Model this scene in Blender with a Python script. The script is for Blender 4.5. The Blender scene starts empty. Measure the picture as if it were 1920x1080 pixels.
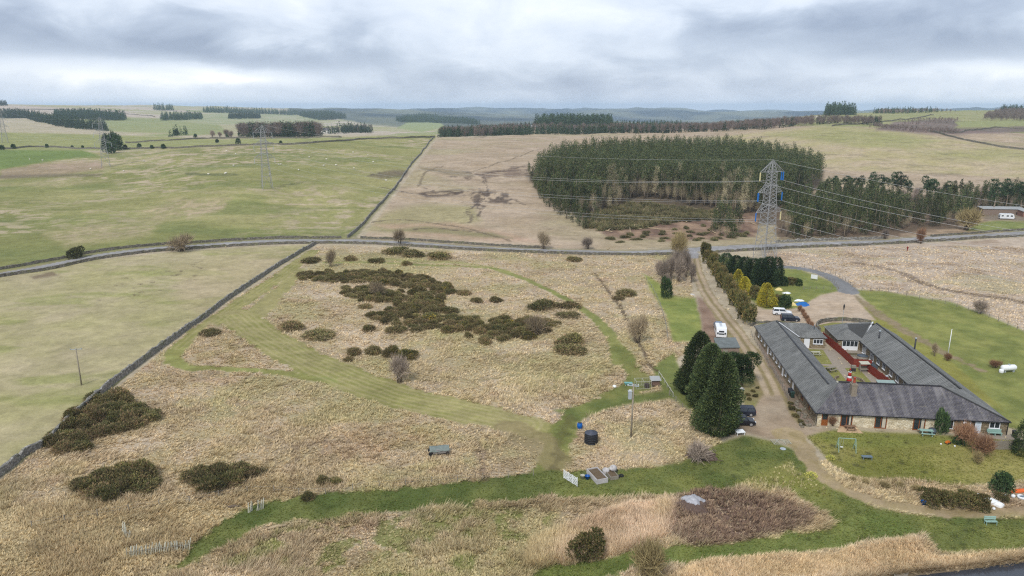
import bpy, math, random
import numpy as np
from mathutils import Vector, Matrix
C = bpy.context.scene.collection
R = math.radians
rng = np.random.default_rng(7)
random.seed(7)

# ------------------------------------------------------------------ camera
FOC, PITCH, CAMH = 1330.0, R(14.3), 50.0
SP, CP = math.sin(PITCH), math.cos(PITCH)
cam_d = bpy.data.cameras.new('camera'); cam = bpy.data.objects.new('camera', cam_d); C.objects.link(cam)
cam.location = (0, 0, CAMH); cam.rotation_euler = (R(90) - PITCH, 0, 0)
cam_d.sensor_width = 36.0; cam_d.lens = FOC / 1920 * 36.0
cam_d.clip_start = 0.5; cam_d.clip_end = 60000
S = bpy.context.scene
S.camera = cam
S.view_settings.view_transform = 'Standard'; S.view_settings.look = 'None'
S.view_settings.gamma = 1.0; S.view_settings.exposure = 0.97
S.cycles.use_denoising = False; S.cycles.filter_width = 1.2
S.cycles.max_bounces = 6; S.cycles.diffuse_bounces = 3; S.cycles.volume_bounces = 1
S.cycles.volume_max_steps = 64

# ------------------------------------------------------------------ light
SUN_EL, SUN_AZ = R(48), R(205)          # azimuth measured from +Y clockwise
def sun_vec(el, az): return Vector((math.sin(az) * math.cos(el), math.cos(az) * math.cos(el), math.sin(el)))
sd = bpy.data.lights.new('sun', 'SUN'); sun = bpy.data.objects.new('sun', sd); C.objects.link(sun)
sd.energy = 1.5; sd.angle = R(10); sd.color = (1.0, 0.975, 0.94)
sun.rotation_euler = sun_vec(SUN_EL, SUN_AZ).to_track_quat('Z', 'Y').to_euler()
sun.location = (0, 0, 300)

# ------------------------------------------------------------------ node helpers
def nn(nt, typ, **kw):
    n = nt.nodes.new(typ)
    for k, v in kw.items():
        if k.startswith('i_'): n.inputs[k[2:].replace('_', ' ')].default_value = v
        elif k.startswith('n_'): n.inputs[int(k[2:])].default_value = v
        else: setattr(n, k, v)
    return n
def ramp(nt, fac, stops, interp='LINEAR'):
    n = nt.nodes.new('ShaderNodeValToRGB'); n.color_ramp.interpolation = interp
    e = n.color_ramp.elements
    while len(e) < len(stops): e.new(0.5)
    for k, (p, c) in enumerate(stops):
        e[k].position = p; e[k].color = (c[0], c[1], c[2], 1) if not isinstance(c, (int, float)) else (c, c, c, 1)
    nt.links.new(fac, n.inputs[0]); return n.outputs[0]
def math_n(nt, op, a, b=None, c=None, clamp=False):
    n = nt.nodes.new('ShaderNodeMath'); n.operation = op; n.use_clamp = clamp
    for k, v in enumerate((a, b, c)):
        if v is None: continue
        if isinstance(v, (int, float)): n.inputs[k].default_value = v
        else: nt.links.new(v, n.inputs[k])
    return n.outputs[0]
def mix(nt, f, a, b, mode='MIX'):
    n = nt.nodes.new('ShaderNodeMix'); n.data_type = 'RGBA'; n.blend_type = mode
    for s, v in ((n.inputs[0], f), (n.inputs[6], a), (n.inputs[7], b)):
        if isinstance(v, (int, float)): s.default_value = v
        elif isinstance(v, tuple): s.default_value = (*v[:3], 1)
        else: nt.links.new(v, s)
    return n.outputs[2]
def lin(c):                                  # sRGB 0-255 to linear
    return tuple(((v / 255) / 12.92 if v / 255 < .04045 else ((v / 255 + .055) / 1.055) ** 2.4) for v in c)
ALB = 0.72
def alb(c, k=ALB):                           # colour as it reads in daylight -> base colour
    return tuple(min(.9, v * k) for v in lin(c))

# ------------------------------------------------------------------ world: overcast sky with broken cloud
W = bpy.data.worlds.new('World'); S.world = W; W.use_nodes = True
nt = W.node_tree; nt.nodes.clear()
out = nn(nt, 'ShaderNodeOutputWorld'); bg = nn(nt, 'ShaderNodeBackground'); bg.inputs[1].default_value = 0.1
sky = nn(nt, 'ShaderNodeTexSky', sky_type='NISHITA', sun_disc=False, sun_elevation=SUN_EL, sun_rotation=SUN_AZ)
geo = nn(nt, 'ShaderNodeNewGeometry'); 
inv = nn(nt, 'ShaderNodeVectorMath', operation='SCALE'); inv.inputs[3].default_value = -1
nt.links.new(geo.outputs['Incoming'], inv.inputs[0])
sep = nn(nt, 'ShaderNodeSeparateXYZ'); nt.links.new(inv.outputs[0], sep.inputs[0])
dx, dy, dz = sep.outputs
zc = math_n(nt, 'MAXIMUM', dz, 0.0)
den = math_n(nt, 'ADD', zc, 0.34)
cu = math_n(nt, 'DIVIDE', dx, den); cv = math_n(nt, 'DIVIDE', dy, den)
cmb = nn(nt, 'ShaderNodeCombineXYZ'); nt.links.new(cu, cmb.inputs[0]); nt.links.new(cv, cmb.inputs[1])
def noise(nt, vec, scale, detail=5, rough=.55, dist=0.0, off=None):
    n = nn(nt, 'ShaderNodeTexNoise'); n.inputs['Scale'].default_value = scale; n.inputs['Detail'].default_value = detail
    n.inputs['Roughness'].default_value = rough; n.inputs['Distortion'].default_value = dist
    if off is not None:
        m = nn(nt, 'ShaderNodeVectorMath', operation='ADD'); m.inputs[1].default_value = off
        nt.links.new(vec, m.inputs[0]); vec = m.outputs[0]
    if vec is not None: nt.links.new(vec, n.inputs['Vector'])
    return n.outputs['Fac']
# layered cloud deck (projected on a plane overhead) and band position along the horizon
n1 = noise(nt, cmb.outputs[0], 0.75, 8, .52, .3, (3.1, 1.7, 0))
az = math_n(nt, 'ARCTAN2', dx, dy); el = math_n(nt, 'ARCSINE', dz)
cm2 = nn(nt, 'ShaderNodeCombineXYZ'); nt.links.new(az, cm2.inputs[0]); nt.links.new(math_n(nt, 'MULTIPLY', el, 2.3), cm2.inputs[1])
n2 = noise(nt, cm2.outputs[0], 7.5, 8, .55, .35, (9.3, 4.1, 2))
def blob(a0, e0, sa, se, amp):               # a bank of thicker / thinner cloud at azimuth a0, elevation e0 (degrees)
    p = math_n(nt, 'DIVIDE', math_n(nt, 'SUBTRACT', az, R(a0)), R(sa)); q = math_n(nt, 'DIVIDE', math_n(nt, 'SUBTRACT', elw, R(e0)), R(se))
    r2 = math_n(nt, 'ADD', math_n(nt, 'MULTIPLY', p, p), math_n(nt, 'MULTIPLY', q, q))
    return math_n(nt, 'MULTIPLY', math_n(nt, 'POWER', 2.718, math_n(nt, 'MULTIPLY', r2, -1.0)), amp)
elw = math_n(nt, 'ADD', el, math_n(nt, 'MULTIPLY', math_n(nt, 'SUBTRACT', n2, .5), 0.05))
acc = math_n(nt, 'ADD', math_n(nt, 'MULTIPLY', math_n(nt, 'SUBTRACT', n1, .5), 0.85), math_n(nt, 'MULTIPLY', math_n(nt, 'SUBTRACT', n2, .5), 1.0))
for b in BLOBS if 'BLOBS' in globals() else [
    (-33, 4.5, 12, 1.4, -.40), (-20, 3.6, 8, .9, -.46), (-28, 5.9, 14, 1.1, -.16), (-27, 2.4, 8, .7, .20), (-20.5, 2.3, 4, .5, .30), (-34, 2.0, 6, .8, .16),
    (-12, 3.2, 9, 2.2, -.16), (2, 7.0, 9, 3.6, .26), (-30, 8.6, 12, 1.6, .22), (8, 3.5, 8, 2.0, .05), (19, 5.2, 12, 1.4, -.34), (33, 4.0, 9, 1.0, -.34), (33, 6.6, 9, 1.4, -.22), (-33, 7.0, 9, .8, -.12),
    (24, 7.6, 9, 1.0, .14), (20, 3.0, 11, .8, -.10), (33, 2.4, 5, .6, .34), (30, 1.2, 9, .5, .1), (-10, 1.2, 40, .9, -.06), (13, 1.5, 10, .8, -.08)]:
    acc = math_n(nt, 'ADD', acc, blob(*b))
dens = math_n(nt, 'ADD', acc, 0.52, clamp=True)
ccol = ramp(nt, dens, [(0.0, lin((148, 160, 182))), (.3, lin((180, 191, 209))), (.52, lin((208, 217, 231))), (.78, lin((228, 234, 243))), (1.0, lin((250, 251, 254)))])
csc = nn(nt, 'ShaderNodeVectorMath', operation='SCALE'); csc.inputs[3].default_value = 6.2
nt.links.new(ccol, csc.inputs[0])
skym = mix(nt, 0.93, sky.outputs[0], csc.outputs[0])
nt.links.new(skym, bg.inputs[0]); nt.links.new(bg.outputs[0], out.inputs[0])

# ------------------------------------------------------------------ terrain
def slope(py):
    return (-FOC * SP + (540 - py) * CP) / (FOC * CP + (540 - py) * SP)
YS = np.exp(np.linspace(math.log(40), math.log(24000), 420))
PROF = {
 0:   [(512,215),(400,330),(330,480),(300,560),(278,660),(250,900),(230,1300),(212,1900),(195.5,2600),(206,4200),(215,16000)],
 200: [(490,226),(400,325),(340,440),(312,505),(285,620),(262,800),(245,1050),(226,1500),(212,2200),(200.5,2800),(206,4300),(221,16000)],
 400: [(470,250),(400,320),(352,378),(300,500),(275,620),(262,760),(255,900),(245,1100),(230,1600),(215,2400),(207,3500),(204,5200),(213,16000)],
 600: [(450,272),(400,330),(350,390),(300,500),(275,600),(262,680),(258,740),(255,900),(248,1300),(240,1700),(228,2400),(215,3500),(207,5500),(221,16000)],
 800: [(452,270),(400,335),(350,410),(300,530),(275,640),(257,740),(253,850),(256,1000),(245,1500),(235,2200),(225,3200),(212,5500),(208,9000),(216,16000)],
 960: [(462,257),(400,325),(350,400),(300,520),(275,630),(262,720),(250,860),(237,1150),(242,1500),(238,2200),(222,5000),(207,8500),(216,16000)],
 1150:[(468,252),(440,282),(400,335),(350,415),(300,540),(275,650),(258,740),(248,880),(236,1150),(240,1500),(236,2500),(220,5500),(205.5,8500),(215,16000)],
 1350:[(463,256),(440,285),(400,340),(350,425),(300,540),(262,680),(250,760),(245,900),(235,1150),(236,2000),(222,5000),(210.5,8500),(219,16000)],
 1560:[(456,263),(445,280),(400,345),(350,430),(330,480),(300,540),(260,650),(237,760),(234,830),(228,950),(214.5,1300),(217,1800),(214,9000),(221,16000)],
 1750:[(447,274),(435,290),(400,350),(360,420),(330,480),(300,540),(270,610),(250,680),(245,720),(235,850),(215,1250),(208.5,1500),(212,2500),(210.5,9000),(219,16000)],
 1920:[(437,287),(420,305),(400,345),(360,420),(330,480),(300,545),(275,620),(255,720),(240,860),(225,1100),(212,1400),(207,1600),(211,2600),(209.5,9000),(219,16000)],
}
UK = np.array([(p - 960) / 1373.0 for p in PROF])
ZK = []
for p, pr in PROF.items():
    ly = np.array([math.log(40), math.log(120), math.log(195)] + [math.log(Y) for _, Y in pr])
    zz = np.array([0., 0., 0.] + [CAMH + Y * slope(py) for py, Y in pr])
    # monotone cubic in log distance
    h = np.diff(ly); d = np.diff(zz) / h; m = np.zeros(len(ly))
    for k in range(1, len(ly) - 1):
        if d[k-1] * d[k] > 0:
            w1, w2 = 2 * h[k] + h[k-1], h[k] + 2 * h[k-1]
            m[k] = (w1 + w2) / (w1 / d[k-1] + w2 / d[k])
    L = np.log(YS); idx = np.clip(np.searchsorted(ly, L) - 1, 0, len(ly) - 2)
    t = np.clip((L - ly[idx]) / h[idx], 0, 1)
    z = (2*t**3 - 3*t**2 + 1) * zz[idx] + (t**3 - 2*t**2 + t) * h[idx] * m[idx] + (-2*t**3 + 3*t**2) * zz[idx+1] + (t**3 - t**2) * h[idx] * m[idx+1]
    ZK.append(z)
ZK = np.array(ZK)
UU = np.linspace(-.75, .75, 301); ZT = np.zeros((301, len(YS)))
for j in range(len(YS)):
    ZT[:, j] = np.interp(UU, UK, ZK[:, j])
kern = np.exp(-np.linspace(-2, 2, 25) ** 2); kern /= kern.sum()
Zp = np.pad(ZT, ((12, 12), (0, 0)), mode='edge')
ZT = sum(kern[k] * Zp[k:k + 301] for k in range(25))
POND = np.array([(1500, 1150), (1600, 1100), (1690, 1082), (1800, 1070), (1925, 1052), (2200, 1030), (2300, 1200), (1440, 1250)], float)
def flat_xy(px, py):
    dy = FOC * CP + (540 - py) * SP; s = slope(py); Y = -CAMH / s
    return np.array([(px - 960) / dy * Y, Y])
POND_W = np.array([flat_xy(*p) for p in POND])
def poly_sd(x, y, poly):                      # signed distance, positive inside
    n = len(poly); d2 = np.full(x.shape, 1e18); ins = np.zeros(x.shape, bool)
    for i in range(n):
        ax, ay = poly[i]; bx, by = poly[(i + 1) % n]
        ex, ey = bx - ax, by - ay
        wx, wy = x - ax, y - ay
        t = np.clip((wx * ex + wy * ey) / (ex * ex + ey * ey + 1e-12), 0, 1)
        d2 = np.minimum(d2, (wx - t * ex) ** 2 + (wy - t * ey) ** 2)
        c = ((ay > y) != (by > y)) & (x < (bx - ax) * (y - ay) / (by - ay + 1e-12) + ax)
        ins ^= c
    return np.where(ins, 1, -1) * np.sqrt(d2)
def sstep(a, b, x):
    t = np.clip((x - a) / (b - a), 0, 1); return t * t * (3 - 2 * t)
def vnoise(x, y, seed=0):                     # smooth value noise 0..1
    xi = np.floor(x).astype(np.int64); yi = np.floor(y).astype(np.int64); fx, fy = x - xi, y - yi
    fx = fx * fx * (3 - 2 * fx); fy = fy * fy * (3 - 2 * fy)
    def h(a, b):
        n = (a * 374761393 + b * 668265263 + seed * 1274126177) & 0xffffffff
        n = ((n ^ (n >> 13)) * 1274126177) & 0xffffffff
        return ((n ^ (n >> 16)) & 0xffff) / 65535.0
    return (h(xi, yi) * (1 - fx) + h(xi + 1, yi) * fx) * (1 - fy) + (h(xi, yi + 1) * (1 - fx) + h(xi + 1, yi + 1) * fx) * fy
def fbm(x, y, oct=4, seed=0):
    a, s, t = 1.0, 0.0, 0.0
    for k in range(oct):
        s += a * vnoise(x * 2 ** k, y * 2 ** k, seed + k); t += a; a *= .55
    return s / t
def height(x, y):
    x = np.asarray(x, float); y = np.asarray(y, float)
    Yc = np.clip(y, YS[0], YS[-1]); u = np.clip(x / Yc, -.749, .749)
    fu = (u + .75) / 1.5 * 300; iu = np.clip(fu.astype(int), 0, 299); fu = fu - iu
    fv = (np.log(Yc) - math.log(40)) / (math.log(24000) - math.log(40)) * (len(YS) - 1); iv = np.clip(fv.astype(int), 0, len(YS) - 2); fv = fv - iv
    z = (ZT[iu, iv] * (1 - fu) + ZT[iu + 1, iv] * fu) * (1 - fv) + (ZT[iu, iv + 1] * (1 - fu) + ZT[iu + 1, iv + 1] * fu) * fv
    far = sstep(180, 420, Yc)
    z = z + (fbm(x / 26, y / 26, 3, 5) - .5) * (0.5 + 2.2 * far) * np.where((x > 35) & (y < 200), .25, 1.0)
    z = z + far * (fbm(x / 160, y / 160, 3, 9) - .5) * 5.0 * sstep(330, 600, Yc)
    z = z + (fbm(x / 900, y / 900, 4, 13) - .5) * (85 * sstep(2200, 4500, Yc) + 90 * sstep(5000, 8000, Yc))
    pd = poly_sd(x, y, POND_W) if np.ndim(x) else poly_sd(np.array([x]), np.array([y]), POND_W)[0]
    return z - 1.7 * sstep(-1.5, 1.2, pd)
def H(x, y): return float(height(np.array([x]), np.array([y]))[0])
def ray(px, py):
    return ((px - 960) / (FOC * CP + (540 - py) * SP), slope(py))
MARCH = np.exp(np.linspace(math.log(45), math.log(20000), 3000))
def G(px, py, ymin=0.0, ymax=1e9):            # where the sight line through a photo point meets the ground
    ux, s = ray(px, py); Y = MARCH[(MARCH >= ymin) & (MARCH <= ymax)]
    gap = CAMH + s * Y - height(ux * Y, Y)
    k = np.argmax(gap < 0) if (gap < 0).any() else len(Y) - 1
    if k > 0:
        a, b = gap[k-1], gap[k]; t = a / (a - b) if a != b else 0; t = min(max(t, 0), 1)
        y = Y[k-1] + (Y[k] - Y[k-1]) * t
    else: y = Y[0]
    x = ux * y
    return Vector((x, y, H(x, y)))
def project(x, y, z):
    dzv = z - CAMH; f = y * CP - dzv * SP; v = y * SP + dzv * CP
    return 960 + FOC * x / f, 540 - FOC * v / f
def at(px, py, Y):                            # point at depth Y on the sight line
    ux, s = ray(px, py); return Vector((ux * Y, Y, CAMH + s * Y))
# ------------------------------------------------------------------ materials
def material(name, col, rough=.85, var=.18, scale=3.0, bump=0.0, spec=.25, coord='Object', metal=0.0, detail=5):
    m = bpy.data.materials.new(name); m.use_nodes = True; t = m.node_tree; b = t.nodes['Principled BSDF']
    b.inputs['Roughness'].default_value = rough; b.inputs['Specular IOR Level'].default_value = spec; b.inputs['Metallic'].default_value = metal
    tc = nn(t, 'ShaderNodeTexCoord'); f = noise(t, tc.outputs[coord], scale, detail, .6)
    k = ramp(t, f, [(.25, 1 - var), (.75, 1 + var)])
    c = mix(t, 1.0, tuple(col), k, 'MULTIPLY'); t.links.new(c, b.inputs['Base Color'])
    if bump:
        bn = nn(t, 'ShaderNodeBump'); bn.inputs['Strength'].default_value = bump; bn.inputs['Distance'].default_value = .05
        t.links.new(f, bn.inputs['Height']); t.links.new(bn.outputs[0], b.inputs['Normal'])
    return m
def attr_material(name, rough=.9, spec=.1, trans=0.0):   # colour from a per-face 'col' attribute with noise over it
    m = bpy.data.materials.new(name); m.use_nodes = True; t = m.node_tree; b = t.nodes['Principled BSDF']
    b.inputs['Roughness'].default_value = rough; b.inputs['Specular IOR Level'].default_value = spec
    a = nn(t, 'ShaderNodeAttribute', attribute_name='col'); oi = nn(t, 'ShaderNodeObjectInfo')
    k = ramp(t, oi.outputs['Random'], [(0, .70), (1, 1.32)])
    c = mix(t, 1.0, a.outputs['Color'], k, 'MULTIPLY'); t.links.new(c, b.inputs['Base Color'])
    if trans:
        tr = nn(t, 'ShaderNodeBsdfTranslucent'); t.links.new(c, tr.inputs[0]); ms = nn(t, 'ShaderNodeMixShader'); ms.inputs[0].default_value = trans
        t.links.new(b.outputs[0], ms.inputs[1]); t.links.new(tr.outputs[0], ms.inputs[2]); t.links.new(ms.outputs[0], t.nodes['Material Output'].inputs[0])
    return m

# ------------------------------------------------------------------ object helpers
def tag(o, label=None, cat=None, group=None, kind=None):
    if label: o['label'] = label
    if cat: o['category'] = cat
    if group: o['group'] = group
    if kind: o['kind'] = kind
    return o
def empty(name, loc, rz=0.0):
    o = bpy.data.objects.new(name, None); C.objects.link(o); o.location = loc; o.rotation_euler.z = rz; o.empty_display_size = .2
    return o
def thing(name, label, cat, loc, rz=0.0, group=None): return tag(empty(name, loc, rz), label, cat, group)
def np_mesh(name, V, F, mats, smooth=False, cols=None, midx=None):
    """V (n,3), F (m,k) with k = 3 or 4, cols per face (m,3)"""
    me = bpy.data.meshes.new(name); V = np.ascontiguousarray(V, np.float32); F = np.ascontiguousarray(F, np.int32)
    n, k = F.shape
    me.vertices.add(len(V)); me.vertices.foreach_set('co', V.ravel())
    me.loops.add(n * k); me.loops.foreach_set('vertex_index', F.ravel())
    me.polygons.add(n); me.polygons.foreach_set('loop_start', np.arange(n, dtype=np.int32) * k)
    if smooth: me.polygons.foreach_set('use_smooth', np.ones(n, bool))
    for m in (mats if isinstance(mats, (list, tuple)) else [mats]): me.materials.append(m)
    if midx is not None: me.polygons.foreach_set('material_index', np.asarray(midx, np.int32))
    if cols is not None:
        a = me.attributes.new('col', 'FLOAT_COLOR', 'FACE')
        a.data.foreach_set('color', np.concatenate([cols, np.ones((n, 1))], 1).astype(np.float32).ravel())
    me.update(calc_edges=True)
    return me
def link(name, me, parent=None, loc=None, rz=0.0):
    o = bpy.data.objects.new(name, me); C.objects.link(o)
    if parent: o.parent = parent
    if loc is not None: o.location = loc
    if rz: o.rotation_euler.z = rz
    return o
def dup(o, loc, rz=None, sc=None):
    c = o.copy(); C.objects.link(c); c.location = loc
    if rz is not None: c.rotation_euler.z = rz
    if sc is not None: c.scale = sc if hasattr(sc, '__len__') else (sc, sc, sc)
    for ch in list(o.children):
        d = ch.copy(); C.objects.link(d); d.parent = c
        for g in list(ch.children):
            e = g.copy(); C.objects.link(e); e.parent = d
    return c
class MB:                                    # collects boxes, prisms and tubes into one mesh
    def __init__(s): s.v = []; s.f = []; s.m = []
    def add(s, vs, fs, mi=0):
        o = len(s.v); s.v += [tuple(v) for v in vs]; s.f += [tuple(i + o for i in f) for f in fs]; s.m += [mi] * len(fs)
    def box(s, x0, x1, y0, y1, z0, z1, mi=0, rz=0, c=None):
        vs = [(x, y, z) for z in (z0, z1) for x, y in ((x0, y0), (x1, y0), (x1, y1), (x0, y1))]
        if rz:
            cx, cy = c if c else ((x0 + x1) / 2, (y0 + y1) / 2); k, q = math.cos(rz), math.sin(rz)
            vs = [(cx + (x - cx) * k - (y - cy) * q, cy + (x - cx) * q + (y - cy) * k, z) for x, y, z in vs]
        s.add(vs, [(3, 2, 1, 0), (4, 5, 6, 7), (0, 1, 5, 4), (1, 2, 6, 5), (2, 3, 7, 6), (3, 0, 4, 7)], mi)
    def hexa(s, vs, mi=0):                   # 4 bottom + 4 top points, counter-clockwise
        s.add(vs, [(3, 2, 1, 0), (4, 5, 6, 7), (0, 1, 5, 4), (1, 2, 6, 5), (2, 3, 7, 6), (3, 0, 4, 7)], mi)
    def bar(s, a, b, w, h=None, mi=0):       # square bar from a to b
        a, b = Vector(a), Vector(b); d = b - a
        if d.length < 1e-6: return
        d.normalize(); up = Vector((0, 0, 1)) if abs(d.z) < .95 else Vector((1, 0, 0))
        x = d.cross(up).normalized(); y = x.cross(d); h = h or w
        x *= w / 2; y *= h / 2
        s.hexa([a - x - y, a + x - y, a + x + y, a - x + y, b - x - y, b + x - y, b + x + y, b - x + y], mi)
    def tube(s, pts, rad, n=8, mi=0, cap=True):
        pts = [Vector(p) for p in pts]; r = rad if hasattr(rad, '__len__') else [rad] * len(pts); o = len(s.v); fs = []; vs = []
        for i, p in enumerate(pts):
            d = (pts[min(i + 1, len(pts) - 1)] - pts[max(i - 1, 0)]).normalized()
            up = Vector((0, 0, 1)) if abs(d.z) < .9 else Vector((1, 0, 0)); x = d.cross(up).normalized(); y = d.cross(x)
            for k in range(n):
                a = 2 * math.pi * k / n; vs.append(p + (x * math.cos(a) + y * math.sin(a)) * r[i])
        for i in range(len(pts) - 1):
            for k in range(n):
                fs.append((i * n + k, i * n + (k + 1) % n, (i + 1) * n + (k + 1) % n, (i + 1) * n + k))
        if cap: fs += [tuple(range(n)), tuple(range((len(pts) - 1) * n, len(pts) * n))[::-1]]
        s.add(vs, fs, mi)
    def lathe(s, prof, n=20, c=(0, 0), mi=0):  # prof: (radius, z)
        vs = [(c[0] + r * math.cos(2 * math.pi * k / n), c[1] + r * math.sin(2 * math.pi * k / n), z) for r, z in prof for k in range(n)]
        fs = [(i * n + k, i * n + (k + 1) % n, (i + 1) * n + (k + 1) % n, (i + 1) * n + k) for i in range(len(prof) - 1) for k in range(n)]
        fs += [tuple(range(n))[::-1], tuple(range((len(prof) - 1) * n, len(prof) * n))]
        s.add(vs, fs, mi)
    def poly(s, pts, mi=0): s.add(pts, [tuple(range(len(pts)))], mi)
    def slab(s, pts, th, mi=0):              # polygon thickened downwards
        n = len(pts); vs = [Vector(p) for p in pts] + [Vector(p) - Vector((0, 0, th)) for p in pts]
        s.add(vs, [tuple(range(n)), tuple(range(n, 2 * n))[::-1]] + [(i, i + n, (i + 1) % n + n, (i + 1) % n) for i in range(n)], mi)
    def mesh(s, name, mats, smooth=False, fix=True):
        me = bpy.data.meshes.new(name); me.from_pydata(s.v, [], s.f)
        for m in (mats if isinstance(mats, (list, tuple)) else [mats]): me.materials.append(m)
        me.polygons.foreach_set('material_index', s.m)
        if fix:
            import bmesh
            b = bmesh.new(); b.from_mesh(me); bmesh.ops.recalc_face_normals(b, faces=b.faces); b.to_mesh(me); b.free()
        if smooth: me.polygons.foreach_set('use_smooth', [True] * len(me.polygons)); 
        me.update(); return me
    def build(s, name, mats, parent=None, loc=None, smooth=False, rz=0.0):
        return link(name, s.mesh(name, mats, smooth), parent, loc, rz)

# ------------------------------------------------------------------ ground sheet: one grid, its colour from what grows or lies there
us = np.concatenate([np.linspace(-3.0, -.92, 40)[:-1], np.linspace(-.92, .92, 1120), np.linspace(.92, 3.0, 40)[1:]])
ys = [24.0]
while ys[-1] < 17000:
    Y = ys[-1]
    ys.append(Y + (max(.35, min(1.6 * Y * Y / 68650, .0052 * Y)) if Y > 55 else 3.0) * (1.0 if Y < 1300 else 2.2))
ys = np.array(ys)
GX, GY = np.meshgrid(us, ys); GXw = GX * GY
x = GXw.ravel(); y = GY.ravel(); z = height(x, y)
NR, NC = len(ys), len(us)
px, py = project(x, y, z)
n_big = fbm(x / 14, y / 14, 4, 21); n_mid = fbm(x / 4, y / 4, 4, 31); n_sm = fbm(x / 1.3, y / 1.3, 3, 41)
n_far = fbm(x / 60, y / 45, 4, 51); n_far2 = fbm(x / 18, y / 11, 4, 61)
pscale = 1373.0 / y                          # photo pixels per metre across
wob_x = (fbm(x / 5, y / 5, 3, 71) - .5) * 2; wob_y = (fbm(x / 5, y / 5, 3, 81) - .5) * 2
wfx = (fbm(x / 30, y / 30, 3, 91) - .5) * 2; wfy = (fbm(x / 30, y / 30, 3, 95) - .5) * 2
col = np.tile(np.array(alb((186, 172, 136))), (len(x), 1)); rough = np.full(len(x), .3); lab = np.zeros(len(x), np.int8)
def paint(w, c, c2=None, nz=None, rg=None, label=None):
    """blend colour c (towards c2 by noise nz) in with weight w"""
    global col, rough
    i = w > .004
    cc = np.array(alb(c))[None]
    if c2 is not None: cc = cc + (np.array(alb(c2)) - cc) * np.clip((nz[i] - .5) * 2.6 + .5, 0, 1)[:, None]
    wi = w[i][:, None]; col[i] = col[i] * (1 - wi) + cc * wi
    if rg is not None: rough[i] = rough[i] * (1 - w[i]) + rg * w[i]
    if label is not None: lab[w > .5] = label
def area(poly, soft=4, warp=2.5, yr=(0, 1e9), far=False):
    p = np.array(poly, float); w = np.zeros(len(x))
    i = (px > p[:, 0].min() - 3 * soft - 12) & (px < p[:, 0].max() + 3 * soft + 12) & (py > p[:, 1].min() - 3 * soft - 12) & (py < p[:, 1].max() + 3 * soft + 12) & (y > yr[0]) & (y < yr[1])
    if not i.any(): return w
    a, b = (wfx, wfy) if far else (wob_x, wob_y)
    vs = np.where(far, .35, 1.0)
    sd_ = poly_sd(px[i] + a[i] * warp, (py[i] + b[i] * warp * vs), p)
    w[i] = sstep(-soft, soft, sd_); return w
def wpts(pts, yr=(0, 1e9)): return np.array([[*G(*p[:2], *yr)[:2]] for p in pts])
def smooth_line(p, n=6):
    p = np.asarray(p, float); o = []
    for i in range(len(p) - 1):
        a, b, c_, d = p[max(i-1, 0)], p[i], p[i+1], p[min(i+2, len(p)-1)]
        for k in range(n):
            t = k / n; o.append(.5 * (2*b + (c_-a)*t + (2*a-5*b+4*c_-d)*t*t + (3*b-3*c_+d-a)*t**3))
    o.append(p[-1]); return np.array(o)
def line_d(xx, yy, P, W=None):                # distance to a polyline (with interpolated half-widths)
    d = np.full(xx.shape, 1e9); sgn = np.zeros(xx.shape)
    for i in range(len(P) - 1):
        ax, ay = P[i][:2]; ex, ey = P[i+1][0] - ax, P[i+1][1] - ay
        L2 = ex * ex + ey * ey + 1e-9
        t = np.clip(((xx - ax) * ex + (yy - ay) * ey) / L2, 0, 1)
        dd = np.hypot(xx - ax - t * ex, yy - ay - t * ey)
        if W is not None: dd = dd - (W[i] + (W[i+1] - W[i]) * t)
        m = dd < d; d[m] = dd[m]; sgn[m] = ((ex * (yy - ay) - ey * (xx - ax)) / math.sqrt(L2))[m]
    return d, sgn
def stroke(pts, hw, soft=.5, warp=.4, yr=(0, 1e9), crisp=.6):
    """a strip on the ground, half-width hw in metres (number or list)"""
    P = wpts(pts, yr); w = np.zeros(len(x)); W_ = np.array(hw if hasattr(hw, '__len__') else [hw] * len(P), float)
    Q = smooth_line(np.column_stack([P, W_])); W2 = Q[:, 2]; m = W2.max() + soft * 3 + warp * 2
    i = (x > Q[:, 0].min() - m) & (x < Q[:, 0].max() + m) & (y > Q[:, 1].min() - m) & (y < Q[:, 1].max() + m)
    d, s_ = line_d(x[i] + wob_x[i] * warp, y[i] + wob_y[i] * warp, Q, W2)
    d = d + (n_sm[i] - .5) * min(2.0, soft * 3.0)          # ragged edge
    w[i] = 1 - sstep(-soft * crisp, soft * crisp, d); return w
def stripes(pts, offs, hw, soft=.25, warp=.25):
    P = smooth_line(wpts(pts)); w = np.zeros(len(x)); m = max(abs(o) for o in offs) + 3
    i = (x > P[:, 0].min() - m) & (x < P[:, 0].max() + m) & (y > P[:, 1].min() - m) & (y < P[:, 1].max() + m)
    d, s_ = line_d(x[i] + wob_x[i] * warp, y[i] + wob_y[i] * warp, P)
    sg = d * np.sign(s_); ww = np.zeros(i.sum())
    for o in offs: ww = np.maximum(ww, 1 - sstep(hw - soft, hw + soft, np.abs(sg - o)))
    w[i] = ww * (d < m); return w

FAR = (200, 1e9)
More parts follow.
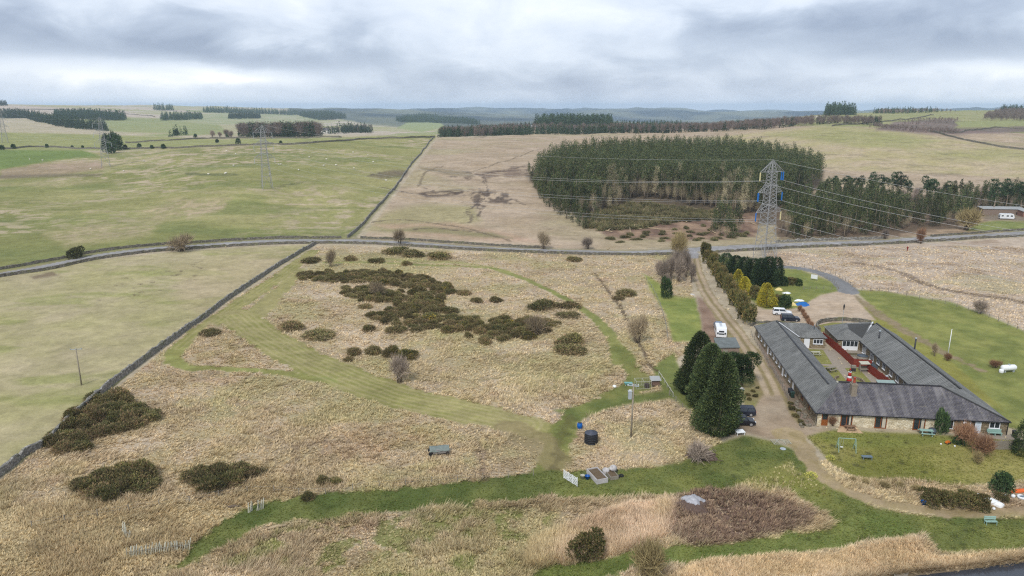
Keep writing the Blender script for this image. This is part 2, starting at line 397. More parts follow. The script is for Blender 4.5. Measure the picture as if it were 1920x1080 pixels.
# --- distant hills and fields
paint(sstep(700, 1000, y), (170, 164, 122), (186, 174, 142), n_far)
lab[y > 1000] = 5
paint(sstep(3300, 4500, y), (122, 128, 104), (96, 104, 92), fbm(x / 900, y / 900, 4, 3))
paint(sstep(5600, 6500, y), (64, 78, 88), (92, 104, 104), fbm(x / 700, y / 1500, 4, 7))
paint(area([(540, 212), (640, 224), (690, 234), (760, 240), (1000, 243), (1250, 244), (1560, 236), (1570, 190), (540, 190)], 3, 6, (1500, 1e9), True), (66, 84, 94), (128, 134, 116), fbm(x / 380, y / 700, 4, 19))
fld = np.floor(fbm(x / 420, y / 300, 2, 15) * 9)      # patchwork of enclosed fields on the far side of the valley
for k, c in enumerate([(176, 170, 128), (198, 184, 156), (150, 158, 108), (192, 178, 148), (200, 186, 158), (168, 166, 118)]):
    paint(((fld % 6) == k) * (1 - area([(540, 212), (640, 224), (690, 234), (760, 240), (1000, 243), (1250, 244), (1560, 236), (1570, 190), (540, 190)], 3, 6, (1500, 1e9), True)) * sstep(900, 1300, y) * (1 - sstep(3500, 4800, y)) * .85, c)
paint(area([(-300, 194), (0, 196), (220, 207), (330, 224), (300, 226), (130, 222), (100, 212), (-300, 212)], 2, 2, (900, 4000), True), (200, 184, 156), (186, 172, 142), n_far)
paint(area([(105, 226), (240, 220), (400, 226), (430, 250), (300, 256), (190, 244)], 2, 3, (700, 4000), True), (146, 156, 102), (158, 160, 112), n_far)
paint(area([(-300, 222), (60, 222), (170, 246), (330, 250), (200, 256), (-300, 256)], 2, 3, (500, 4000), True), (192, 178, 142), (180, 170, 130), n_far)
paint(area([(290, 222), (420, 212), (640, 216), (560, 232), (400, 234)], 2, 3, (1200, 4500), True), (150, 160, 116), (176, 172, 136), n_far)
paint(area([(745, 240), (770, 226), (820, 226), (835, 238), (790, 248)], 2, 2, (1200, 6000), True), (152, 164, 112))
# --- beyond the road, west: green sheep pasture
gp = area([(-400, 560), (-400, 276), (0, 279), (210, 287), (330, 277), (430, 273), (560, 267), (700, 258), (818, 256), (655, 450), (560, 453), (450, 455), (330, 464), (170, 482), (0, 512)], 2.5, 1.5, FAR)
paint(gp, (136, 137, 80), (164, 158, 102), n_far, .12, 8)
paint(gp * sstep(.45, .62, fbm(x / 6, y / 4, 4, 101)) * sstep(.40, .62, fbm(x / 70, y / 50, 3, 103)) * .85, (190, 172, 132), None, None, .35)
paint(gp * sstep(.6, .75, fbm(x / 25, y / 3.0, 4, 109)) * .4, (112, 120, 66))
paint(gp * sstep(.5, .75, fbm(x / 50, y / 22, 4, 105)) * .55, (108, 124, 62))
for p, s_, c in [([(250, 398), (330, 372), (430, 372), (400, 395), (290, 412)], 10, (188, 168, 124)), ([(80, 440), (180, 420), (300, 415), (280, 440), (120, 462)], 12, (186, 168, 124)),
              ([(340, 400), (420, 382), (412, 392), (350, 410)], 6, (198, 176, 134)), ([(0, 345), (130, 332), (200, 340), (100, 352)], 8, (182, 168, 120))]:
    paint(gp * area(p, s_, 12, FAR, True) * .75 * (.5 + .5 * sstep(.4, .6, fbm(x / 3, y / 3, 3, 107))), c, None, None, .4)
paint(area([(0, 318), (80, 306), (190, 302), (195, 318), (120, 326), (0, 334)], 5, 8, FAR, True) * .6, (166, 138, 108), (184, 156, 124), n_far2)
paint(area([(-20, 328), (90, 325), (190, 326), (185, 330), (60, 333), (-20, 334)], 2, 4, FAR, True) * .6, (110, 98, 74))
paint(area([(-300, 279), (60, 279), (150, 279), (185, 292), (110, 300), (60, 308), (0, 318), (-300, 330)], 3, 3, FAR), (118, 142, 62), (110, 134, 58), n_far)
paint(area([(345, 323), (440, 325), (450, 329), (350, 328)], 2, 3, FAR) * .8, (98, 104, 66))
paint(area([(-300, 246), (0, 248), (240, 254), (430, 262), (640, 261), (520, 270), (420, 273), (210, 283), (-300, 277)], 2, 2, (400, 1400), True), (158, 158, 100), (146, 150, 92), n_far2)
paint(area([(430, 260), (660, 257), (815, 250), (818, 256), (700, 259), (560, 266), (440, 271)], 2, 1, (400, 1100)), (146, 150, 92), (160, 160, 104), n_far2)
paint(area([(688, 330), (740, 318), (765, 320), (760, 332), (715, 335)], 4, 6, FAR, True) * .7, (112, 96, 76))
paint(area([(655, 445), (700, 395), (745, 345), (752, 346), (705, 400), (668, 446)], 3, 2, FAR) * .6, (104, 112, 64))
# --- beyond the road, centre: tan moor
tm = area([(822, 257), (900, 258), (1000, 250), (1250, 245), (1560, 230), (2400, 250), (2400, 430), (1600, 446), (1300, 462), (1150, 468), (1000, 464), (900, 460), (680, 448)], 2.5, 1.5, FAR)
paint(tm, (190, 170, 132), (176, 156, 116), n_far2, .3, 0)
paint(tm * sstep(.56, .72, fbm(x / 22, y / 4.0, 4, 203)) * .4, (148, 128, 96))
paint(tm * sstep(.5, .75, n_far) * .5, (164, 156, 106))
paint(area([(690, 432), (720, 400), (800, 380), (880, 385), (900, 415), (840, 430), (760, 440)], 8, 12, FAR, True) * .65, (158, 152, 98))
paint(area([(700, 420), (850, 418), (960, 440), (1010, 455), (880, 448), (760, 438)], 5, 6, FAR, True) * .7, (196, 162, 124), (178, 152, 112), n_far2)
paint(area([(720, 432), (800, 424), (920, 436), (960, 448), (840, 440)], 4, 8, FAR, True) * .7, (126, 128, 80), None, None)
paint(area([(870, 330), (960, 312), (990, 312), (990, 328), (940, 334), (880, 338)], 4, 8, FAR, True) * .95 * sstep(.3, .6, fbm(x / 7, y / 5, 4, 205)), (98, 84, 68), (136, 116, 90), n_far2)
paint(area([(785, 312), (880, 322), (890, 330), (850, 330), (790, 318)], 3, 4, FAR, True) * .6, (130, 120, 84))
paint(area([(775, 360), (870, 356), (890, 366), (800, 370)], 3, 8, FAR, True) * .95 * sstep(.3, .55, fbm(x / 6, y / 4, 4, 207)), (98, 84, 66))
paint(area([(880, 355), (950, 360), (955, 382), (910, 380), (896, 420), (888, 400)], 3, 10, FAR, True) * .8 * sstep(.38, .6, fbm(x / 3.5, y / 7, 3, 201)), (88, 76, 62))
for pl in [[(905, 338), (915, 360), (900, 380), (895, 405)], [(896, 352), (930, 368), (950, 380)], [(880, 372), (905, 366), (930, 358)], [(870, 400), (890, 385), (912, 376)]]:
    paint(stroke(pl, .35, .5, 2.6, FAR) * .75, (92, 80, 64))
for pl in [[(805, 318), (860, 324), (930, 306), (1000, 282), (1010, 280)], [(785, 350), (800, 322), (830, 312)], [(700, 416), (760, 412), (850, 424), (960, 452)]]:
    paint(stroke(pl, .8, .5, 1.4, FAR) * .7, (116, 102, 74))
for pl in [[(795, 352), (835, 364), (880, 358), (905, 362)], [(840, 330), (890, 334), (925, 322), (962, 318), (1000, 306)], [(720, 352), (770, 362), (812, 358)], [(905, 362), (935, 378), (962, 374), (985, 384)], [(900, 372), (880, 392), (884, 412), (872, 424)], [(912, 342), (902, 330), (870, 322)], [(740, 436), (810, 428), (880, 434)], [(690, 330), (725, 322), (758, 326)]]:
    paint(stroke(pl, .9, .8, 2.2, FAR) * .75 * sstep(.3, .55, fbm(x / 4, y / 4, 3, 209)), (98, 84, 66))
# --- forest floor, felled ground, woodland floor
ff = area([(985, 330), (1040, 290), (1200, 270), (1450, 275), (1545, 322), (1540, 345), (1450, 420), (1330, 440), (1130, 432), (1060, 395), (1010, 362)], 5, 5, FAR)
paint(ff, (112, 98, 70), (90, 80, 58), n_mid, .5)
paint(area([(1100, 425), (1180, 405), (1330, 398), (1420, 402), (1420, 445), (1300, 452), (1150, 448)], 5, 8, FAR), (168, 140, 104), (120, 96, 74), fbm(x / 5, y / 8, 4, 207), .5)
paint(area([(1440, 380), (1540, 364), (1700, 366), (1900, 362), (2400, 355), (2400, 385), (1830, 405), (1790, 432), (1700, 444), (1460, 448)], 5, 6, FAR), (128, 108, 80), (104, 90, 66), n_mid, .5)
paint(area([(1545, 352), (1580, 346), (1590, 362), (1550, 368)], 3, 4, FAR), (194, 172, 132))
paint(area([(1690, 440), (1780, 430), (1840, 400), (1860, 402), (1850, 440), (1750, 446)], 5, 4, FAR), (180, 156, 116), (140, 120, 88), n_mid, .5)
paint(area([(1810, 432), (1835, 418), (1860, 414), (1960, 416), (2300, 400), (2300, 420), (1925, 434)], 3, 3, FAR), (124, 138, 66), (140, 146, 82), n_mid)
paint(area([(1840, 398), (1960, 400), (1960, 416), (1845, 413)], 3, 3, FAR), (140, 126, 98))
# --- eastern hills
paint(area([(1310, 262), (1440, 246), (1560, 236), (1680, 244), (1800, 262), (1930, 285), (2300, 320), (2300, 350), (1920, 334), (1760, 326), (1560, 318), (1480, 285)], 3, 3, (400, 900), True), (178, 166, 112), (190, 172, 128), n_far2)
paint(area([(1440, 252), (1560, 237), (1680, 246), (1760, 262), (1700, 280), (1560, 268)], 10, 10, (400, 900), True) * .75, (152, 154, 94), (162, 160, 104), n_far2)
paint(area([(1700, 285), (1850, 280), (2300, 300), (2300, 315), (1800, 300)], 10, 12, (400, 900), True) * .5, (150, 152, 92))
paint(sstep(.6, .75, fbm(x / 16, y / 5, 4, 211)) * ((x > 190) & (y > 400) & (y < 760)) * .35, (110, 102, 76))
paint(area([(1470, 236), (1560, 213), (1750, 206), (2300, 205), (2300, 262), (1750, 248), (1640, 238)], 2, 2, (760, 3000), True), (164, 160, 112), (148, 152, 96), n_far)
paint(area([(1640, 244), (1680, 228), (1780, 222), (1810, 230), (1790, 240), (1960, 236), (2300, 240), (2300, 250), (1960, 246), (1800, 252), (1700, 248)], 3, 6, (600, 3000), True) * .85, (132, 112, 98), (112, 96, 84), n_far)
paint(area([(1790, 228), (1960, 225), (2300, 222), (2300, 236), (1960, 234), (1800, 238)], 2, 2, (700, 3000), True), (152, 156, 102))
paint(area([(960, 250), (1050, 236), (1180, 232), (1290, 236), (1420, 232), (1420, 240), (1250, 246), (1100, 250)], 2, 2, (800, 1800), True), (196, 178, 140), (186, 170, 130), n_far)
paint(area([(830, 248), (900, 237), (940, 238), (900, 250)], 2, 2, (700, 1800), True), (150, 154, 98))

# --- near side of the road
NEAR = (0, 300)
lp = area([(-900, 540), (0, 518), (170, 489), (330, 472), (450, 464), (592, 458), (430, 562), (330, 634), (250, 694), (175, 758), (90, 838), (0, 895), (-900, 1500)], 2, .6, NEAR)
paint(lp, (170, 162, 110), (184, 171, 126), n_big, .25, 8)
paint(lp * sstep(.52, .7, fbm(x / 20, y / 9, 4, 301)) * .6, (142, 148, 84))
paint(lp * area([(330, 500), (440, 480), (560, 470), (480, 530), (380, 590), (330, 560)], 18, 14, NEAR, True) * .4, (186, 166, 120), None, None)
paint(lp * area([(55, 518), (100, 510), (112, 514), (65, 524)], 2, 3, NEAR) * .8, (126, 108, 76))
paint(lp * sstep(.70, .78, fbm(x / 2.2, y / 2.2, 3, 305)) * area([(230, 520), (380, 490), (400, 510), (280, 560), (150, 575)], 14, 10, NEAR, True) * .7, (112, 98, 68))
rf = area([(600, 458), (900, 472), (1150, 478), (1290, 478), (1300, 560), (1310, 640), (1250, 690), (1340, 780), (1360, 860), (1500, 860), (2300, 900), (2300, 1400), (-900, 1500), (0, 900), (180, 758), (330, 640), (440, 560)], 2, 1, NEAR)
paint(rf, (192, 173, 133), (178, 162, 114), n_mid, 1.0, 0)
paint(rf * sstep(.5, .72, n_big) * .6, (164, 158, 104))
paint(rf * sstep(.55, .75, fbm(x / 9, y / 6, 4, 361)) * .6, (150, 130, 92))
paint(rf * sstep(.6, .75, fbm(x / 16, y / 11, 4, 363)) * .7, (206, 188, 150))
paint(rf * sstep(.66, .78, fbm(x / 2.6, y / 2.6, 4, 365)) * .35, (140, 122, 92))
paint(rf * sstep(.62, .8, fbm(x / 7, y / 7, 4, 311)) * .5, (180, 152, 116))
paint(rf * area([(700, 740), (1240, 600), (1180, 680), (1050, 720), (860, 700), (780, 600), (1060, 620)], 30, 25, NEAR) * .35, (160, 158, 98))
paint(rf * area([(620, 470), (740, 475), (860, 500), (740, 515), (560, 520), (590, 490)], 10, 6, NEAR) * .5, (158, 154, 96))
paint(rf * area([(-300, 930), (250, 950), (560, 900), (520, 960), (380, 1030), (200, 1100), (-300, 1100)], 25, 20, NEAR) * .45, (170, 156, 92), (186, 164, 110), n_mid)
paint(rf * sstep(.6, .75, fbm(x / 3, y / 3, 4, 317)) * area([(0, 930), (300, 960), (300, 1100), (0, 1100)], 25, 10, NEAR) * .6, (140, 118, 82))
# mown paths
MOWN = (142, 140, 78); MOWN2 = (160, 152, 94)
paint(stroke([(590, 470), (530, 515), (455, 565), (390, 612), (340, 652)], [2.2, 2.6, 2.6, 2.6, 2.4], .6, .7), MOWN, MOWN2, n_mid, .12, 7)
paint(stroke([(565, 505), (510, 560), (478, 592)], [1.6, 2.6, 3.0], .7, .7) * .9, MOWN, MOWN2, n_big, .12, 7)
paint(stroke([(440, 590), (480, 620), (560, 668), (660, 712), (760, 745), (880, 772), (980, 795), (1040, 815)], [4.8, 4.4, 4.8, 4.4, 4.2, 4.0, 3.8, 3.2], .7, .8), MOWN, MOWN2, fbm(x / 6, y / 2.0, 3, 77), .14, 7)
paint(stroke([(345, 648), (325, 672), (350, 688), (420, 692), (520, 698), (620, 715)], [2.4, 2.0, 1.6, 1.4, 1.2, 1.4], .6, .6), MOWN, (146, 150, 84), n_mid, .12, 7)
paint(stripes([(440, 590), (480, 620), (560, 668), (660, 712), (760, 745), (880, 772), (980, 795)], (-3.2, -1.9, -.6, .7, 2.0, 3.2), .28, .2, .5) * .55, (176, 164, 112))
paint(stripes([(590, 470), (530, 515), (455, 565), (390, 612), (340, 652)], (-1.2, .2, 1.5), .3, .2, .5) * .5, (172, 162, 106))
paint(stripes([(500, 962), (620, 946), (760, 936), (900, 922), (1020, 910), (1130, 905)], (-1.0, 1.0), .25, .2, .3) * .4, (74, 92, 34))
paint(area([(395, 605), (425, 620), (470, 660), (540, 690), (420, 684), (352, 682), (340, 668)], 5, 5, NEAR), (190, 170, 128), (172, 156, 106), n_mid, 1.0, 0)
paint(stroke([(610, 492), (700, 492), (800, 497), (880, 500), (930, 505), (1000, 530), (1070, 566), (1120, 600), (1150, 640), (1162, 680)], [1.2, 1.0, 1.0, .9, 1.4, 1.1, 1.2, 1.3, 1.4, 1.5], .5, .4), (130, 136, 70), (146, 146, 84), n_mid, .1, 7)
paint(stroke([(700, 485), (800, 490), (870, 494), (920, 501)], 1.6, .8, .5) * .6, (150, 150, 88), None, None, .2)
paint(stroke([(1160, 650), (1185, 690), (1200, 715), (1170, 735), (1100, 765), (1055, 800), (1040, 850), (1025, 890)], [1.4, 1.8, 2.8, 2.4, 1.6, 1.6, 2.0, 2.6], .8, .7), (118, 126, 60), (140, 136, 78), n_mid, .1, 7)
paint(area([(1040, 770), (1130, 752), (1250, 730), (1262, 745), (1150, 765), (1080, 790)], 5, 3, NEAR), (104, 118, 52), (120, 126, 62), n_mid, .1, 7)
paint(stroke([(960, 800), (1010, 830), (1040, 870)], [2.5, 2.8, 2.4], 1.0, .8) * .75, (156, 140, 92), (140, 126, 78), n_mid, .15)
paint(stroke([(1075, 780), (1052, 815), (1045, 860), (1040, 890)], .8, .7, .6) * .5, (100, 92, 58))
paint(stroke([(780, 712), (900, 712), (1000, 700), (1050, 712)], .35, .3, .4) * .45, (136, 128, 76))
paint(stroke([(1040, 735), (1060, 690), (1150, 655)], .35, .3, .3) * .45, (136, 130, 76))
# lush strips
LUSH = (88, 106, 44); LUSH2 = (116, 124, 60)
paint(stroke([(330, 1062), (420, 1000), (500, 962), (620, 946), (760, 936), (900, 922), (1020, 910), (1130, 905), (1260, 890)], [.6, 2.2, 2.8, 3.0, 2.8, 2.8, 3.2, 3.0, 2.4], .7, .6), LUSH, LUSH2, n_mid, .15, 6)
paint(area([(1040, 930), (1130, 890), (1280, 868), (1350, 830), (1395, 816), (1455, 826), (1500, 848), (1525, 880), (1570, 915), (1640, 950), (1740, 966), (2300, 975), (2300, 1015), (1940, 1030), (1760, 1034), (1730, 1000), (1600, 1010), (1540, 960), (1480, 920), (1400, 905), (1340, 925), (1250, 925), (1150, 935)], 5, 4, NEAR), (94, 110, 48), (124, 128, 64), n_mid, .12, 6)
paint(stroke([(1030, 1085), (1130, 1062), (1250, 1042), (1400, 1030), (1500, 1016), (1600, 995), (1660, 985)], [2.0, 1.8, 1.8, 2.0, 2.0, 2.4, 3.0], .7, .6), (102, 120, 50), (124, 134, 62), n_mid, .12, 6)
paint(area([(1380, 905), (1450, 880), (1480, 862), (1500, 880), (1540, 905), (1560, 940), (1500, 915), (1420, 920)], 8, 6, NEAR) * .7, (164, 154, 92), (134, 132, 64), n_mid, .5)
paint(area([(1545, 955), (1560, 975), (1560, 990), (1500, 1000), (1490, 985), (1520, 970)], 6, 5, NEAR) * .8, (188, 166, 118), None, None, 1.0)
paint(rf * area([(520, 990), (700, 965), (900, 950), (1040, 965), (960, 1060), (700, 1100), (400, 1100), (430, 1040)], 14, 10, NEAR) * sstep(.46, .6, fbm(x / 2.6, y / 2.6, 4, 331)) * .75, (112, 122, 52), None, None, .4)
paint(area([(1250, 1000), (1270, 930), (1330, 915), (1450, 930), (1520, 960), (1510, 985), (1400, 1012), (1300, 1022)], 6, 6, NEAR), (160, 136, 106), (118, 96, 78), fbm(x / 1.6, y / 1.6, 3, 335), .6)
paint(area([(1560, 1040), (1700, 1010), (1740, 1012), (1760, 1045), (1930, 1030), (2300, 1010), (2300, 1060), (1700, 1075), (1480, 1085), (1250, 1080), (1300, 1050), (1450, 1040)], 4, 4, NEAR), (190, 168, 122), (176, 154, 104), n_mid, 1.0, 0)
# garden lawn, eastern paddock, verges
LAWN = (128, 128, 60); LAWN2 = (152, 144, 78)
paint(area([(1508, 812), (1560, 806), (1700, 812), (1890, 822), (2300, 850), (2300, 905), (1920, 900), (1780, 912), (1650, 900), (1600, 892), (1560, 868)], 4, 2, NEAR), LAWN, LAWN2, n_big, .1, 6)
paint(area([(1508, 812), (1560, 806), (1700, 812), (1860, 822), (1700, 838), (1580, 840)], 8, 4, NEAR) * .5, (112, 124, 48))
paint(area([(1600, 893), (1700, 895), (1790, 908), (1850, 912), (1880, 900), (1900, 920), (1850, 935), (1740, 930), (1660, 915)], 5, 4, NEAR), (184, 162, 118), (156, 138, 92), n_mid, .6)
paint(area([(1604, 544), (1660, 546), (1780, 566), (1850, 590), (1930, 625), (2300, 720), (2300, 900), (1890, 800), (1800, 700), (1690, 620), (1640, 582)], 3, 2, NEAR), (122, 132, 60), (142, 144, 76), n_mid, .1, 6)
paint(area([(1590, 555), (1610, 560), (1700, 620), (1800, 690), (1880, 770), (1700, 690), (1620, 600)], 4, 3, NEAR), (150, 148, 72), (140, 136, 66), n_big, .1, 6)
paint(stroke([(1595, 552), (1620, 570), (1670, 604), (1730, 640), (1800, 676), (1840, 694)], [1.6, 1.5, 1.4, 1.3, 1.0, .5], .8, .6) * .85, (160, 140, 104), (138, 124, 86), n_sm, .1)
er = area([(1436, 472), (1600, 462), (1760, 455), (1920, 445), (2400, 425), (2400, 720), (1930, 622), (1850, 588), (1780, 564), (1660, 545), (1610, 542), (1570, 520), (1500, 502), (1440, 500)], 2, 1, NEAR)
paint(er, (200, 183, 150), (186, 168, 134), n_mid, 1.0, 0)
paint(er * sstep(.55, .72, fbm(x / 14, y / 8, 4, 343)) * .5, (172, 164, 116))
paint(er * sstep(.55, .7, fbm(x / 10, y / 6, 4, 341)) * .55, (154, 130, 96))
paint(er * stroke([(1600, 492), (1680, 508), (1740, 535), (1800, 548), (1880, 560), (1960, 575)], [.8, 1.2, 1.6, 1.4, 2.0, 2.0], .9, 1.0) * .75, (122, 104, 80))
paint(area([(1350, 480), (1440, 500), (1500, 506), (1560, 528), (1580, 548), (1540, 552), (1500, 578), (1440, 582), (1400, 560)], 4, 2, NEAR), (120, 134, 58), (138, 142, 70), n_mid, .1, 6)
paint(area([(1206, 512), (1235, 530), (1262, 555), (1305, 560), (1314, 600), (1318, 650), (1300, 640), (1262, 640), (1250, 590), (1220, 545)], 4, 3, NEAR), (128, 144, 60), (146, 152, 74), n_mid, .1, 6)
paint(area([(1222, 690), (1262, 660), (1280, 700), (1310, 780), (1255, 745), (1235, 720)], 4, 3, NEAR), (112, 128, 54), (130, 134, 70), n_mid, .15, 6)
paint(area([(1308, 556), (1325, 565), (1350, 600), (1372, 625), (1330, 650), (1316, 620)], 5, 3, NEAR), (158, 132, 102), (134, 108, 82), n_mid, .1)
paint(area([(1290, 478), (1310, 480), (1325, 540), (1380, 610), (1440, 700), (1470, 745), (1440, 760), (1400, 690), (1320, 560), (1300, 520)], 4, 2, NEAR) * .8, (146, 138, 82), (158, 142, 96), n_mid, .15)
paint(area([(1385, 700), (1415, 700), (1435, 735), (1440, 760), (1400, 775), (1385, 740)], 5, 3, NEAR), (124, 126, 66), (146, 134, 88), n_mid, .15, 6)
paint(area([(1415, 625), (1432, 625), (1500, 735), (1530, 800), (1490, 795), (1470, 760), (1440, 690)], 4, 2, NEAR), (150, 130, 104), (130, 116, 88), n_sm, .1)
# stream / ditch lines in the rough field
paint(stroke([(1115, 512), (1140, 545), (1165, 580), (1190, 630), (1215, 680), (1230, 695)], .4, .35, .6) * .85, (104, 88, 62), None, None, .3)
paint(stroke([(545, 930), (552, 880), (556, 840), (580, 832), (640, 828)], .5, .5, .7) * .5, (140, 116, 84))
paint(stroke([(905, 900), (902, 870), (898, 840), (880, 830)], .5, .5, .6) * .5, (144, 118, 92))
# lawn molehills and worn patches
for (a, b, r_) in [(1552, 812, .35), (1528, 832, .3), (1545, 838, .4), (1562, 836, .5), (1566, 850, .6), (1600, 855, .5), (1605, 872, .5), (1575, 862, .4), (1628, 850, .5), (1650, 855, .35), (1690, 868, .45), (1630, 830, .35), (1618, 866, .3), (1733, 885, .4), (1700, 830, .3), (1664, 818, .3)]:
    p = G(a, b); d = np.hypot((x - p.x), (y - p.y)) + wob_x * .25
    paint((1 - sstep(r_ * .6, r_ * 1.5, d)) * .75, (84, 82, 50))
for k in range(90):
    a, b = random.uniform(1300, 1900), random.uniform(850, 1030); p = G(a, b)
    d = np.hypot(x - p.x, (y - p.y)) + wob_x * .2
    w_ = (1 - sstep(.12, .5, d)) * .7 * (lab == 6); paint(w_, (66, 74, 34))
# --- dirt track, gravel yard, driveway, road
TRK = [(1300, 478), (1306, 505), (1322, 545), (1345, 578), (1373, 612), (1400, 650), (1424, 690), (1442, 725), (1452, 755), (1458, 785)]
tr = stroke(TRK, [2.2, 1.9, 1.8, 1.8, 1.9, 1.9, 2.0, 2.2, 2.5, 3.4], .35, .3)
paint(tr, (152, 136, 96), (140, 126, 82), n_sm, .05, 2)
paint(stripes(TRK, (-.95, .95), .55, .25, .25), (192, 172, 142), (176, 156, 126), n_sm, 0.0, 2)
yd = area([(1390, 772), (1412, 768), (1430, 742), (1466, 742), (1480, 775), (1500, 800), (1560, 805), (1500, 822), (1490, 836), (1440, 822), (1395, 812), (1345, 812), (1352, 796)], 4, 2, NEAR)
paint(yd, (176, 158, 132), (162, 142, 116), n_mid, 0, 2)
paint(yd * area([(1340, 795), (1400, 790), (1440, 815), (1390, 812), (1345, 812)], 6, 3, NEAR) * .5, (132, 112, 90))
paint(stroke([(1478, 815), (1505, 840), (1522, 868), (1548, 896), (1590, 922), (1650, 942), (1720, 954), (1800, 962), (1920, 958), (2100, 950)], [2.6, 1.7, 1.2, 1.15, 1.1, 1.2, 1.1, 1.1, 1.2, 1.2], .4, .35), (174, 154, 118), (158, 140, 98), n_sm, .05, 2)
paint(area([(1860, 915), (1920, 905), (2100, 905), (2100, 960), (1880, 958), (1850, 945)], 5, 3, NEAR) * .8, (176, 152, 120), (158, 136, 104), n_sm)
gy = area([(1412, 582), (1440, 580), (1500, 579), (1522, 562), (1548, 551), (1572, 546), (1598, 548), (1606, 562), (1622, 580), (1642, 600), (1560, 606), (1532, 612), (1524, 628), (1510, 605), (1440, 604), (1418, 600)], 2, 1, NEAR)
paint(gy, (202, 182, 156), (188, 167, 140), n_mid, 0, 3)
paint(gy * sstep(.55, .75, fbm(x / 5, y / 1.2, 3, 351)) * .4, (164, 142, 112))
DRV = [(1434, 500), (1480, 501), (1525, 508), (1560, 521), (1580, 534), (1592, 547)]
paint(stroke(DRV, [2.4, 2.2, 2.2, 2.3, 2.5, 2.8], .25, .15), (138, 138, 140), (124, 124, 126), n_mid, 0, 4)
ROAD = [(-260, 560), (-120, 536), (0, 514), (80, 500), (170, 482), (250, 470), (330, 463), (450, 455), (560, 451), (650, 451), (750, 455), (900, 465), (1000, 469), (1150, 474), (1250, 472), (1350, 466), (1440, 461), (1600, 455), (1750, 447.5), (1920, 437), (2200, 416)]
paint(stroke(ROAD, 5.2, .6, .6) * .7, (152, 142, 104), (140, 134, 96), n_sm, .2)
paint(stroke(ROAD, [2.2] * 12 + [2.6, 3.0, 3.4, 3.6, 3.4, 3.2, 3.2, 3.0, 3.0], .3, .1), (166, 164, 162), (152, 150, 148), n_mid, 0, 1)
paint(stroke([(1278, 472), (1292, 474), (1298, 482)], [3.5, 3.2, 2.2], .4, .2), (166, 164, 164), (158, 156, 154), n_mid, 0, 1)
# courtyard of the cottages
pondw = poly_sd(x, y, POND_W); paint(sstep(-2.2, .2, pondw), (96, 82, 60), (74, 64, 46), n_sm, .1)
lum = (col * np.array([.25, .65, .10])).sum(1)[:, None]
grn = np.clip((col[:, 1] - col[:, 0]) / (col[:, 1] + 1e-6) * 4 + .25, 0, 1)[:, None]
col = col + (lum * np.array([1.08, 1.0, .62]) - col) * (.06 + .20 * grn)          # winter grass is greyer than its blades
tan_ = np.clip((col[:, 0] - col[:, 1]) / (col[:, 0] + 1e-6) * 5, 0, 1)[:, None]
tan_[(lab == 2) | (lab == 3)] *= .25
col = col * (1 + tan_ * np.array([.0, -.005, .24]))
col = np.clip(col * (1 + (n_sm - .5)[:, None] * .22 + (n_mid - .5)[:, None] * .18), .004, .9)

# ground material: colour attribute, broken up by tussock and sward noise
gm = bpy.data.materials.new('turf_and_soil'); gm.use_nodes = True; t = gm.node_tree; b = t.nodes['Principled BSDF']
b.inputs['Roughness'].default_value = .95; b.inputs['Specular IOR Level'].default_value = .08
a = nn(t, 'ShaderNodeAttribute', attribute_name='col'); ar = nn(t, 'ShaderNodeAttribute', attribute_name='rough')
tc = nn(t, 'ShaderNodeTexCoord')
f1 = noise(t, tc.outputs['Object'], 1.6, 6, .7, .4); f2 = noise(t, tc.outputs['Object'], .33, 5, .65, .6, (5, 9, 2)); f3 = noise(t, tc.outputs['Object'], .06, 5, .6, .3)
f4 = noise(t, tc.outputs['Object'], 5.5, 4, .7, .2)
k1 = ramp(t, f1, [(.28, .80), (.5, 1.0), (.72, 1.15)]); k2 = ramp(t, f2, [(.3, .76), (.7, 1.2)]); k3 = ramp(t, f3, [(.3, .90), (.7, 1.10)]); k4 = ramp(t, f4, [(.3, .77), (.7, 1.22)])
fr = math_n(t, 'ADD', math_n(t, 'MULTIPLY', ar.outputs['Fac'], .35), .60, clamp=True)
c1 = mix(t, fr, a.outputs['Color'], mix(t, 1.0, a.outputs['Color'], k1, 'MULTIPLY'))
c2 = mix(t, .75, c1, mix(t, 1.0, c1, k2, 'MULTIPLY')); c3 = mix(t, 1.0, c2, k3, 'MULTIPLY'); c4 = mix(t, .8, c3, mix(t, 1.0, c3, k4, 'MULTIPLY'))
t.links.new(c4, b.inputs['Base Color'])
bn = nn(t, 'ShaderNodeBump'); bn.inputs['Distance'].default_value = .35
hb = math_n(t, 'ADD', math_n(t, 'MULTIPLY', f1, .6), math_n(t, 'MULTIPLY', f2, 1.2))
t.links.new(hb, bn.inputs['Height']); t.links.new(math_n(t, 'ADD', math_n(t, 'MULTIPLY', ar.outputs['Fac'], .5), .22), bn.inputs['Strength']); t.links.new(bn.outputs[0], b.inputs['Normal'])
idx = np.arange(NR * NC).reshape(NR, NC)
F = np.stack([idx[:-1, :-1], idx[:-1, 1:], idx[1:, 1:], idx[1:, :-1]], -1).reshape(-1, 4)
fl = lab[F[:, 0]].copy()
V3 = np.column_stack([x, y, z])
for code, nm in ((0, 'ground'), (1, 'road'), (2, 'dirt_track'), (3, 'gravel_yard'), (4, 'driveway'), (5, 'hills'), (6, 'lawn'), (7, 'mown_path'), (8, 'pasture')):
    Fs = F[fl == code]
    if not len(Fs): continue
    used, invx = np.unique(Fs, return_inverse=True)
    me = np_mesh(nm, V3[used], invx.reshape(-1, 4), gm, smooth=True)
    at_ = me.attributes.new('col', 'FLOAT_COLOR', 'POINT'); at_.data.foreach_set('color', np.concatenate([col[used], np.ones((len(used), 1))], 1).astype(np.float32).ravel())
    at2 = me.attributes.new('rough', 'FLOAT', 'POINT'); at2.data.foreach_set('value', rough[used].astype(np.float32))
    tag(link(nm, me), kind='structure')
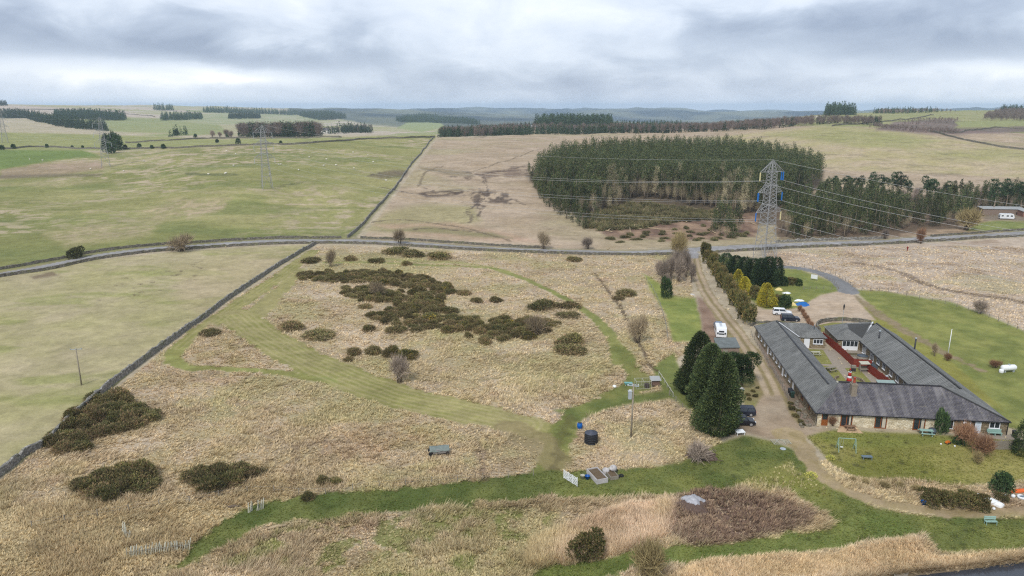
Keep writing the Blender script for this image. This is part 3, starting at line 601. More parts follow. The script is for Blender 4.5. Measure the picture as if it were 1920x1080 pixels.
print('ground verts', len(x))
# ------------------------------------------------------------------ plants: protos of many small leaf-sized faces
LEAFM = attr_material('foliage', .85, .12, .15); TWIGM = attr_material('twigs', .9, .05); BARKM = material('bark', alb((112, 98, 84)), .95, .3, 6, .4)
BARKP = material('pine_bark', alb((158, 142, 122)), .95, .3, 4, .3)
def rdir(n): 
    v = rng.normal(size=(n, 3)); return v / np.linalg.norm(v, axis=1)[:, None]
def leaf_faces(P, D, L, Wd, colors, tri=True, jit=.5):
    """pointed leaf clumps at P along D, length L, width Wd"""
    n = len(P); D = D + rng.normal(size=(n, 3)) * jit; D /= np.linalg.norm(D, axis=1)[:, None]
    A = np.cross(D, rdir(n)); A /= np.linalg.norm(A, axis=1)[:, None] + 1e-9
    L = np.broadcast_to(L, n)[:, None] * rng.uniform(.6, 1.4, (n, 1)); Wd = np.broadcast_to(Wd, n)[:, None] * rng.uniform(.6, 1.4, (n, 1))
    if tri:
        V = np.stack([P - A * Wd / 2, P + A * Wd / 2, P + D * L + A * Wd * .12, P + D * L - A * Wd * .12], 1); F = np.arange(n * 4).reshape(n, 4)
    else:
        V = np.stack([P, P + D * L * .45 - A * Wd / 2, P + D * L, P + D * L * .45 + A * Wd / 2], 1); F = np.arange(n * 4).reshape(n, 4)
    return V.reshape(-1, 3), F, colors
def pal(cs, n, w=None, jit=.14, k=1.15):
    c = np.array([alb(q, k) for q in cs]); i = rng.choice(len(cs), n, p=w); return c[i] * rng.uniform(1 - jit, 1 + jit, (n, 1))
def crown(lobes, n, L, Wd, cs, w=None, up=.35, jit=.55, tri=False, shell=(.72, 1.05), tone=.12, low=-.75, name='crown'):
    """leaf clumps through the outer part of a set of ellipsoid lobes (cx, cy, cz, rx, ry, rz)"""
    lb = np.array(lobes, float); vol = (lb[:, 3] * lb[:, 4] + lb[:, 4] * lb[:, 5] + lb[:, 3] * lb[:, 5]); pr = vol / vol.sum()
    i = rng.choice(len(lb), n, p=pr); d = rdir(n); d[:, 2] = np.where(d[:, 2] < low, -d[:, 2], d[:, 2])
    r = rng.uniform(shell[0], shell[1], (n, 1)); P = lb[i, :3] + d * lb[i, 3:] * r
    keep = np.ones(n, bool)
    for k in range(len(lb)):
        q = ((P - lb[k, :3]) / lb[k, 3:]); keep &= ~(((q ** 2).sum(1) < .36) & (i != k))
    keep &= P[:, 2] > .05
    P, d, i = P[keep], d[keep], i[keep]; m = len(P)
    nd = d / lb[i, 3:]; nd /= np.linalg.norm(nd, axis=1)[:, None]; nd[:, 2] += up
    lt = rng.uniform(1 - tone, 1 + tone, (len(lb), 3)) if tone else np.ones((len(lb), 3))
    c = pal(cs, m, w) * lt[i][:, :1] * (1 + (lt[i] - 1) * .3)
    return leaf_faces(P, nd, L, Wd, c, tri, jit)
def join(parts):
    Vs, Fs, Cs, o = [], [], [], 0
    for V, F, c in parts:
        Vs.append(V); Fs.append(F + o); Cs.append(c); o += len(V)
    return np.concatenate(Vs), np.concatenate(Fs), np.concatenate(Cs)
def twig_cloud(lobes, n, L, w, cs, up=.8, jit=.6, wts=None):
    lb = np.array(lobes, float); i = rng.choice(len(lb), n, p=lb[:, 3] / lb[:, 3].sum())
    d = rdir(n); P = lb[i, :3] + d * lb[i, 3:] * rng.uniform(.15, .95, (n, 1)) ** .6
    P[:, 2] = np.maximum(P[:, 2], .05)
    nd = d * .7; nd[:, 2] += up; return leaf_faces(P, nd, L, w, pal(cs, n, wts), True, jit)
def proto(name, V, F, c, m=LEAFM): return np_mesh(name, V, F, m, cols=c)
def trunk_mesh(name, h, r0, r1, limbs=6, spread=1.6, lo=.4, mat_=None, n=7, lean=.1):
    mb = MB(); pts = [(0, 0, -.4)] + [(random.uniform(-lean, lean) * k, random.uniform(-lean, lean) * k, h * k / 4) for k in range(1, 5)]
    mb.tube(pts, [r0 * 1.25, r0, r0 * .8, (r0 + r1) / 2 * .8, r1], n)
    for k in range(limbs):
        zt = h * random.uniform(lo, .92); a = random.uniform(0, 6.28); s = spread * random.uniform(.6, 1.2)
        mb.tube([(0, 0, zt), (math.cos(a) * s * .5, math.sin(a) * s * .5, zt + s * .25), (math.cos(a) * s, math.sin(a) * s, zt + s * random.uniform(.2, .8))], [r1 * 1.1, r1 * .8, r1 * .35], 5)
    return mb.mesh(name, mat_ or BARKM, True)
def bare_parts(h, spread, nb, ntw, cs, base=.2, wtw=.035, ltw=.8, stems=1, r=.12):
    """limbs plus a haze of thin twigs"""
    mb = MB(); lobes = []
    for s in range(stems):
        a0 = random.uniform(0, 6.28); o = 0 if stems == 1 else random.uniform(.1, .35) * spread
        bx_, by_ = math.cos(a0) * o * .3, math.sin(a0) * o * .3; tx, ty = math.cos(a0) * o * 2, math.sin(a0) * o * 2
        hh = h * random.uniform(.75, .95)
        mb.tube([(bx_, by_, -.3), ((bx_ + tx) / 2, (by_ + ty) / 2, hh * .5), (tx, ty, hh)], [r, r * .7, r * .15], 6)
        for k in range(nb):
            zt = random.uniform(base, .85); px_, py_ = bx_ + (tx - bx_) * zt, by_ + (ty - by_) * zt; a = random.uniform(0, 6.28); L = spread * random.uniform(.5, 1.0) * (1.1 - zt * .6)
            e = (px_ + math.cos(a) * L, py_ + math.sin(a) * L, zt * hh + L * random.uniform(.4, 1.1))
            mb.tube([(px_, py_, zt * hh), ((px_ + e[0]) / 2, (py_ + e[1]) / 2, (zt * hh + e[2]) / 2 - .05 * L), e], [r * .5, r * .35, r * .1], 4)
            lobes.append((e[0] * .85, e[1] * .85, min(e[2], h * .95), L * .55, L * .55, L * .6))
    return mb, twig_cloud(lobes, ntw, ltw, wtw, cs)

GORSE = [(92, 92, 58), (108, 102, 64), (124, 108, 78), (74, 76, 50)]
def gorse_mesh(kind):
    lobes = [(0, 0, .28, .55, .55, .5)]
    for k in range(11):
        a = random.uniform(0, 6.28); rr = random.uniform(.25, .74); s = random.uniform(.22, .36)
        lobes.append((math.cos(a) * rr, math.sin(a) * rr, random.uniform(.12, .5) * (1.1 - rr * .6), s, s, s * random.uniform(.8, 1.2)))
    cs = GORSE if kind != 'bloom' else GORSE + [(150, 128, 42)]
    w = [.36, .3, .2, .14] if kind != 'bloom' else [.3, .25, .15, .15, .15]
    if kind == 'brown': w = [.15, .3, .45, .1]
    V, F, c = crown(lobes, 2600, .19, .06, cs, w, .6, .7, False, (.55, 1.25), .28, -.3)
    V2, F2, c2 = twig_cloud([(0, 0, .22, .9, .9, .25)], 700, .3, .02, [(150, 128, 98), (124, 106, 82), (170, 150, 116)])
    return proto('gorse_foliage', *join([(V, F, c), (V2, F2, c2)]))
GM = [gorse_mesh(k) for k in ('dark', 'dark', 'dark', 'brown', 'brown', 'bloom')]
def gorse(loc, r, h, k, label, group, name='gorse_bush'):
    o = link(name, GM[k], None, loc, random.uniform(0, 6.28)); o.scale = (r, r * random.uniform(.85, 1.15), h)
    return tag(o, label, 'bush', group)
def poly_world(pts, ymin=0, ymax=1e9): return np.array([[*G(a, b, ymin, ymax)[:2]] for a, b in pts])
def scatter(P, sp, n=4000, jitter=None):
    """points inside a world polygon at least sp apart"""
    lo, hi = P.min(0), P.max(0); out = []; cell = {}
    q = np.random.default_rng(int(abs(P.sum()) * 10) % 99991)
    for c in q.uniform(lo, hi, (n, 2)):
        ci = (int(c[0] // sp), int(c[1] // sp)); ok = True
        for i in (-1, 0, 1):
            for j in (-1, 0, 1):
                for d in cell.get((ci[0] + i, ci[1] + j), ()):
                    if (d[0] - c[0]) ** 2 + (d[1] - c[1]) ** 2 < sp * sp: ok = False; break
        if ok: cell.setdefault(ci, []).append(c); out.append(c)
    out = np.array(out)
    if not len(out): return out
    return out[poly_sd(out[:, 0], out[:, 1], P) > 0]
def P3(c): return (c[0], c[1], H(c[0], c[1]) - .12)
# gorse thicket in the middle of the rough field
th = [[(545, 520), (600, 510), (720, 520), (720, 528), (640, 532), (570, 528)], [(640, 540), (700, 534), (760, 548), (760, 566), (690, 568), (650, 556)],
      [(650, 505), (740, 512), (800, 520), (850, 540), (840, 556), (780, 548), (700, 530)], [(770, 548), (850, 540), (835, 580), (860, 600), (960, 600), (970, 640), (900, 645), (860, 625), (760, 622), (700, 605), (695, 592), (760, 580)],
      [(960, 600), (1045, 605), (1040, 616), (985, 640), (950, 628)], [(740, 556), (790, 560), (780, 590), (720, 592)]]
GRP = 'gorse bushes of the dense thicket'
for tpoly in th:
    for c in scatter(poly_world(tpoly), 2.35):
        gorse(P3(c), random.uniform(1.3, 2.4), random.uniform(.8, 2.0), random.choice([0, 1, 2, 2, 3, 4] + ([5] if random.random() < .3 else [])), 'dark olive gorse bush crowded into the dense thicket amid the pale rough field', GRP)
# gorse standing apart: (x, y, half-width px, height px, kind, label)
for a, b, hw, hp, k, lb in [
    (741, 474, 26, 12, 0, 'low dark gorse mound beside the road wall, first of the strip north of the thicket'), (772, 480, 26, 13, 1, 'dark gorse mound in the middle of the strip beside the road wall'),
    (826, 484, 30, 13, 2, 'dark flat gorse mound at the eastern end of the strip by the road wall'), (582, 491, 20, 10, 1, 'small dark gorse close to the far corner of the long field wall'),
    (706, 492, 15, 9, 0, 'small round gorse between the road strip and the thicket'), (762, 497, 12, 9, 2, 'smallest round gorse just south of the road strip'), (658, 488, 14, 11, 3, 'brownish gorse with bare twigs west of the road strip'),
    (870, 551, 18, 9, 3, 'thin gorse patch east of the thicket, behind the pair of small ones'), (895, 566, 14, 10, 1, 'western of two small gorse clumps east of the thicket'), (928, 565, 15, 10, 2, 'eastern of two small gorse clumps east of the thicket'),
    (1018, 577, 32, 15, 0, 'broad dark gorse below the curved mown path'), (1068, 576, 24, 12, 3, 'brown tinged gorse touching the curved mown path'), (1063, 593, 26, 8, 4, 'low thin gorse lying below the curved mown path'),
    (1075, 489, 17, 9, 2, 'lone gorse near the road between the curved path and the junction'), (1070, 645, 34, 22, 2, 'dark gorse standing south-east of the thicket'), (1066, 660, 32, 16, 4, 'greyish gorse in front of the dark one south-east of the thicket'),
    (1175, 552, 22, 12, 4, 'brownish gorse beside the ditch east of the curved path'), (1160, 561, 14, 9, 3, 'small gorse in the ditch east of the curved path'),
    (398, 626, 22, 12, 4, 'lone brown gorse at the tip of the pale triangle between mown paths'), (546, 616, 28, 17, 3, 'brown gorse of the pair west of the thicket, farther one'), (603, 630, 34, 13, 4, 'low brown gorse of the pair west of the thicket, nearer one'),
    (686, 577, 14, 9, 3, 'small gorse just off the western edge of the thicket'), (692, 620, 18, 13, 2, 'gorse detached from the thicket on its near western side'), (742, 622, 22, 13, 1, 'gorse detached from the thicket on its near side'),
    (664, 664, 18, 15, 3, 'small gorse beside the bramble south of the thicket'), (700, 662, 17, 18, 4, 'gorse standing between the small one and the flowering gorse'), (763, 672, 22, 20, 5, 'gorse with yellow flowers south of the thicket'), (735, 668, 20, 24, 2, 'tall dark gorse behind the bramble south of the thicket'),
    (655, 676, 12, 10, 3, 'smallest gorse clump south-west of the thicket'), (605, 905, 16, 18, 1, 'small dark gorse on the edge of the lush green strip'), (578, 936, 14, 18, 0, 'small gorse at the wire fence above the lush green strip'), (630, 905, 18, 14, 2, 'dark gorse by the old fence line above the lush strip')]:
    p = G(a, b); s = p.y / 1240; gorse((p.x, p.y, p.z - .1), hw * s, max(.8, hp * s * .95), k, lb, 'gorse bushes standing apart')
# the four large gorse masses near the long wall
for poly_, lb, sp in [([(95, 825), (130, 780), (170, 748), (240, 745), (252, 766), (285, 782), (282, 806), (240, 812), (190, 822), (160, 846), (112, 848)], 'dark gorse bush in the large mass against the long field wall', 2.0),
                  ([(142, 928), (170, 900), (250, 875), (288, 882), (285, 912), (240, 928), (190, 936)], 'dark gorse bush in the oval mass west of the post stack', 1.8),
                  ([(338, 892), (375, 885), (420, 884), (485, 888), (482, 898), (440, 914), (400, 920), (360, 912)], 'dark gorse bush in the ragged mass near the wire fence', 1.8)]:
    for c in scatter(poly_world(poly_), sp):
        gorse(P3(c), random.uniform(1.5, 2.4), random.uniform(1.2, 2.4), random.choice([0, 1, 2, 0, 1, 3]), lb, lb.replace('bush in', 'bushes in'))

# ---- pines of the plantation
PINE = [(68, 80, 50), (84, 92, 58), (56, 68, 46), (100, 98, 68)]
def pine_parts(h, cr, clear, n, dead=200, cs=PINE, rad=1.0):
    lobes = []; z0 = h * clear
    for k in range(9):
        t = (k + .5) / 9; zz = z0 + (h - z0) * t; r = cr * (1.0 - .60 * t ** 2.4) * random.uniform(.7, 1.15); a = random.uniform(0, 6.28); o = r * random.uniform(.2, .55)
        lobes.append((math.cos(a) * o, math.sin(a) * o, zz, r * .72, r * .72, (h - z0) * .10 + .35))
    V, F, c = crown(lobes, n, .62, .30, cs, None, .35, .6, False, (.35, 1.05), .14)
    ps = [(V, F, c)]
    if dead: ps.append(twig_cloud([(0, 0, z0 * .75, cr * .55, cr * .55, z0 * .42)], dead, .9, .05, [(156, 142, 114), (130, 120, 96), (138, 132, 98), (172, 158, 132)], .1, .5))
    return join(ps)
PINES = []
for v in range(5):
    h = [16, 18, 17, 15, 18][v]; cl = [.5, .58, .42, .36, .62][v]
    cm = proto('pine_crown', *pine_parts(h, random.uniform(2.0, 2.6), cl, 760, 620)); tm_ = trunk_mesh('pine_trunk', h * .95, .22, .06, 3, .9, .3, BARKP, 6, .06)
    PINES.append((cm, tm_))
DEADP = []
for v in range(3):
    h = [15, 17, 13][v]; lobes = [(random.uniform(-.5, .5), random.uniform(-.5, .5), h * t, 1.5 * (1.1 - t * .6), 1.5 * (1.1 - t * .6), h * .09) for t in (.25, .38, .5, .62, .74, .85, .94)]
    ps = [twig_cloud(lobes, 1300, 1.0, .055, [(168, 156, 126), (146, 138, 108), (152, 146, 110), (182, 170, 144)], .15, .5), crown(lobes[4:], 260, .5, .22, PINE, None, .35, .6, False, (.5, 1.05), .1)]
    DEADP.append((proto('pine_crown', *join(ps)), trunk_mesh('pine_trunk', h * .98, .2, .06, 3, .9, .3, BARKP, 6, .08)))
EDGE = []
for v in range(3):
    h = [15, 17, 13][v]; EDGE.append((proto('pine_crown', *pine_parts(h, random.uniform(2.6, 3.1), .10, 1300, 80)), trunk_mesh('pine_trunk', h * .95, .24, .06, 3, .9, .3, BARKP, 6, .06)))
ROUND = []
for v in range(3):
    h = [13, 14, 12][v]; lobes = [(random.uniform(-1.6, 1.6), random.uniform(-1.6, 1.6), h * random.uniform(.45, .9), random.uniform(1.3, 2.2), random.uniform(1.3, 2.2), random.uniform(1.1, 1.9)) for _ in range(9)]
    ROUND.append((proto('pine_crown', *crown(lobes, 1500, .6, .3, [(54, 72, 48), (66, 84, 54), (48, 62, 44)], None, .4, .55, False, (.5, 1.05), .15)), trunk_mesh('pine_trunk', h * .8, .26, .08, 7, 2.0, .35, BARKP, 6, .1)))
def tree(name, pr, loc, s, label, group, cat='tree', sz=None, trunk='trunk', crown_='crown'):
    t_ = thing(name, label, cat, loc, random.uniform(0, 6.28), group); t_.scale = (s * random.uniform(.9, 1.1), s * random.uniform(.9, 1.1), sz or s)
    link(crown_, pr[0], t_); link(trunk, pr[1], t_); return t_
forest = poly_world([(1000, 345), (1025, 325), (1070, 310), (1150, 301), (1280, 299), (1400, 301), (1490, 318), (1542, 340), (1532, 362), (1490, 380), (1440, 398), (1400, 402), (1335, 394), (1290, 386), (1240, 374), (1195, 372), (1170, 384), (1120, 408), (1085, 404), (1040, 384), (1008, 364)], 200, 600)
pts = scatter(forest, 3.5, 30000)
gap_ = poly_sd(pts[:, 0], pts[:, 1], poly_world([(1110, 372), (1140, 345), (1165, 345), (1166, 372), (1140, 395)], 200, 600)) > 0
pts = pts[np.argsort(pts[:, 1] * 1.0)]
sdp = poly_sd(pts[:, 0], pts[:, 1], forest); n_obj = 0; rest = []
for c, s_ in zip(pts, sdp):
    if H(c[0], c[1]) > 100: continue
    west = c[0] / c[1] < .092 and s_ < 14
    pr = random.choice(EDGE) if (west or (s_ < 4 and c[0] / c[1] > .35)) else random.choice(PINES)
    if not west and .12 < c[0] / c[1] < .34 and c[1] < 425 and random.random() < .45: pr = random.choice(DEADP)
    s = random.choice([random.uniform(.86, 1.08), random.uniform(.7, 1.12)]) * (.86 if west and s_ < 6 else 1)
    if n_obj < 270:
        tree('plantation_pine', pr, P3(c), s, 'tall slim dark green pine crowded into the dense plantation beyond the road', 'pines of the dense plantation'); n_obj += 1
    else: rest.append((c, s))
def merged(name, pos, protos_mesh, smin, smax, label, cat, sub=None, mat_=LEAFM, zs=1.0):
    """many far trees that read as one mass"""
    Vs, Fs, Cs, o = [], [], [], 0
    for c in pos:
        V, F, cc = random.choice(protos_mesh); a = random.uniform(0, 6.28); s = random.uniform(smin, smax)
        if sub and sub < len(F): pick = rng.choice(len(F), sub, replace=False); V = V.reshape(-1, F.shape[1], 3)[pick].reshape(-1, 3); cc = cc[pick]; F = np.arange(len(V)).reshape(-1, F.shape[1])
        k, q = math.cos(a) * s, math.sin(a) * s; Vr = np.column_stack([V[:, 0] * k - V[:, 1] * q, V[:, 0] * q + V[:, 1] * k, V[:, 2] * s * zs]) + np.array(P3(c))
        Vs.append(Vr); Fs.append(F + o); Cs.append(cc * random.uniform(.82, 1.18)); o += len(Vr)
    return tag(link(name, np_mesh(name, np.concatenate(Vs), np.concatenate(Fs), mat_, cols=np.concatenate(Cs))), label, cat, None, 'stuff')
FP = [pine_parts(h, 2.4, .45, 420, 0) for h in (16, 17, 18)]
merged('pine_plantation', [c for c, s in rest], FP, .9, 1.08, 'deep rows of dark pines behind the front trees of the dense plantation', 'wood')
print('pines', n_obj, len(rest))
for a, b in [(1338, 436), (1350, 442), (1362, 446), (1374, 446), (1384, 440), (1345, 424), (1366, 428), (1380, 424), (1356, 414)]:
    tree('pine_tree', random.choice(PINES[2:4] + EDGE[:1]), P3(G(a, b, 200)), random.uniform(.66, .84), 'slim pine in the small clump in front of the plantation by the junction', 'pines of the small clump by the junction')
for a, b in [(1012, 372), (1020, 380), (1030, 388), (1040, 396), (1050, 403), (1062, 410), (1074, 417), (1086, 424), (1096, 430), (1060, 400), (1080, 408), (1100, 414), (1046, 392), (1115, 424), (1094, 402)]:
    tree('pine_tree', random.choice(EDGE), P3(G(a, b, 200)), random.uniform(.4, .75), 'low bushy pine on the sloping western edge of the plantation', 'low pines on the western plantation edge')
for a, b in [(992, 325), (998, 338), (1003, 352)]:
    tree('pine_tree', EDGE[2], P3(G(a, b, 200)), random.uniform(.45, .6), 'short bushy pine on the western tip of the plantation', 'short pines on the plantation tip')
# right-hand wood: round-headed pines, slim pines and bare birches
BIRCH = [(132, 118, 110), (116, 104, 96), (146, 132, 120), (106, 94, 84)]
BARE = []
for v in range(4):
    mb, tw = bare_parts([11, 9, 12, 10][v], 2.6, 9, 1100, BIRCH, .25, .045, 1.0, 1, .13)
    BARE.append((proto('bare_crown', *tw, TWIGM), mb.mesh('bare_trunk', BARKM, True)))
for a, b, s in [(1562, 372, 1.0), (1586, 374, 1.05), (1608, 374, 1.05), (1632, 374, 1.1), (1652, 374, 1.1), (1673, 372, 1.05), (1686, 374, 1.1), (1700, 376, .9), (1735, 384, 1.1), (1744, 386, 1.15), (1545, 380, .9), (1862, 400, 1.2), (1885, 392, 1.1), (1912, 398, 1.2), (1770, 390, 1.0), (1782, 380, .8)]:
    tree('round_pine', random.choice(ROUND), P3(G(a, b, 200)), s * 1.0, 'dark round headed pine standing along the back of the roadside wood', 'round headed pines at the back of the roadside wood')
wp = poly_world([(1462, 442), (1480, 405), (1540, 385), (1640, 388), (1690, 402), (1694, 430), (1600, 446), (1500, 450)], 200)
for c in scatter(wp, 4.0): tree('roadside_pine', random.choice(PINES + EDGE + EDGE), P3(c), random.uniform(.72, .92), 'dark slim pine in the block of trees right behind the pylon', 'pines of the block behind the pylon')
wp = poly_world([(1715, 420), (1725, 395), (1800, 388), (1925, 392), (2100, 390), (2100, 398), (1850, 398), (1810, 420), (1770, 430)], 200)
for c in scatter(wp, 5.0): tree('roadside_pine', random.choice(PINES + EDGE + EDGE), P3(c), random.uniform(.6, .9), 'dark pine in the mixed eastern end of the roadside wood', 'pines in the eastern roadside wood')
for a, b in [(1690, 420), (1702, 426), (1712, 418), (1724, 424), (1736, 416), (1748, 424), (1700, 408), (1718, 400), (1732, 404), (1750, 406), (1766, 414), (1840, 392), (1856, 388), (1872, 390), (1890, 386), (1904, 390), (1918, 386), (1780, 396), (1796, 392), (1812, 388), (1826, 392), (1880, 380), (1900, 376)]:
    tree('roadside_pine', random.choice(PINES + EDGE + EDGE), P3(G(a, b, 200)), random.uniform(.6, .85), 'dark pine in the mixed eastern end of the roadside wood', 'pines in the eastern roadside wood')
for a, b in [(1700, 402), (1706, 415), (1698, 388), (1712, 392), (1722, 404), (1690, 390), (1660, 388), (1640, 390), (1760, 384), (1745, 400), (1780, 384), (1800, 384), (1815, 396), (1840, 376), (1855, 380), (1870, 384), (1895, 372), (1915, 366), (1838, 388), (1720, 376), (1755, 410), (1560, 392), (1590, 392), (1905, 378), (1925, 380), (1825, 404)]:
    tree('bare_birch', random.choice(BARE), P3(G(a, b, 200)), random.uniform(.75, 1.05), 'leafless purplish birch among the pines of the roadside wood', 'leafless birches of the roadside wood')
# brush and windthrown trunks on the felled ground
BR = [(128, 118, 84), (112, 106, 74), (92, 96, 62), (146, 130, 100)]
BRUSH = []
for v in range(3):
    lobes = [(random.uniform(-.7, .7), random.uniform(-.7, .7), random.uniform(.1, .45), .4, .4, .3) for _ in range(7)]
    a_ = twig_cloud(lobes, 700, .5, .03, BR + [(84, 72, 56)]); b_ = crown(lobes, 500, .22, .1, [(84, 92, 58), (98, 100, 68), (110, 104, 76)], None, .3, .7, True)
    BRUSH.append(proto('brush', *join([a_, b_])))
for c in scatter(poly_world([(1095, 425), (1120, 400), (1180, 380), (1260, 388), (1340, 400), (1330, 412), (1250, 420), (1180, 432), (1120, 436)], 200), 3.4):
    o = link('brush_heap', BRUSH[random.randrange(3)], None, P3(c), random.uniform(0, 6.28)); r = random.uniform(2.0, 3.6); o.scale = (r, r, random.uniform(1.6, 3.4))
    tag(o, 'grey green heap of windthrown branches in front of the plantation', 'brush heap', 'heaps of windthrown branches')
for c in scatter(poly_world([(1130, 446), (1200, 436), (1330, 420), (1400, 425), (1410, 446), (1280, 458), (1150, 456)], 200), 5.5):
    o = link('bramble_bush', BRUSH[random.randrange(3)], None, P3(c), random.uniform(0, 6.28)); r = random.uniform(1.2, 2.4); o.scale = (r, r, random.uniform(.8, 1.6))
    tag(o, 'low brown bramble on the cleared ground beside the road', 'bush', 'brambles on the cleared ground')
LOGM = material('fallen_timber', alb((186, 166, 134)), .9, .25, 2)
for k in range(26):
    p = G(random.uniform(1130, 1410), random.uniform(388, 436), 200); a = random.uniform(0, 3.14); L = random.uniform(4, 11); mb = MB()
    mb.tube([(-L / 2, 0, .3), (L / 2, 0, random.uniform(.3, 1.6))], [.2, .1], 6)
    tag(mb.build('fallen_log', LOGM, None, (p.x, p.y, p.z), True, a), 'pale fallen trunk lying on the cleared ground before the plantation', 'log', 'fallen trunks on the cleared ground')
# belts and blocks of woodland far off
FB = []
for v in range(3):
    h = 9; lobes = [(random.uniform(-1.5, 1.5), random.uniform(-1.5, 1.5), random.uniform(2, 8), 1.5, 1.5, 1.5) for _ in range(7)]
    FB.append(twig_cloud(lobes, 240, 1.6, .16, [(122, 108, 100), (106, 96, 88), (100, 90, 82), (134, 120, 110)]))
FC = [crown([(0, 0, h * t, 2.6 * (1.05 - t), 2.6 * (1.05 - t), h * .14) for t in (.12, .3, .48, .66, .84)], 170, 1.3, .7, [(60, 76, 56), (70, 84, 60), (52, 66, 52)], None, .3, .6, False, (.5, 1.05), .1) for h in (11, 12, 13)]
def wood(name, poly_, sp, prs, s0, s1, label, yr, n=6000, cap=900):
    P = poly_world(poly_, *yr); q = scatter(P, sp, n)[:cap]
    if len(q): merged(name, q, prs, s0, s1, label, 'wood')
wood('larch_belt', [(822, 257), (900, 258), (1000, 251), (1280, 249), (1420, 244), (1540, 234), (1650, 237), (1650, 232), (1560, 229), (1420, 237), (1280, 243), (1000, 246), (830, 252)], 4.6, FB + FB + FB[:1] + FC[:1], .85, 1.15, 'long brown belt of leafless larches along the crest beyond the pale moor', (600, 1000), 40000, 1000)
wood('conifer_belt', [(822, 257.5), (1000, 252), (1240, 250), (1240, 248), (1000, 250), (830, 256)], 5.5, FC, .75, 1.0, 'line of dark conifers in front of the brown larch belt', (600, 1000), 20000, 260)
wood('pine_block', [(1003, 237), (1080, 234), (1148, 236), (1145, 239), (1080, 237.5), (1010, 239)], 6.5, FC, 1.3, 1.6, 'dark pine block on the crest beyond the larch belt', (900, 1400), 30000, 500)
wood('pine_strip', [(1148, 236.5), (1280, 236.5), (1280, 239), (1150, 239)], 6.5, FC, .7, .85, 'low dark strip of pines running on from the crest block', (900, 1400), 30000, 400)
wood('conifer_strip', [(936, 239), (1003, 236), (1003, 237.5), (940, 240.5)], 7, FC, .5, .65, 'thin conifer strip west of the crest block', (900, 1500), 30000, 200)
wood('skyline_clump', [(1546, 217), (1604, 216), (1602, 213.8), (1550, 214.5)], 7, FC, 1.3, 1.8, 'tall dark conifer clump standing up on the eastern skyline', (1000, 1500), 30000, 120)
wood('skyline_wood', [(1635, 213), (1760, 211), (1800, 211), (1760, 209.5), (1650, 210.5)], 8, FB + FC, .6, .9, 'low brown wood along the eastern skyline beyond the clump', (1000, 1700), 30000, 300)
wood('hilltop_wood', [(1838, 226), (1930, 229), (2050, 228), (2050, 212), (1870, 212)], 8, FB, .9, 1.2, 'brown leafless wood on the hilltop at the edge of the view', (800, 1700), 30000, 500)
wood('hill_pines', [(1870, 212.5), (1930, 212), (2000, 212), (2000, 208), (1880, 208)], 8, FC, .9, 1.2, 'dark pines behind the brown hilltop wood', (1100, 1700), 30000, 250)
wood('scrub_strip', [(1640, 238), (1700, 243), (1800, 250), (1790, 252), (1690, 246), (1630, 240)], 4, FB, .35, .6, 'brown scrub running down the hill from the larch belt', (640, 1000), 30000, 260)
wood('heather_scrub', [(1680, 230), (1740, 222), (1800, 224), (1790, 232), (1720, 236)], 7, FB, .25, .45, 'dark scrub on the heather slope of the eastern hill', (760, 1500), 30000, 220)
wood('stock_wood', [(445, 257.5), (520, 258), (600, 257), (600, 253), (520, 253), (450, 254)], 7, FB + FC[:1], 1.3, 1.8, 'grey leafless wood behind the crest of the green pasture', (700, 1100), 30000, 300)
wood('farm_wood', [(600, 252), (700, 248), (700, 246), (610, 249)], 14, FB + FC, 1.0, 1.6, 'straggling trees around the pale farmstead beyond the pasture', (1000, 1500), 30000, 140)
for nm, pg, lb, sp, ss, yr in [
    ('hill_plantation', [(100, 226), (150, 224), (232, 227), (235, 222.5), (160, 217), (105, 218)], 'long dark plantation block on the tan western hill', 15, (1.3, 1.6), (1200, 2700)),
    ('hill_wood', [(-60, 222), (50, 222), (60, 226), (110, 238), (205, 247), (200, 242), (120, 232), (75, 222), (40, 215), (-60, 216)], 'dark wood stepping down the western hillside', 11, (1.0, 1.4), (700, 2700)),
    ('summit_wood', [(-60, 198.5), (14, 198.5), (12, 196.8), (-60, 196)], 'small dark wood on the western summit', 14, (1.2, 1.5), (1800, 3000)),
    ('valley_wood', [(300, 226), (380, 224), (378, 221), (305, 222)], 'dark wood below the tan hill across the valley', 16, (1.1, 1.5), (1300, 4200)),
    ('valley_strip', [(286, 206.5), (325, 208), (325, 206), (290, 205.5)], 'dark clump high on the far side of the valley', 20, (1.6, 2.2), (2200, 6000)),
    ('ridge_wood', [(380, 211), (470, 213), (560, 216), (560, 213), (470, 211), (390, 209)], 'thin dark woods strung along the far ridge', 20, (1.3, 1.9), (1800, 6000)),
    ('ridge_block', [(430, 223), (488, 222), (488, 219), (430, 220)], 'dark woodland strip among the far valley fields', 18, (1.1, 1.6), (1400, 5000)),
    ('round_hill_wood', [(560, 216), (620, 214), (650, 222), (600, 226), (570, 220)], 'dark wood draped over the round hill across the valley', 20, (1.4, 2.0), (1800, 6000)),
    ('hillside_wood', [(740, 227), (790, 219), (880, 228), (900, 234), (800, 230), (760, 231)], 'dark wood above the light green field across the valley', 22, (1.3, 1.9), (1400, 7000)),
    ('dale_wood', [(640, 250), (700, 250), (690, 246), (640, 245)], 'dark wood in the dip behind the pasture crest', 14, (.9, 1.3), (1000, 3500)),
    ('vale_wood', [(300, 258), (330, 251), (360, 253), (340, 257)], 'scattered dark trees between the far fields', 22, (.8, 1.2), (700, 2500))]:
    wood(nm, pg, sp * .62, FC, ss[0], ss[1], lb, yr, 60000, 800)
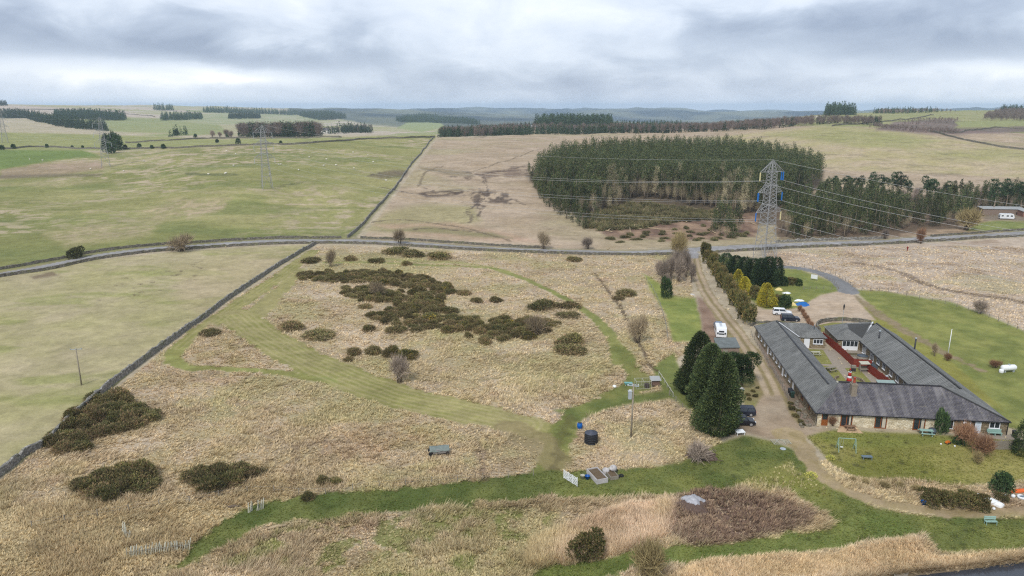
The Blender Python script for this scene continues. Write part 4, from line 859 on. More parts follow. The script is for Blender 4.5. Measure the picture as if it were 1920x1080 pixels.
# ------------------------------------------------------------------ single trees and shrubs
def px_tree(name, prm, a, b, hp, label, cat='tree', group=None, protoh=1.0, wide=None, yr=(0, 1e9), kind='crown'):
    """stand a tree at photo point (a, b), hp photo pixels tall"""
    p = G(a, b, *yr); hm = hp * p.y / 1250.0 * (1.0 + .10 * (b > 700)); s = hm / protoh
    t_ = thing(name, label, cat, (p.x, p.y, p.z - .1), random.uniform(0, 6.28), group); w = (wide * p.y / 1290 / wide_of(prm[0])) if wide else s
    t_.scale = (w, w, s); t_.rotation_euler.x = random.uniform(-.05, .05); t_.rotation_euler.y = random.uniform(-.05, .05); link(kind, prm[0], t_)
    if prm[1]: link('trunk', prm[1], t_)
    return t_
def wide_of(me):
    v = np.zeros(len(me.vertices) * 3, np.float32); me.vertices.foreach_get('co', v); v = v.reshape(-1, 3); return float(max(np.percentile(np.abs(v[:, 0]), 98), np.percentile(np.abs(v[:, 1]), 98)))
def conifer(h, r, n, cs, L=.4, Wd=.2, tiers=11, power=.8, clear=.02, w=None, name='conifer'):
    lobes = []
    for k in range(tiers):
        t = k / (tiers - 1); rr = r * max(.17, (1 - t) ** power) * random.uniform(.85, 1.12)
        m = max(1, int(5 * (1 - t) + 1))
        for j in range(m):
            a = random.uniform(0, 6.28); o = rr * (.55 if m > 1 else 0) * random.uniform(.7, 1.1)
            lobes.append((math.cos(a) * o, math.sin(a) * o, h * (clear + (.97 - clear) * t), rr * .55, rr * .55, h / tiers * .95))
    return proto(name + '_crown', *crown(lobes, n, L, Wd, cs, w, .1, .55, False, (.55, 1.08), .13)), trunk_mesh(name + '_trunk', h * .9, h * .018, .04, 0)
LEY = [(54, 68, 40), (70, 84, 50), (46, 56, 36), (88, 96, 58)]
def cone_crown(name, h, r, n, cs, L, Wd, power=.7, lump=.46, w=None, base=.14):
    """dense conical evergreen: sprays on a lumpy tapering surface"""
    t = rng.uniform(0, 1, n) ** 1.35; a = rng.uniform(0, 6.283, n); ph = rng.uniform(0, 50)
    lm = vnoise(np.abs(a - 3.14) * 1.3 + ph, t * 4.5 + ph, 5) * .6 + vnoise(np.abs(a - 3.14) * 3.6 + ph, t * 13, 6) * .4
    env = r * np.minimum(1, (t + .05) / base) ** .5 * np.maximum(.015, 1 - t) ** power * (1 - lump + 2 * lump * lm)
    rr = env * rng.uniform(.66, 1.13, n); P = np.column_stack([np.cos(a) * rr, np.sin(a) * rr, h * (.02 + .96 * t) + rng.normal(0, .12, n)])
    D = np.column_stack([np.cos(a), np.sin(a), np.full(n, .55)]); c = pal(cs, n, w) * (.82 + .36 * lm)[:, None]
    return proto(name + '_crown', *leaf_faces(P, D, L, Wd, c, False, .45)), trunk_mesh(name + '_trunk', h * .9, h * .018, .04, 0)
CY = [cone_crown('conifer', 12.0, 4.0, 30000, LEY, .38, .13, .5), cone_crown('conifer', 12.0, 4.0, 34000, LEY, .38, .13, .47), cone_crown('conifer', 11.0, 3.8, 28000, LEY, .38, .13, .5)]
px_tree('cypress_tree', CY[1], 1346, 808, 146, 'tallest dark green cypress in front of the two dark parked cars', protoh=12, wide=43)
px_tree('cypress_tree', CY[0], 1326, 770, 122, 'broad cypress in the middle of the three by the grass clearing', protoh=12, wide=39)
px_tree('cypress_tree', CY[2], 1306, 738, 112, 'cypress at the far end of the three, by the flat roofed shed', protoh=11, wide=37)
lobes = [(random.uniform(-1.6, 1.6), random.uniform(-1.6, 1.6), random.uniform(1.6, 4.6), random.uniform(1.0, 1.5), random.uniform(1.0, 1.5), random.uniform(.8, 1.2)) for _ in range(11)]
PN = (proto('pine_crown', *crown(lobes, 11000, .32, .11, [(50, 66, 38), (62, 80, 46), (42, 54, 34)], None, .3, .6, False, (.5, 1.06), .14)), trunk_mesh('pine_trunk', 4.6, .2, .08, 7, 1.6, .2))
px_tree('garden_pine', PN, 1390, 722, 62, 'rounded dark pine beside the dirt track, close behind the cypresses', protoh=5.6, wide=27)
GOLD = [(170, 156, 52), (148, 140, 50), (186, 168, 62), (120, 122, 48)]
GC = [cone_crown('golden_conifer', 6.0, 2.0, 6000, GOLD, .26, .11, .5) for _ in range(2)]
for k, (a, b, hp, wd, lb) in enumerate([(1381, 549, 44, 16, 'golden conifer tallest of the far pair beside the dark hedge'), (1395, 552, 34, 14, 'smaller golden conifer of the far pair'), (1437, 574, 44, 17, 'golden conifer nearest to the parked white car'), (1430, 566, 36, 9, 'slim golden conifer tucked behind the one near the white car')]):
    px_tree('golden_conifer', GC[k % 2], a, b, hp, lb, protoh=6, wide=wd, group='golden conifers by the yard')
DK = [(50, 68, 44), (62, 80, 52), (44, 58, 40), (72, 86, 56)]
DC = [cone_crown('conifer', 7.0, 2.6, 8000, DK, .34, .14, .32, .3) for _ in range(3)]
for k, (a, b, hp, wd) in enumerate([(1362, 508, 28, 16), (1378, 512, 28, 15), (1394, 520, 32, 17), (1410, 527, 36, 18), (1426, 534, 42, 18), (1440, 536, 46, 18), (1452, 534, 44, 14)]):
    px_tree('dark_conifer', DC[k % 3], a, b, hp * 1.18, 'dark green conifer merged into the tall screen below the pylon', protoh=7, wide=wd, group='dark conifers of the screen below the pylon')
HG = [(104, 100, 62), (122, 110, 68), (88, 90, 54), (78, 82, 48), (142, 122, 80)]
def round_bush(n, L, Wd, cs, w=None, nl=12, h=1.0, tri=False, up=.4):
    lobes = [(0, 0, .45 * h, .55, .55, .45 * h)]
    for k in range(nl):
        a = random.uniform(0, 6.28); rr = random.uniform(.2, .62); s = random.uniform(.25, .4); lobes.append((math.cos(a) * rr, math.sin(a) * rr, h * random.uniform(.2, .75), s, s, s * h))
    return proto('bush_foliage', *crown(lobes, n, L, Wd, cs, w, up, .6, tri, (.6, 1.06), .15, -.6))
HB = [round_bush(3600, .16, .07, HG, w) for w in (None, [.35, .3, .15, .1, .1], [.1, .15, .3, .35, .1])]
hedge = [(1322, 482, 24, 13, 2), (1329, 494, 26, 13, 1), (1336, 505, 28, 14, 1), (1343, 517, 30, 14, 0), (1350, 529, 32, 15, 1), (1357, 540, 32, 15, 0), (1364, 551, 32, 15, 1), (1372, 562, 34, 16, 1), (1381, 574, 36, 17, 0), (1389, 586, 38, 18, 1), (1397, 598, 40, 18, 0), (1404, 608, 42, 18, 2)]
HEDGE = []
for a, b, hp, wd, k in hedge:
    p = G(a, b); s = p.y / 1280; o = link('beech_hedge_bush', HB[k], None, (p.x, p.y, p.z - .1), random.uniform(0, 6.28)); o.scale = (wd * s * random.uniform(.85, 1.1), wd * s, hp * s * random.uniform(.75, 1.05))
    tag(o, 'brown green beech bush in the tall hedge along the dirt track', 'bush', 'bushes of the hedge along the track')
def bush_at(a, b, hw, hp, me, label, name='shrub', group=None, yr=(0, 1e9), sq=1.0):
    p = G(a, b, *yr); s = p.y / 1270; o = link(name, me, None, (p.x, p.y, p.z - .08), random.uniform(0, 6.28)); o.scale = (hw * s, hw * s * sq, hp * s * 1.06); return tag(o, label, 'bush', group)
EV = [round_bush(3000, .15, .07, [(58, 76, 46), (72, 90, 54), (48, 62, 40)]) for _ in range(2)]
RH = [round_bush(3600, .13, .06, [(96, 88, 56), (82, 82, 48), (112, 96, 66), (72, 74, 44)]) for _ in range(2)]
bush_at(1324, 480, 10, 20, EV[0], 'dark green holly at the road end of the beech hedge', 'holly_bush')
bush_at(1251, 558, 15, 36, EV[1], 'round dark green bush on the bright grass strip', 'evergreen_bush')
bush_at(1472, 577, 15, 22, EV[0], 'dark green bush between the golden conifer and the yellow sacks', 'evergreen_bush')
bush_at(1460, 572, 11, 18, RH[0], 'reddish brown bush between the golden conifer and the green bush', 'brown_bush')
bush_at(1416, 562, 16, 24, RH[1], 'grey green bush between the two pairs of golden conifers', 'grey_bush')
bush_at(1499, 536, 9, 13, EV[1], 'small dark bush on the grass inside the drive curve', 'evergreen_bush')
bush_at(1470, 536, 10, 16, EV[0], 'dark shrub at the end of the tall conifer screen', 'evergreen_bush')
bush_at(1485, 534, 13, 13, RH[0], 'grey leafless looking shrub on the grass inside the drive curve', 'grey_bush')
bush_at(1766, 813, 17, 46, EV[1], 'tall green bush against the cottage wall', 'evergreen_bush')
bush_at(1796, 832, 15, 16, EV[0], 'low dark bush behind the orange ride-on toy', 'evergreen_bush')
bush_at(1918, 852, 22, 21, cone_crown('conifer', 3.4, 1.0, 4000, LEY, .17, .06, .5)[0], 'dark green conifer at the end of the wooden fence', 'conifer_shrub')
for a, b, hw, hp, k, lb in [(1742, 946, 28, 30, 0, 'brown green rhododendron with the blue tub at its foot'), (1776, 950, 30, 32, 1, 'rhododendron in the middle of the row by the dirt path'), (1812, 954, 30, 34, 1, 'rhododendron beside the upturned white boat'), (1838, 957, 22, 30, 0, 'end rhododendron partly behind the white boat')]:
    bush_at(a, b, hw, hp, RH[k], lb, 'rhododendron', 'rhododendrons by the dirt path')
bush_at(1880, 922, 26, 38, EV[0], 'round dark bush above the orange kayak', 'evergreen_bush')
bush_at(1880, 940, 20, 14, RH[0], 'low dark bush between the white boat and the tyre', 'low_bush')
bush_at(1100, 1046, 48, 50, RH[1], 'dark olive shrub on the edge of the lower mown path', 'dark_shrub')
# bare shrubs
def bare_shrub(h, n, cs, w=.02, L=.35, stems=7): 
    mb = MB(); lobes = []
    for k in range(stems):
        a = random.uniform(0, 6.28); r = random.uniform(.2, .9); e = (math.cos(a) * r * .7, math.sin(a) * r * .7, random.uniform(.6, .95))
        mb.tube([(math.cos(a) * .08, math.sin(a) * .08, -.1), (e[0] * .5, e[1] * .5, e[2] * .55), e], [.03, .022, .006], 5); lobes.append((e[0] * .8, e[1] * .8, e[2] * .75, .36, .36, .3))
    return proto('shrub_twigs', *twig_cloud(lobes, n, L, w, cs), TWIGM), mb.mesh('shrub_stem', BARKM, True)
GREY = [(134, 120, 98), (118, 106, 88), (150, 134, 108)]; RED = [(136, 104, 80), (120, 90, 72), (150, 118, 90)]; YEL = [(154, 140, 100), (138, 124, 88), (126, 112, 80)]; PUR = [(132, 120, 108), (116, 106, 96), (146, 132, 118)]
SB = {k: bare_shrub(1, n, c) for k, n, c in (('grey', 1000, GREY), ('red', 2000, RED), ('yellow', 1600, YEL), ('purple', 1300, PUR))}
def shrub(a, b, hw, hp, k, label, name='bare_shrub', group=None, yr=(0, 1e9)):
    p = G(a, b, *yr); s = p.y / 1270; t_ = thing(name, label, 'shrub', (p.x, p.y, p.z - .05), random.uniform(0, 6.28), group); t_.scale = (hw * s, hw * s, hp * s * .98)
    link('twig_mass', SB[k][0], t_); link('stem', SB[k][1], t_); return t_
shrub(340, 471, 30, 30, 'grey', 'grey leafless shrub leaning over the road wall near the round tree', yr=(200, 300))
shrub(750, 457, 15, 26, 'grey', 'leafless shrub by the road wall east of the field wall junction', yr=(200, 320))
shrub(1020, 467, 16, 30, 'grey', 'tall thin leafless shrub at the roadside before the pale moor', yr=(200, 320)); shrub(1103, 467, 18, 20, 'purple', 'low dark leafless shrub at the roadside, east of the tall thin one', yr=(200, 320))
shrub(1278, 484, 24, 42, 'yellow', 'yellowish willow shrub at the track junction'); shrub(1727, 457, 11, 26, 'red', 'reddish leafless shrub on the road verge beyond the red sign')
shrub(1810, 432, 30, 36, 'yellow', 'large straw coloured willow at the end of the roadside wood', yr=(200, 400))
shrub(1660, 448, 12, 16, 'purple', 'small purple shrub at the foot of the roadside wood', yr=(200, 400))
shrub(1196, 642, 26, 54, 'grey', 'grey leafless shrub beside the ditch by the curved path'); shrub(1836, 588, 22, 24, 'purple', 'round grey shrub in the eastern rough field'); shrub(748, 718, 32, 50, 'purple', 'greyish bramble in front of the flowering gorse')
shrub(1008, 628, 30, 36, 'grey', 'pale leafless shrub poking out of the eastern end of the thicket'); shrub(708, 556, 20, 26, 'grey', 'pale leafless shrub inside the western part of the thicket'); shrub(620, 500, 14, 30, 'grey', 'pale leafless shrub near the far end of the mown path')
shrub(1803, 832, 26, 40, 'red', 'russet shrub in front of the cottage wall'); shrub(1836, 852, 30, 40, 'red', 'russet shrub against the wooden fence'); shrub(1562, 799, 12, 20, 'red', 'small russet shrub between the wooden door and the first patio doors')
shrub(1832, 868, 14, 24, 'yellow', 'dry tan shrub below the russet shrubs'); shrub(1205, 1092, 54, 86, 'yellow', 'large straw coloured willow shrub at the bottom of the lower path'); shrub(1305, 862, 40, 34, 'purple', 'tangle of bare branches over the dark brush heap')
shrub(1775, 676, 9, 13, 'red', 'small round russet shrub on the paddock near the flagpole')
shrub(1752, 668, 8, 26, 'grey', 'little leafless tree on the paddock behind the roof')
shrub(1868, 690, 14, 14, 'red', 'dark russet shrub beside the white gas tank')
for k, (a, b, hw, hp) in enumerate([(1245, 530, 16, 40), (1258, 524, 18, 42), (1272, 528, 18, 44), (1286, 520, 16, 42), (1268, 512, 16, 40), (1283, 508, 15, 38), (1250, 545, 13, 30), (1296, 530, 12, 36), (1236, 516, 12, 26)]):
    shrub(a, b, hw, hp, 'purple', 'leafless purplish sapling in the copse beside the dirt track', 'bare_sapling', 'saplings of the copse by the track')
# trees of the pasture beyond the road
RT = (round_bush(3000, .16, .07, [(70, 72, 46), (86, 84, 54), (60, 62, 42)], h=1.0), trunk_mesh('tree_trunk', .5, .06, .03, 4, .3))
px_tree('thorn_tree', RT, 144, 484, 22, 'small round dark thorn tree by the road wall', protoh=1.05, wide=15, yr=(200, 300))
for k, (a, b, hw, hp) in enumerate([(200, 284, 12, 30), (212, 283, 14, 34), (222, 282, 12, 28), (208, 288, 12, 24)]):
    p = G(a, b, 400, 900); s = p.y / 1350; t_ = thing('dark_tree', 'dark rounded tree of the tight clump at the wall across the pasture', 'tree', (p.x, p.y, p.z - .2), k, 'trees of the tight clump across the pasture'); t_.scale = (hw * s, hw * s, hp * s); link('crown', EV[k % 2], t_); link('trunk', RT[1], t_)
for a, b, hw in [(4, 281, 5), (26, 279, 5), (88, 277, 4), (136, 278, 3), (155, 278, 3), (262, 278, 5), (285, 279, 4), (306, 279, 5), (236, 280, 5), (330, 254, 6), (366, 258, 4), (407, 268, 4), (427, 258, 4), (446, 270, 6), (527, 271, 4)]:
    bush_at(a, b, hw, hw * 1.5, EV[0], 'small dark thorn bush on the walls across the pasture', 'thorn_bush', 'thorn bushes on the walls across the pasture', (400, 1400))
for a, b, hw in [(398, 257, 8), (412, 257, 6), (424, 257, 9), (434, 258, 8)]:
    p = G(a, b, 600, 1200); s = p.y / 1350; t_ = thing('field_tree', 'grey leafless tree in the group west of the crest wood', 'tree', (p.x, p.y, p.z), a, 'leafless trees west of the crest wood'); t_.scale = (hw * s, hw * s, hw * 1.4 * s); link('twig_mass', SB['purple'][0], t_); link('stem', SB['purple'][1], t_)

# ------------------------------------------------------------------ rough grass: leaning dry tussocks (nobody could count it)
def tussocks(name, n, cols_, hgt, region, label, seed, blades=6, spread=.16, wid=.05, dens=None, lean=(.25, -.1), labs=None):
    q = np.random.default_rng(seed)
    pxs = q.uniform(region[0], region[2], n); pys = q.uniform(region[1], region[3], n)
    dyv = FOC * CP + (540 - pys) * SP; s = (-FOC * SP + (540 - pys) * CP) / dyv
    Y = -CAMH / s; X = (pxs - 960) / dyv * Y
    for _ in range(3): Y = (height(X, Y) - CAMH) / s; X = (pxs - 960) / dyv * Y
    iu = np.clip(np.searchsorted(us, X / Y), 0, NC - 1); iy = np.clip(np.searchsorted(ys, Y), 0, NR - 1)
    rg_ = rough.reshape(NR, NC)[iy, iu]; keep = q.uniform(0, 1, n) < (rg_ - .25) / .6 if labs is None else np.isin(lab.reshape(NR, NC)[iy, iu], labs)
    if dens is not None: keep &= dens(X, Y)
    X, Y = X[keep], Y[keep]; Z = height(X, Y); m = len(X)
    base = col.reshape(NR, NC, 3)[iy[keep], iu[keep]]
    sc = q.uniform(.55, 1.4, (m, 1, 1)) * (.55 + .95 * fbm(X / 4.5, Y / 4.5, 3, 17))[:, None, None] * (hgt + .0011 * np.maximum(Y - 90, 0))[:, None, None]
    ang = q.uniform(0, 6.28, (m, blades)); rad = q.uniform(.2, 1, (m, blades)) * spread
    fx, fy = vnoise(X / 9, Y / 9, 3) - .5, vnoise(X / 9, Y / 9, 8) - .5
    bx_ = np.cos(ang) * rad; by_ = np.sin(ang) * rad
    P0 = np.stack([X[:, None] + bx_ * sc[:, :, 0] * 2, Y[:, None] + by_ * sc[:, :, 0] * 2, np.broadcast_to(Z[:, None] - .03, (m, blades))], -1)
    D = np.stack([np.cos(ang) * .55 + (lean[0] + fx)[:, None] * 1.1, np.sin(ang) * .55 + (lean[1] + fy)[:, None] * 1.1, q.uniform(.45, 1.0, (m, blades))], -1) * sc
    A = np.stack([-np.sin(ang), np.cos(ang), np.zeros_like(ang)], -1) * (wid * (1 + Y / 110))[:, None, None]
    V = np.stack([P0 - A, P0 + A, P0 + D], 2).reshape(-1, 3); F = np.arange(len(V)).reshape(-1, 3)
    cc = np.array([alb(k) for k in cols_])[q.integers(0, len(cols_), (m, blades))]
    cc = (cc * .42 + base[:, None, :] * .58) * (1.86 if labs is None else 1.5) * q.uniform(.82, 1.2, (m, 1, 1)) * q.uniform(.85, 1.15, (m, blades, 1))
    return tag(link(name, np_mesh(name, V, F, GRASSM, cols=cc.reshape(-1, 3))), label, 'grass', None, 'stuff')
GRASSM = attr_material('dry_grass', .95, .04, .4)
PALE = [(200, 185, 153), (188, 172, 138), (210, 195, 164), (174, 160, 120)]
tussocks('rough_grass', 150000, PALE, .30, (-60, 462, 1980, 1095), 'pale dry tussock grass leaning over the rough fields', 3)
tussocks('tall_dry_grass', 26000, PALE + [(180, 150, 118)], .62, (0, 900, 1960, 1095), 'tall straw coloured grass on the near banks', 5, 8, .2, .035, lambda X, Y: (Y < 96) & (fbm(X / 5, Y / 5, 3, 61) > .47))
def in_poly(pts): 
    P = poly_world(pts); return lambda X, Y: poly_sd(X, Y, P) > 0
tussocks('reed_bed', 18000, [(172, 152, 128), (152, 134, 114), (188, 168, 142), (134, 116, 100)], .8, (980, 930, 1300, 1070), 'pinkish dry reeds standing beside the dark dock bed', 9, 7, .16, .03, in_poly([(985, 1062), (1000, 1010), (1070, 985), (1120, 965), (1180, 950), (1270, 940), (1262, 1000), (1180, 1030), (1060, 1070)]), (.05, 0))
tussocks('dead_docks', 3200, [(128, 102, 84), (108, 88, 76), (164, 138, 112), (94, 76, 66), (196, 170, 132), (176, 150, 118)], .55, (1250, 915, 1530, 1025), 'dark brown dead dock stems on the old heap', 11, 9, .2, .05, in_poly([(1255, 1000), (1270, 925), (1330, 912), (1450, 930), (1525, 960), (1515, 985), (1400, 1012), (1300, 1022)]), (.1, 0))
tussocks('bank_reeds', 22000, [(182, 168, 142), (164, 150, 126), (198, 184, 158), (146, 132, 110)], .55, (1230, 1000, 1980, 1090), 'straw coloured reeds fringing the pond', 13, 7, .18, .03, in_poly([(1260, 1085), (1330, 1052), (1450, 1040), (1560, 1034), (1720, 1008), (1745, 1045), (1930, 1036), (1930, 1054), (1700, 1086), (1500, 1100)]), (-.15, .1))
tussocks('short_grass', 70000, [(104, 122, 52), (88, 106, 44), (128, 132, 66), (158, 148, 92)], .15, (300, 800, 1960, 1090), 'short green grass on the lawns and the lush strip', 15, 5, .12, .035, None, (.1, 0), (6,))
tussocks('large_tussocks', 9000, PALE + [(160, 140, 104)], .62, (-60, 560, 1300, 960), 'larger pale tussocks standing up through the rough field', 17, 14, .3, .04, lambda X, Y: fbm(X / 7, Y / 7, 3, 71) > .5)
# ------------------------------------------------------------------ water, haze
wm = bpy.data.materials.new('pond_water'); wm.use_nodes = True; t = wm.node_tree; b = t.nodes['Principled BSDF']
b.inputs['Base Color'].default_value = (.035, .04, .05, 1); b.inputs['Roughness'].default_value = .12
tc = nn(t, 'ShaderNodeTexCoord'); f = noise(t, tc.outputs['Object'], 2.5, 4, .6); bn = nn(t, 'ShaderNodeBump'); bn.inputs['Strength'].default_value = .15; bn.inputs['Distance'].default_value = .03
t.links.new(f, bn.inputs['Height']); t.links.new(bn.outputs[0], b.inputs['Normal'])
mb = MB(); mb.poly([(p[0] + (p[0] - 60) * .03, p[1] + (1.0 if p[1] > 60 else 0), 0) for p in POND_W]); tag(mb.build('pond_water', wm, None, (0, 0, H(*flat_xy(1850, 1110)) + 1.25)), kind='structure')
hm = bpy.data.materials.new('haze'); hm.use_nodes = True; t = hm.node_tree; t.nodes.clear()
o_ = nn(t, 'ShaderNodeOutputMaterial'); pv = nn(t, 'ShaderNodeVolumePrincipled'); pv.inputs['Density'].default_value = 0.00009; pv.inputs['Color'].default_value = (.64, .81, 1.0, 1); pv.inputs['Anisotropy'].default_value = .2
t.links.new(pv.outputs[0], o_.inputs['Volume'])
mb = MB(); zlo = float(z.min()) - 40; mb.box(-53000, 53000, -60, 17600, zlo, max(float(z.max()) + 30, 120))
hz_ = mb.build('haze', hm); tag(hz_, kind='stuff', label='thin bluish haze over the distant valley', cat='haze')

# ------------------------------------------------------------------ dry stone walls
def stone_material(name, a, b_, c, scale=2.2, moss=0.0):
    m = bpy.data.materials.new(name); m.use_nodes = True; t = m.node_tree; b = t.nodes['Principled BSDF']; b.inputs['Roughness'].default_value = .95; b.inputs['Specular IOR Level'].default_value = .1
    tc = nn(t, 'ShaderNodeTexCoord'); v = nn(t, 'ShaderNodeTexVoronoi'); v.inputs['Scale'].default_value = scale
    mp = nn(t, 'ShaderNodeMapping'); mp.inputs['Scale'].default_value = (1, 1, 1.9); t.links.new(tc.outputs['Object'], mp.inputs[0]); t.links.new(mp.outputs[0], v.inputs['Vector'])
    sp_ = nn(t, 'ShaderNodeSeparateColor'); t.links.new(v.outputs['Color'], sp_.inputs[0])
    k = ramp(t, sp_.outputs[0], [(0, a), (.5, b_), (1, c)]); e = nn(t, 'ShaderNodeTexVoronoi', feature='DISTANCE_TO_EDGE'); e.inputs['Scale'].default_value = scale; t.links.new(mp.outputs[0], e.inputs['Vector'])
    ed = ramp(t, e.outputs['Distance'], [(0, .5), (.08, 1)]); kk = mix(t, 1.0, k, ed, 'MULTIPLY')
    f = noise(t, tc.outputs['Object'], 1.1, 5, .6); kk = mix(t, 1.0, kk, ramp(t, f, [(.3, .75), (.7, 1.2)]), 'MULTIPLY')
    if moss: kk = mix(t, ramp(t, noise(t, tc.outputs['Object'], .6, 5, .6), [(.5, 0.0), (.65, moss)]), kk, alb((120, 124, 70)))
    t.links.new(kk, b.inputs['Base Color']); bn = nn(t, 'ShaderNodeBump'); bn.inputs['Distance'].default_value = .08; t.links.new(e.outputs['Distance'], bn.inputs['Height']); t.links.new(bn.outputs[0], b.inputs['Normal'])
    return m
DSW = stone_material('dry_stone', alb((122, 119, 113)), alb((146, 142, 135)), alb((180, 176, 168)), 2.6, .35)
DSD = stone_material('dark_dry_stone', alb((108, 102, 94)), alb((126, 120, 110)), alb((154, 148, 134)), 2.2, .5)
def wall(pts, label, h=1.35, w=.6, seg=.9, m=DSW, name='stone_wall', yr=(0, 1e9), world=None, cope=True, ragged=.12):
    P = smooth_line(wpts(pts, yr) if world is None else world, 8); d = np.r_[0, np.cumsum(np.hypot(*np.diff(P, axis=0).T))]
    n = max(2, int(d[-1] / seg)); s = np.linspace(0, d[-1], n); X = np.interp(s, d, P[:, 0]); Y = np.interp(s, d, P[:, 1]); Z = height(X, Y)
    tx, ty = np.gradient(X), np.gradient(Y); L = np.hypot(tx, ty); nx, ny = -ty / L, tx / L; o0 = np.array([X[n // 2], Y[n // 2], Z[n // 2]])
    hh = h * (1 + rng.normal(0, ragged * .5, n)) - (rng.random(n) < .015) * h * .4; off = rng.normal(0, .05, n); mb = MB()
    prof = [(-.5, -.3), (-.5, .0), (-.36, .86), (-.40, .88), (-.30, 1.0), (.30, 1.0), (.40, .88), (.36, .86), (.5, .0), (.5, -.3)]
    V = []
    for i in range(n):
        for (a, b) in prof:
            j = random.uniform(-.04, .04) if b > .5 else 0; e = random.uniform(-.1, .1) if b == 1.0 else 0
            V.append((X[i] + nx[i] * (a * w + off[i] + j) - o0[0], Y[i] + ny[i] * (a * w + off[i] + j) - o0[1], Z[i] + (b * hh[i] if b > 0 else b) + e - o0[2]))
    k = len(prof); fs = [(i * k + j, (i + 1) * k + j, (i + 1) * k + j + 1, i * k + j + 1) for i in range(n - 1) for j in range(k - 1)] + [tuple(range(k)), tuple(range((n - 1) * k, n * k))[::-1]]
    mb.add(V, fs); return tag(mb.build(name, m, None, tuple(o0)), label, 'stone wall')
wall([(-140, 985), (0, 893), (45, 856), (90, 832), (130, 792), (175, 752), (215, 718), (250, 692), (290, 662), (330, 633), (380, 598), (430, 560), (490, 520), (540, 488), (591, 458)], 'long grey dry stone wall dividing the pasture from the rough field', 1.25, .6)
wall([(-260, 575), (-120, 547), (0, 520), (80, 508), (130, 498), (170, 489), (250, 477), (330, 469.5), (450, 461.5), (591, 456.5)], 'dry stone wall on the near side of the road past the pasture', 1.0, .5, 1.0, DSD, yr=(180, 320))
wall([(591, 457), (650, 457), (750, 461), (900, 470), (1000, 474), (1150, 478.5), (1262, 478)], 'dry stone wall on the near side of the road past the gorse field', 0.95, .5, 1.0, DSD, yr=(180, 320))
wall([(-260, 548), (-120, 524), (0, 506), (70, 494), (130, 483), (170, 475), (250, 464), (330, 457.5), (450, 450.5), (560, 447), (640, 446.5)], 'dry stone wall on the far side of the road below the green pasture', 1.0, .5, 1.0, DSD, yr=(180, 330))
wall([(676, 447), (750, 449.5), (850, 456), (960, 463), (1020, 465.5)], 'dry stone wall on the far side of the road below the pale moor', 0.9, .5, 1.0, DSD, yr=(200, 330))
wall([(1455, 455), (1520, 452.5), (1600, 449.5), (1660, 447)], 'broken dry stone wall on the far verge below the roadside wood', 1.0, .6, 1.0, DSW, yr=(200, 330), ragged=.3)
wall([(1330, 474), (1440, 468), (1520, 464), (1600, 461), (1700, 456), (1800, 450), (1925, 442.5), (2150, 428)], 'low dry stone wall between the road and the eastern rough field', .9, .6, 1.0, DSD, yr=(200, 340), ragged=.25)
wall([(1745, 444), (1800, 440), (1850, 436), (1930, 431), (2100, 420)], 'low wall on the far verge in front of the caravan field', .8, .5, 1.0, DSD, yr=(200, 340))
wall([(652, 446), (675, 426), (700, 398), (725, 370), (745, 346), (762, 322), (780, 298), (800, 274), (815, 258)], 'dry stone wall climbing away between green pasture and pale moor', 1.15, .6, 2.0, DSW, yr=(240, 760))
wall([(-200, 281), (0, 279), (75, 276), (130, 278), (210, 280), (300, 278), (400, 275), (520, 271), (600, 267), (700, 261), (760, 259), (815, 257)], 'dark field wall running across the top of the green pasture', 1.5, 1.0, 3.0, DSD, yr=(400, 760))
wall([(235, 268), (330, 263), (420, 260), (520, 259.5), (640, 258)], 'second dark field wall beyond the top of the pasture', 1.5, 1.0, 4.0, DSD, yr=(500, 1200))
wall([(0, 205), (60, 205), (170, 208), (290, 219)], 'thin wall line across the tan western hill', 1.6, 1.5, 9.0, DSD, yr=(900, 4000))
wall([(1745, 247), (1790, 258), (1850, 271), (1925, 281), (2100, 300)], 'dark wall slanting across the eastern hill pasture', 1.4, 1.0, 3.0, DSD, yr=(450, 1100))
wall([(1740, 247), (1800, 249), (1860, 240), (1930, 243), (2100, 248)], 'wall along the foot of the heather slope', 1.4, 1.0, 4.0, DSD, yr=(500, 1300))
wall([(1560, 238), (1620, 232), (1680, 226), (1750, 216)], 'thin wall up the eastern skyline pasture', 1.4, 1.2, 5.0, DSD, yr=(770, 1600))
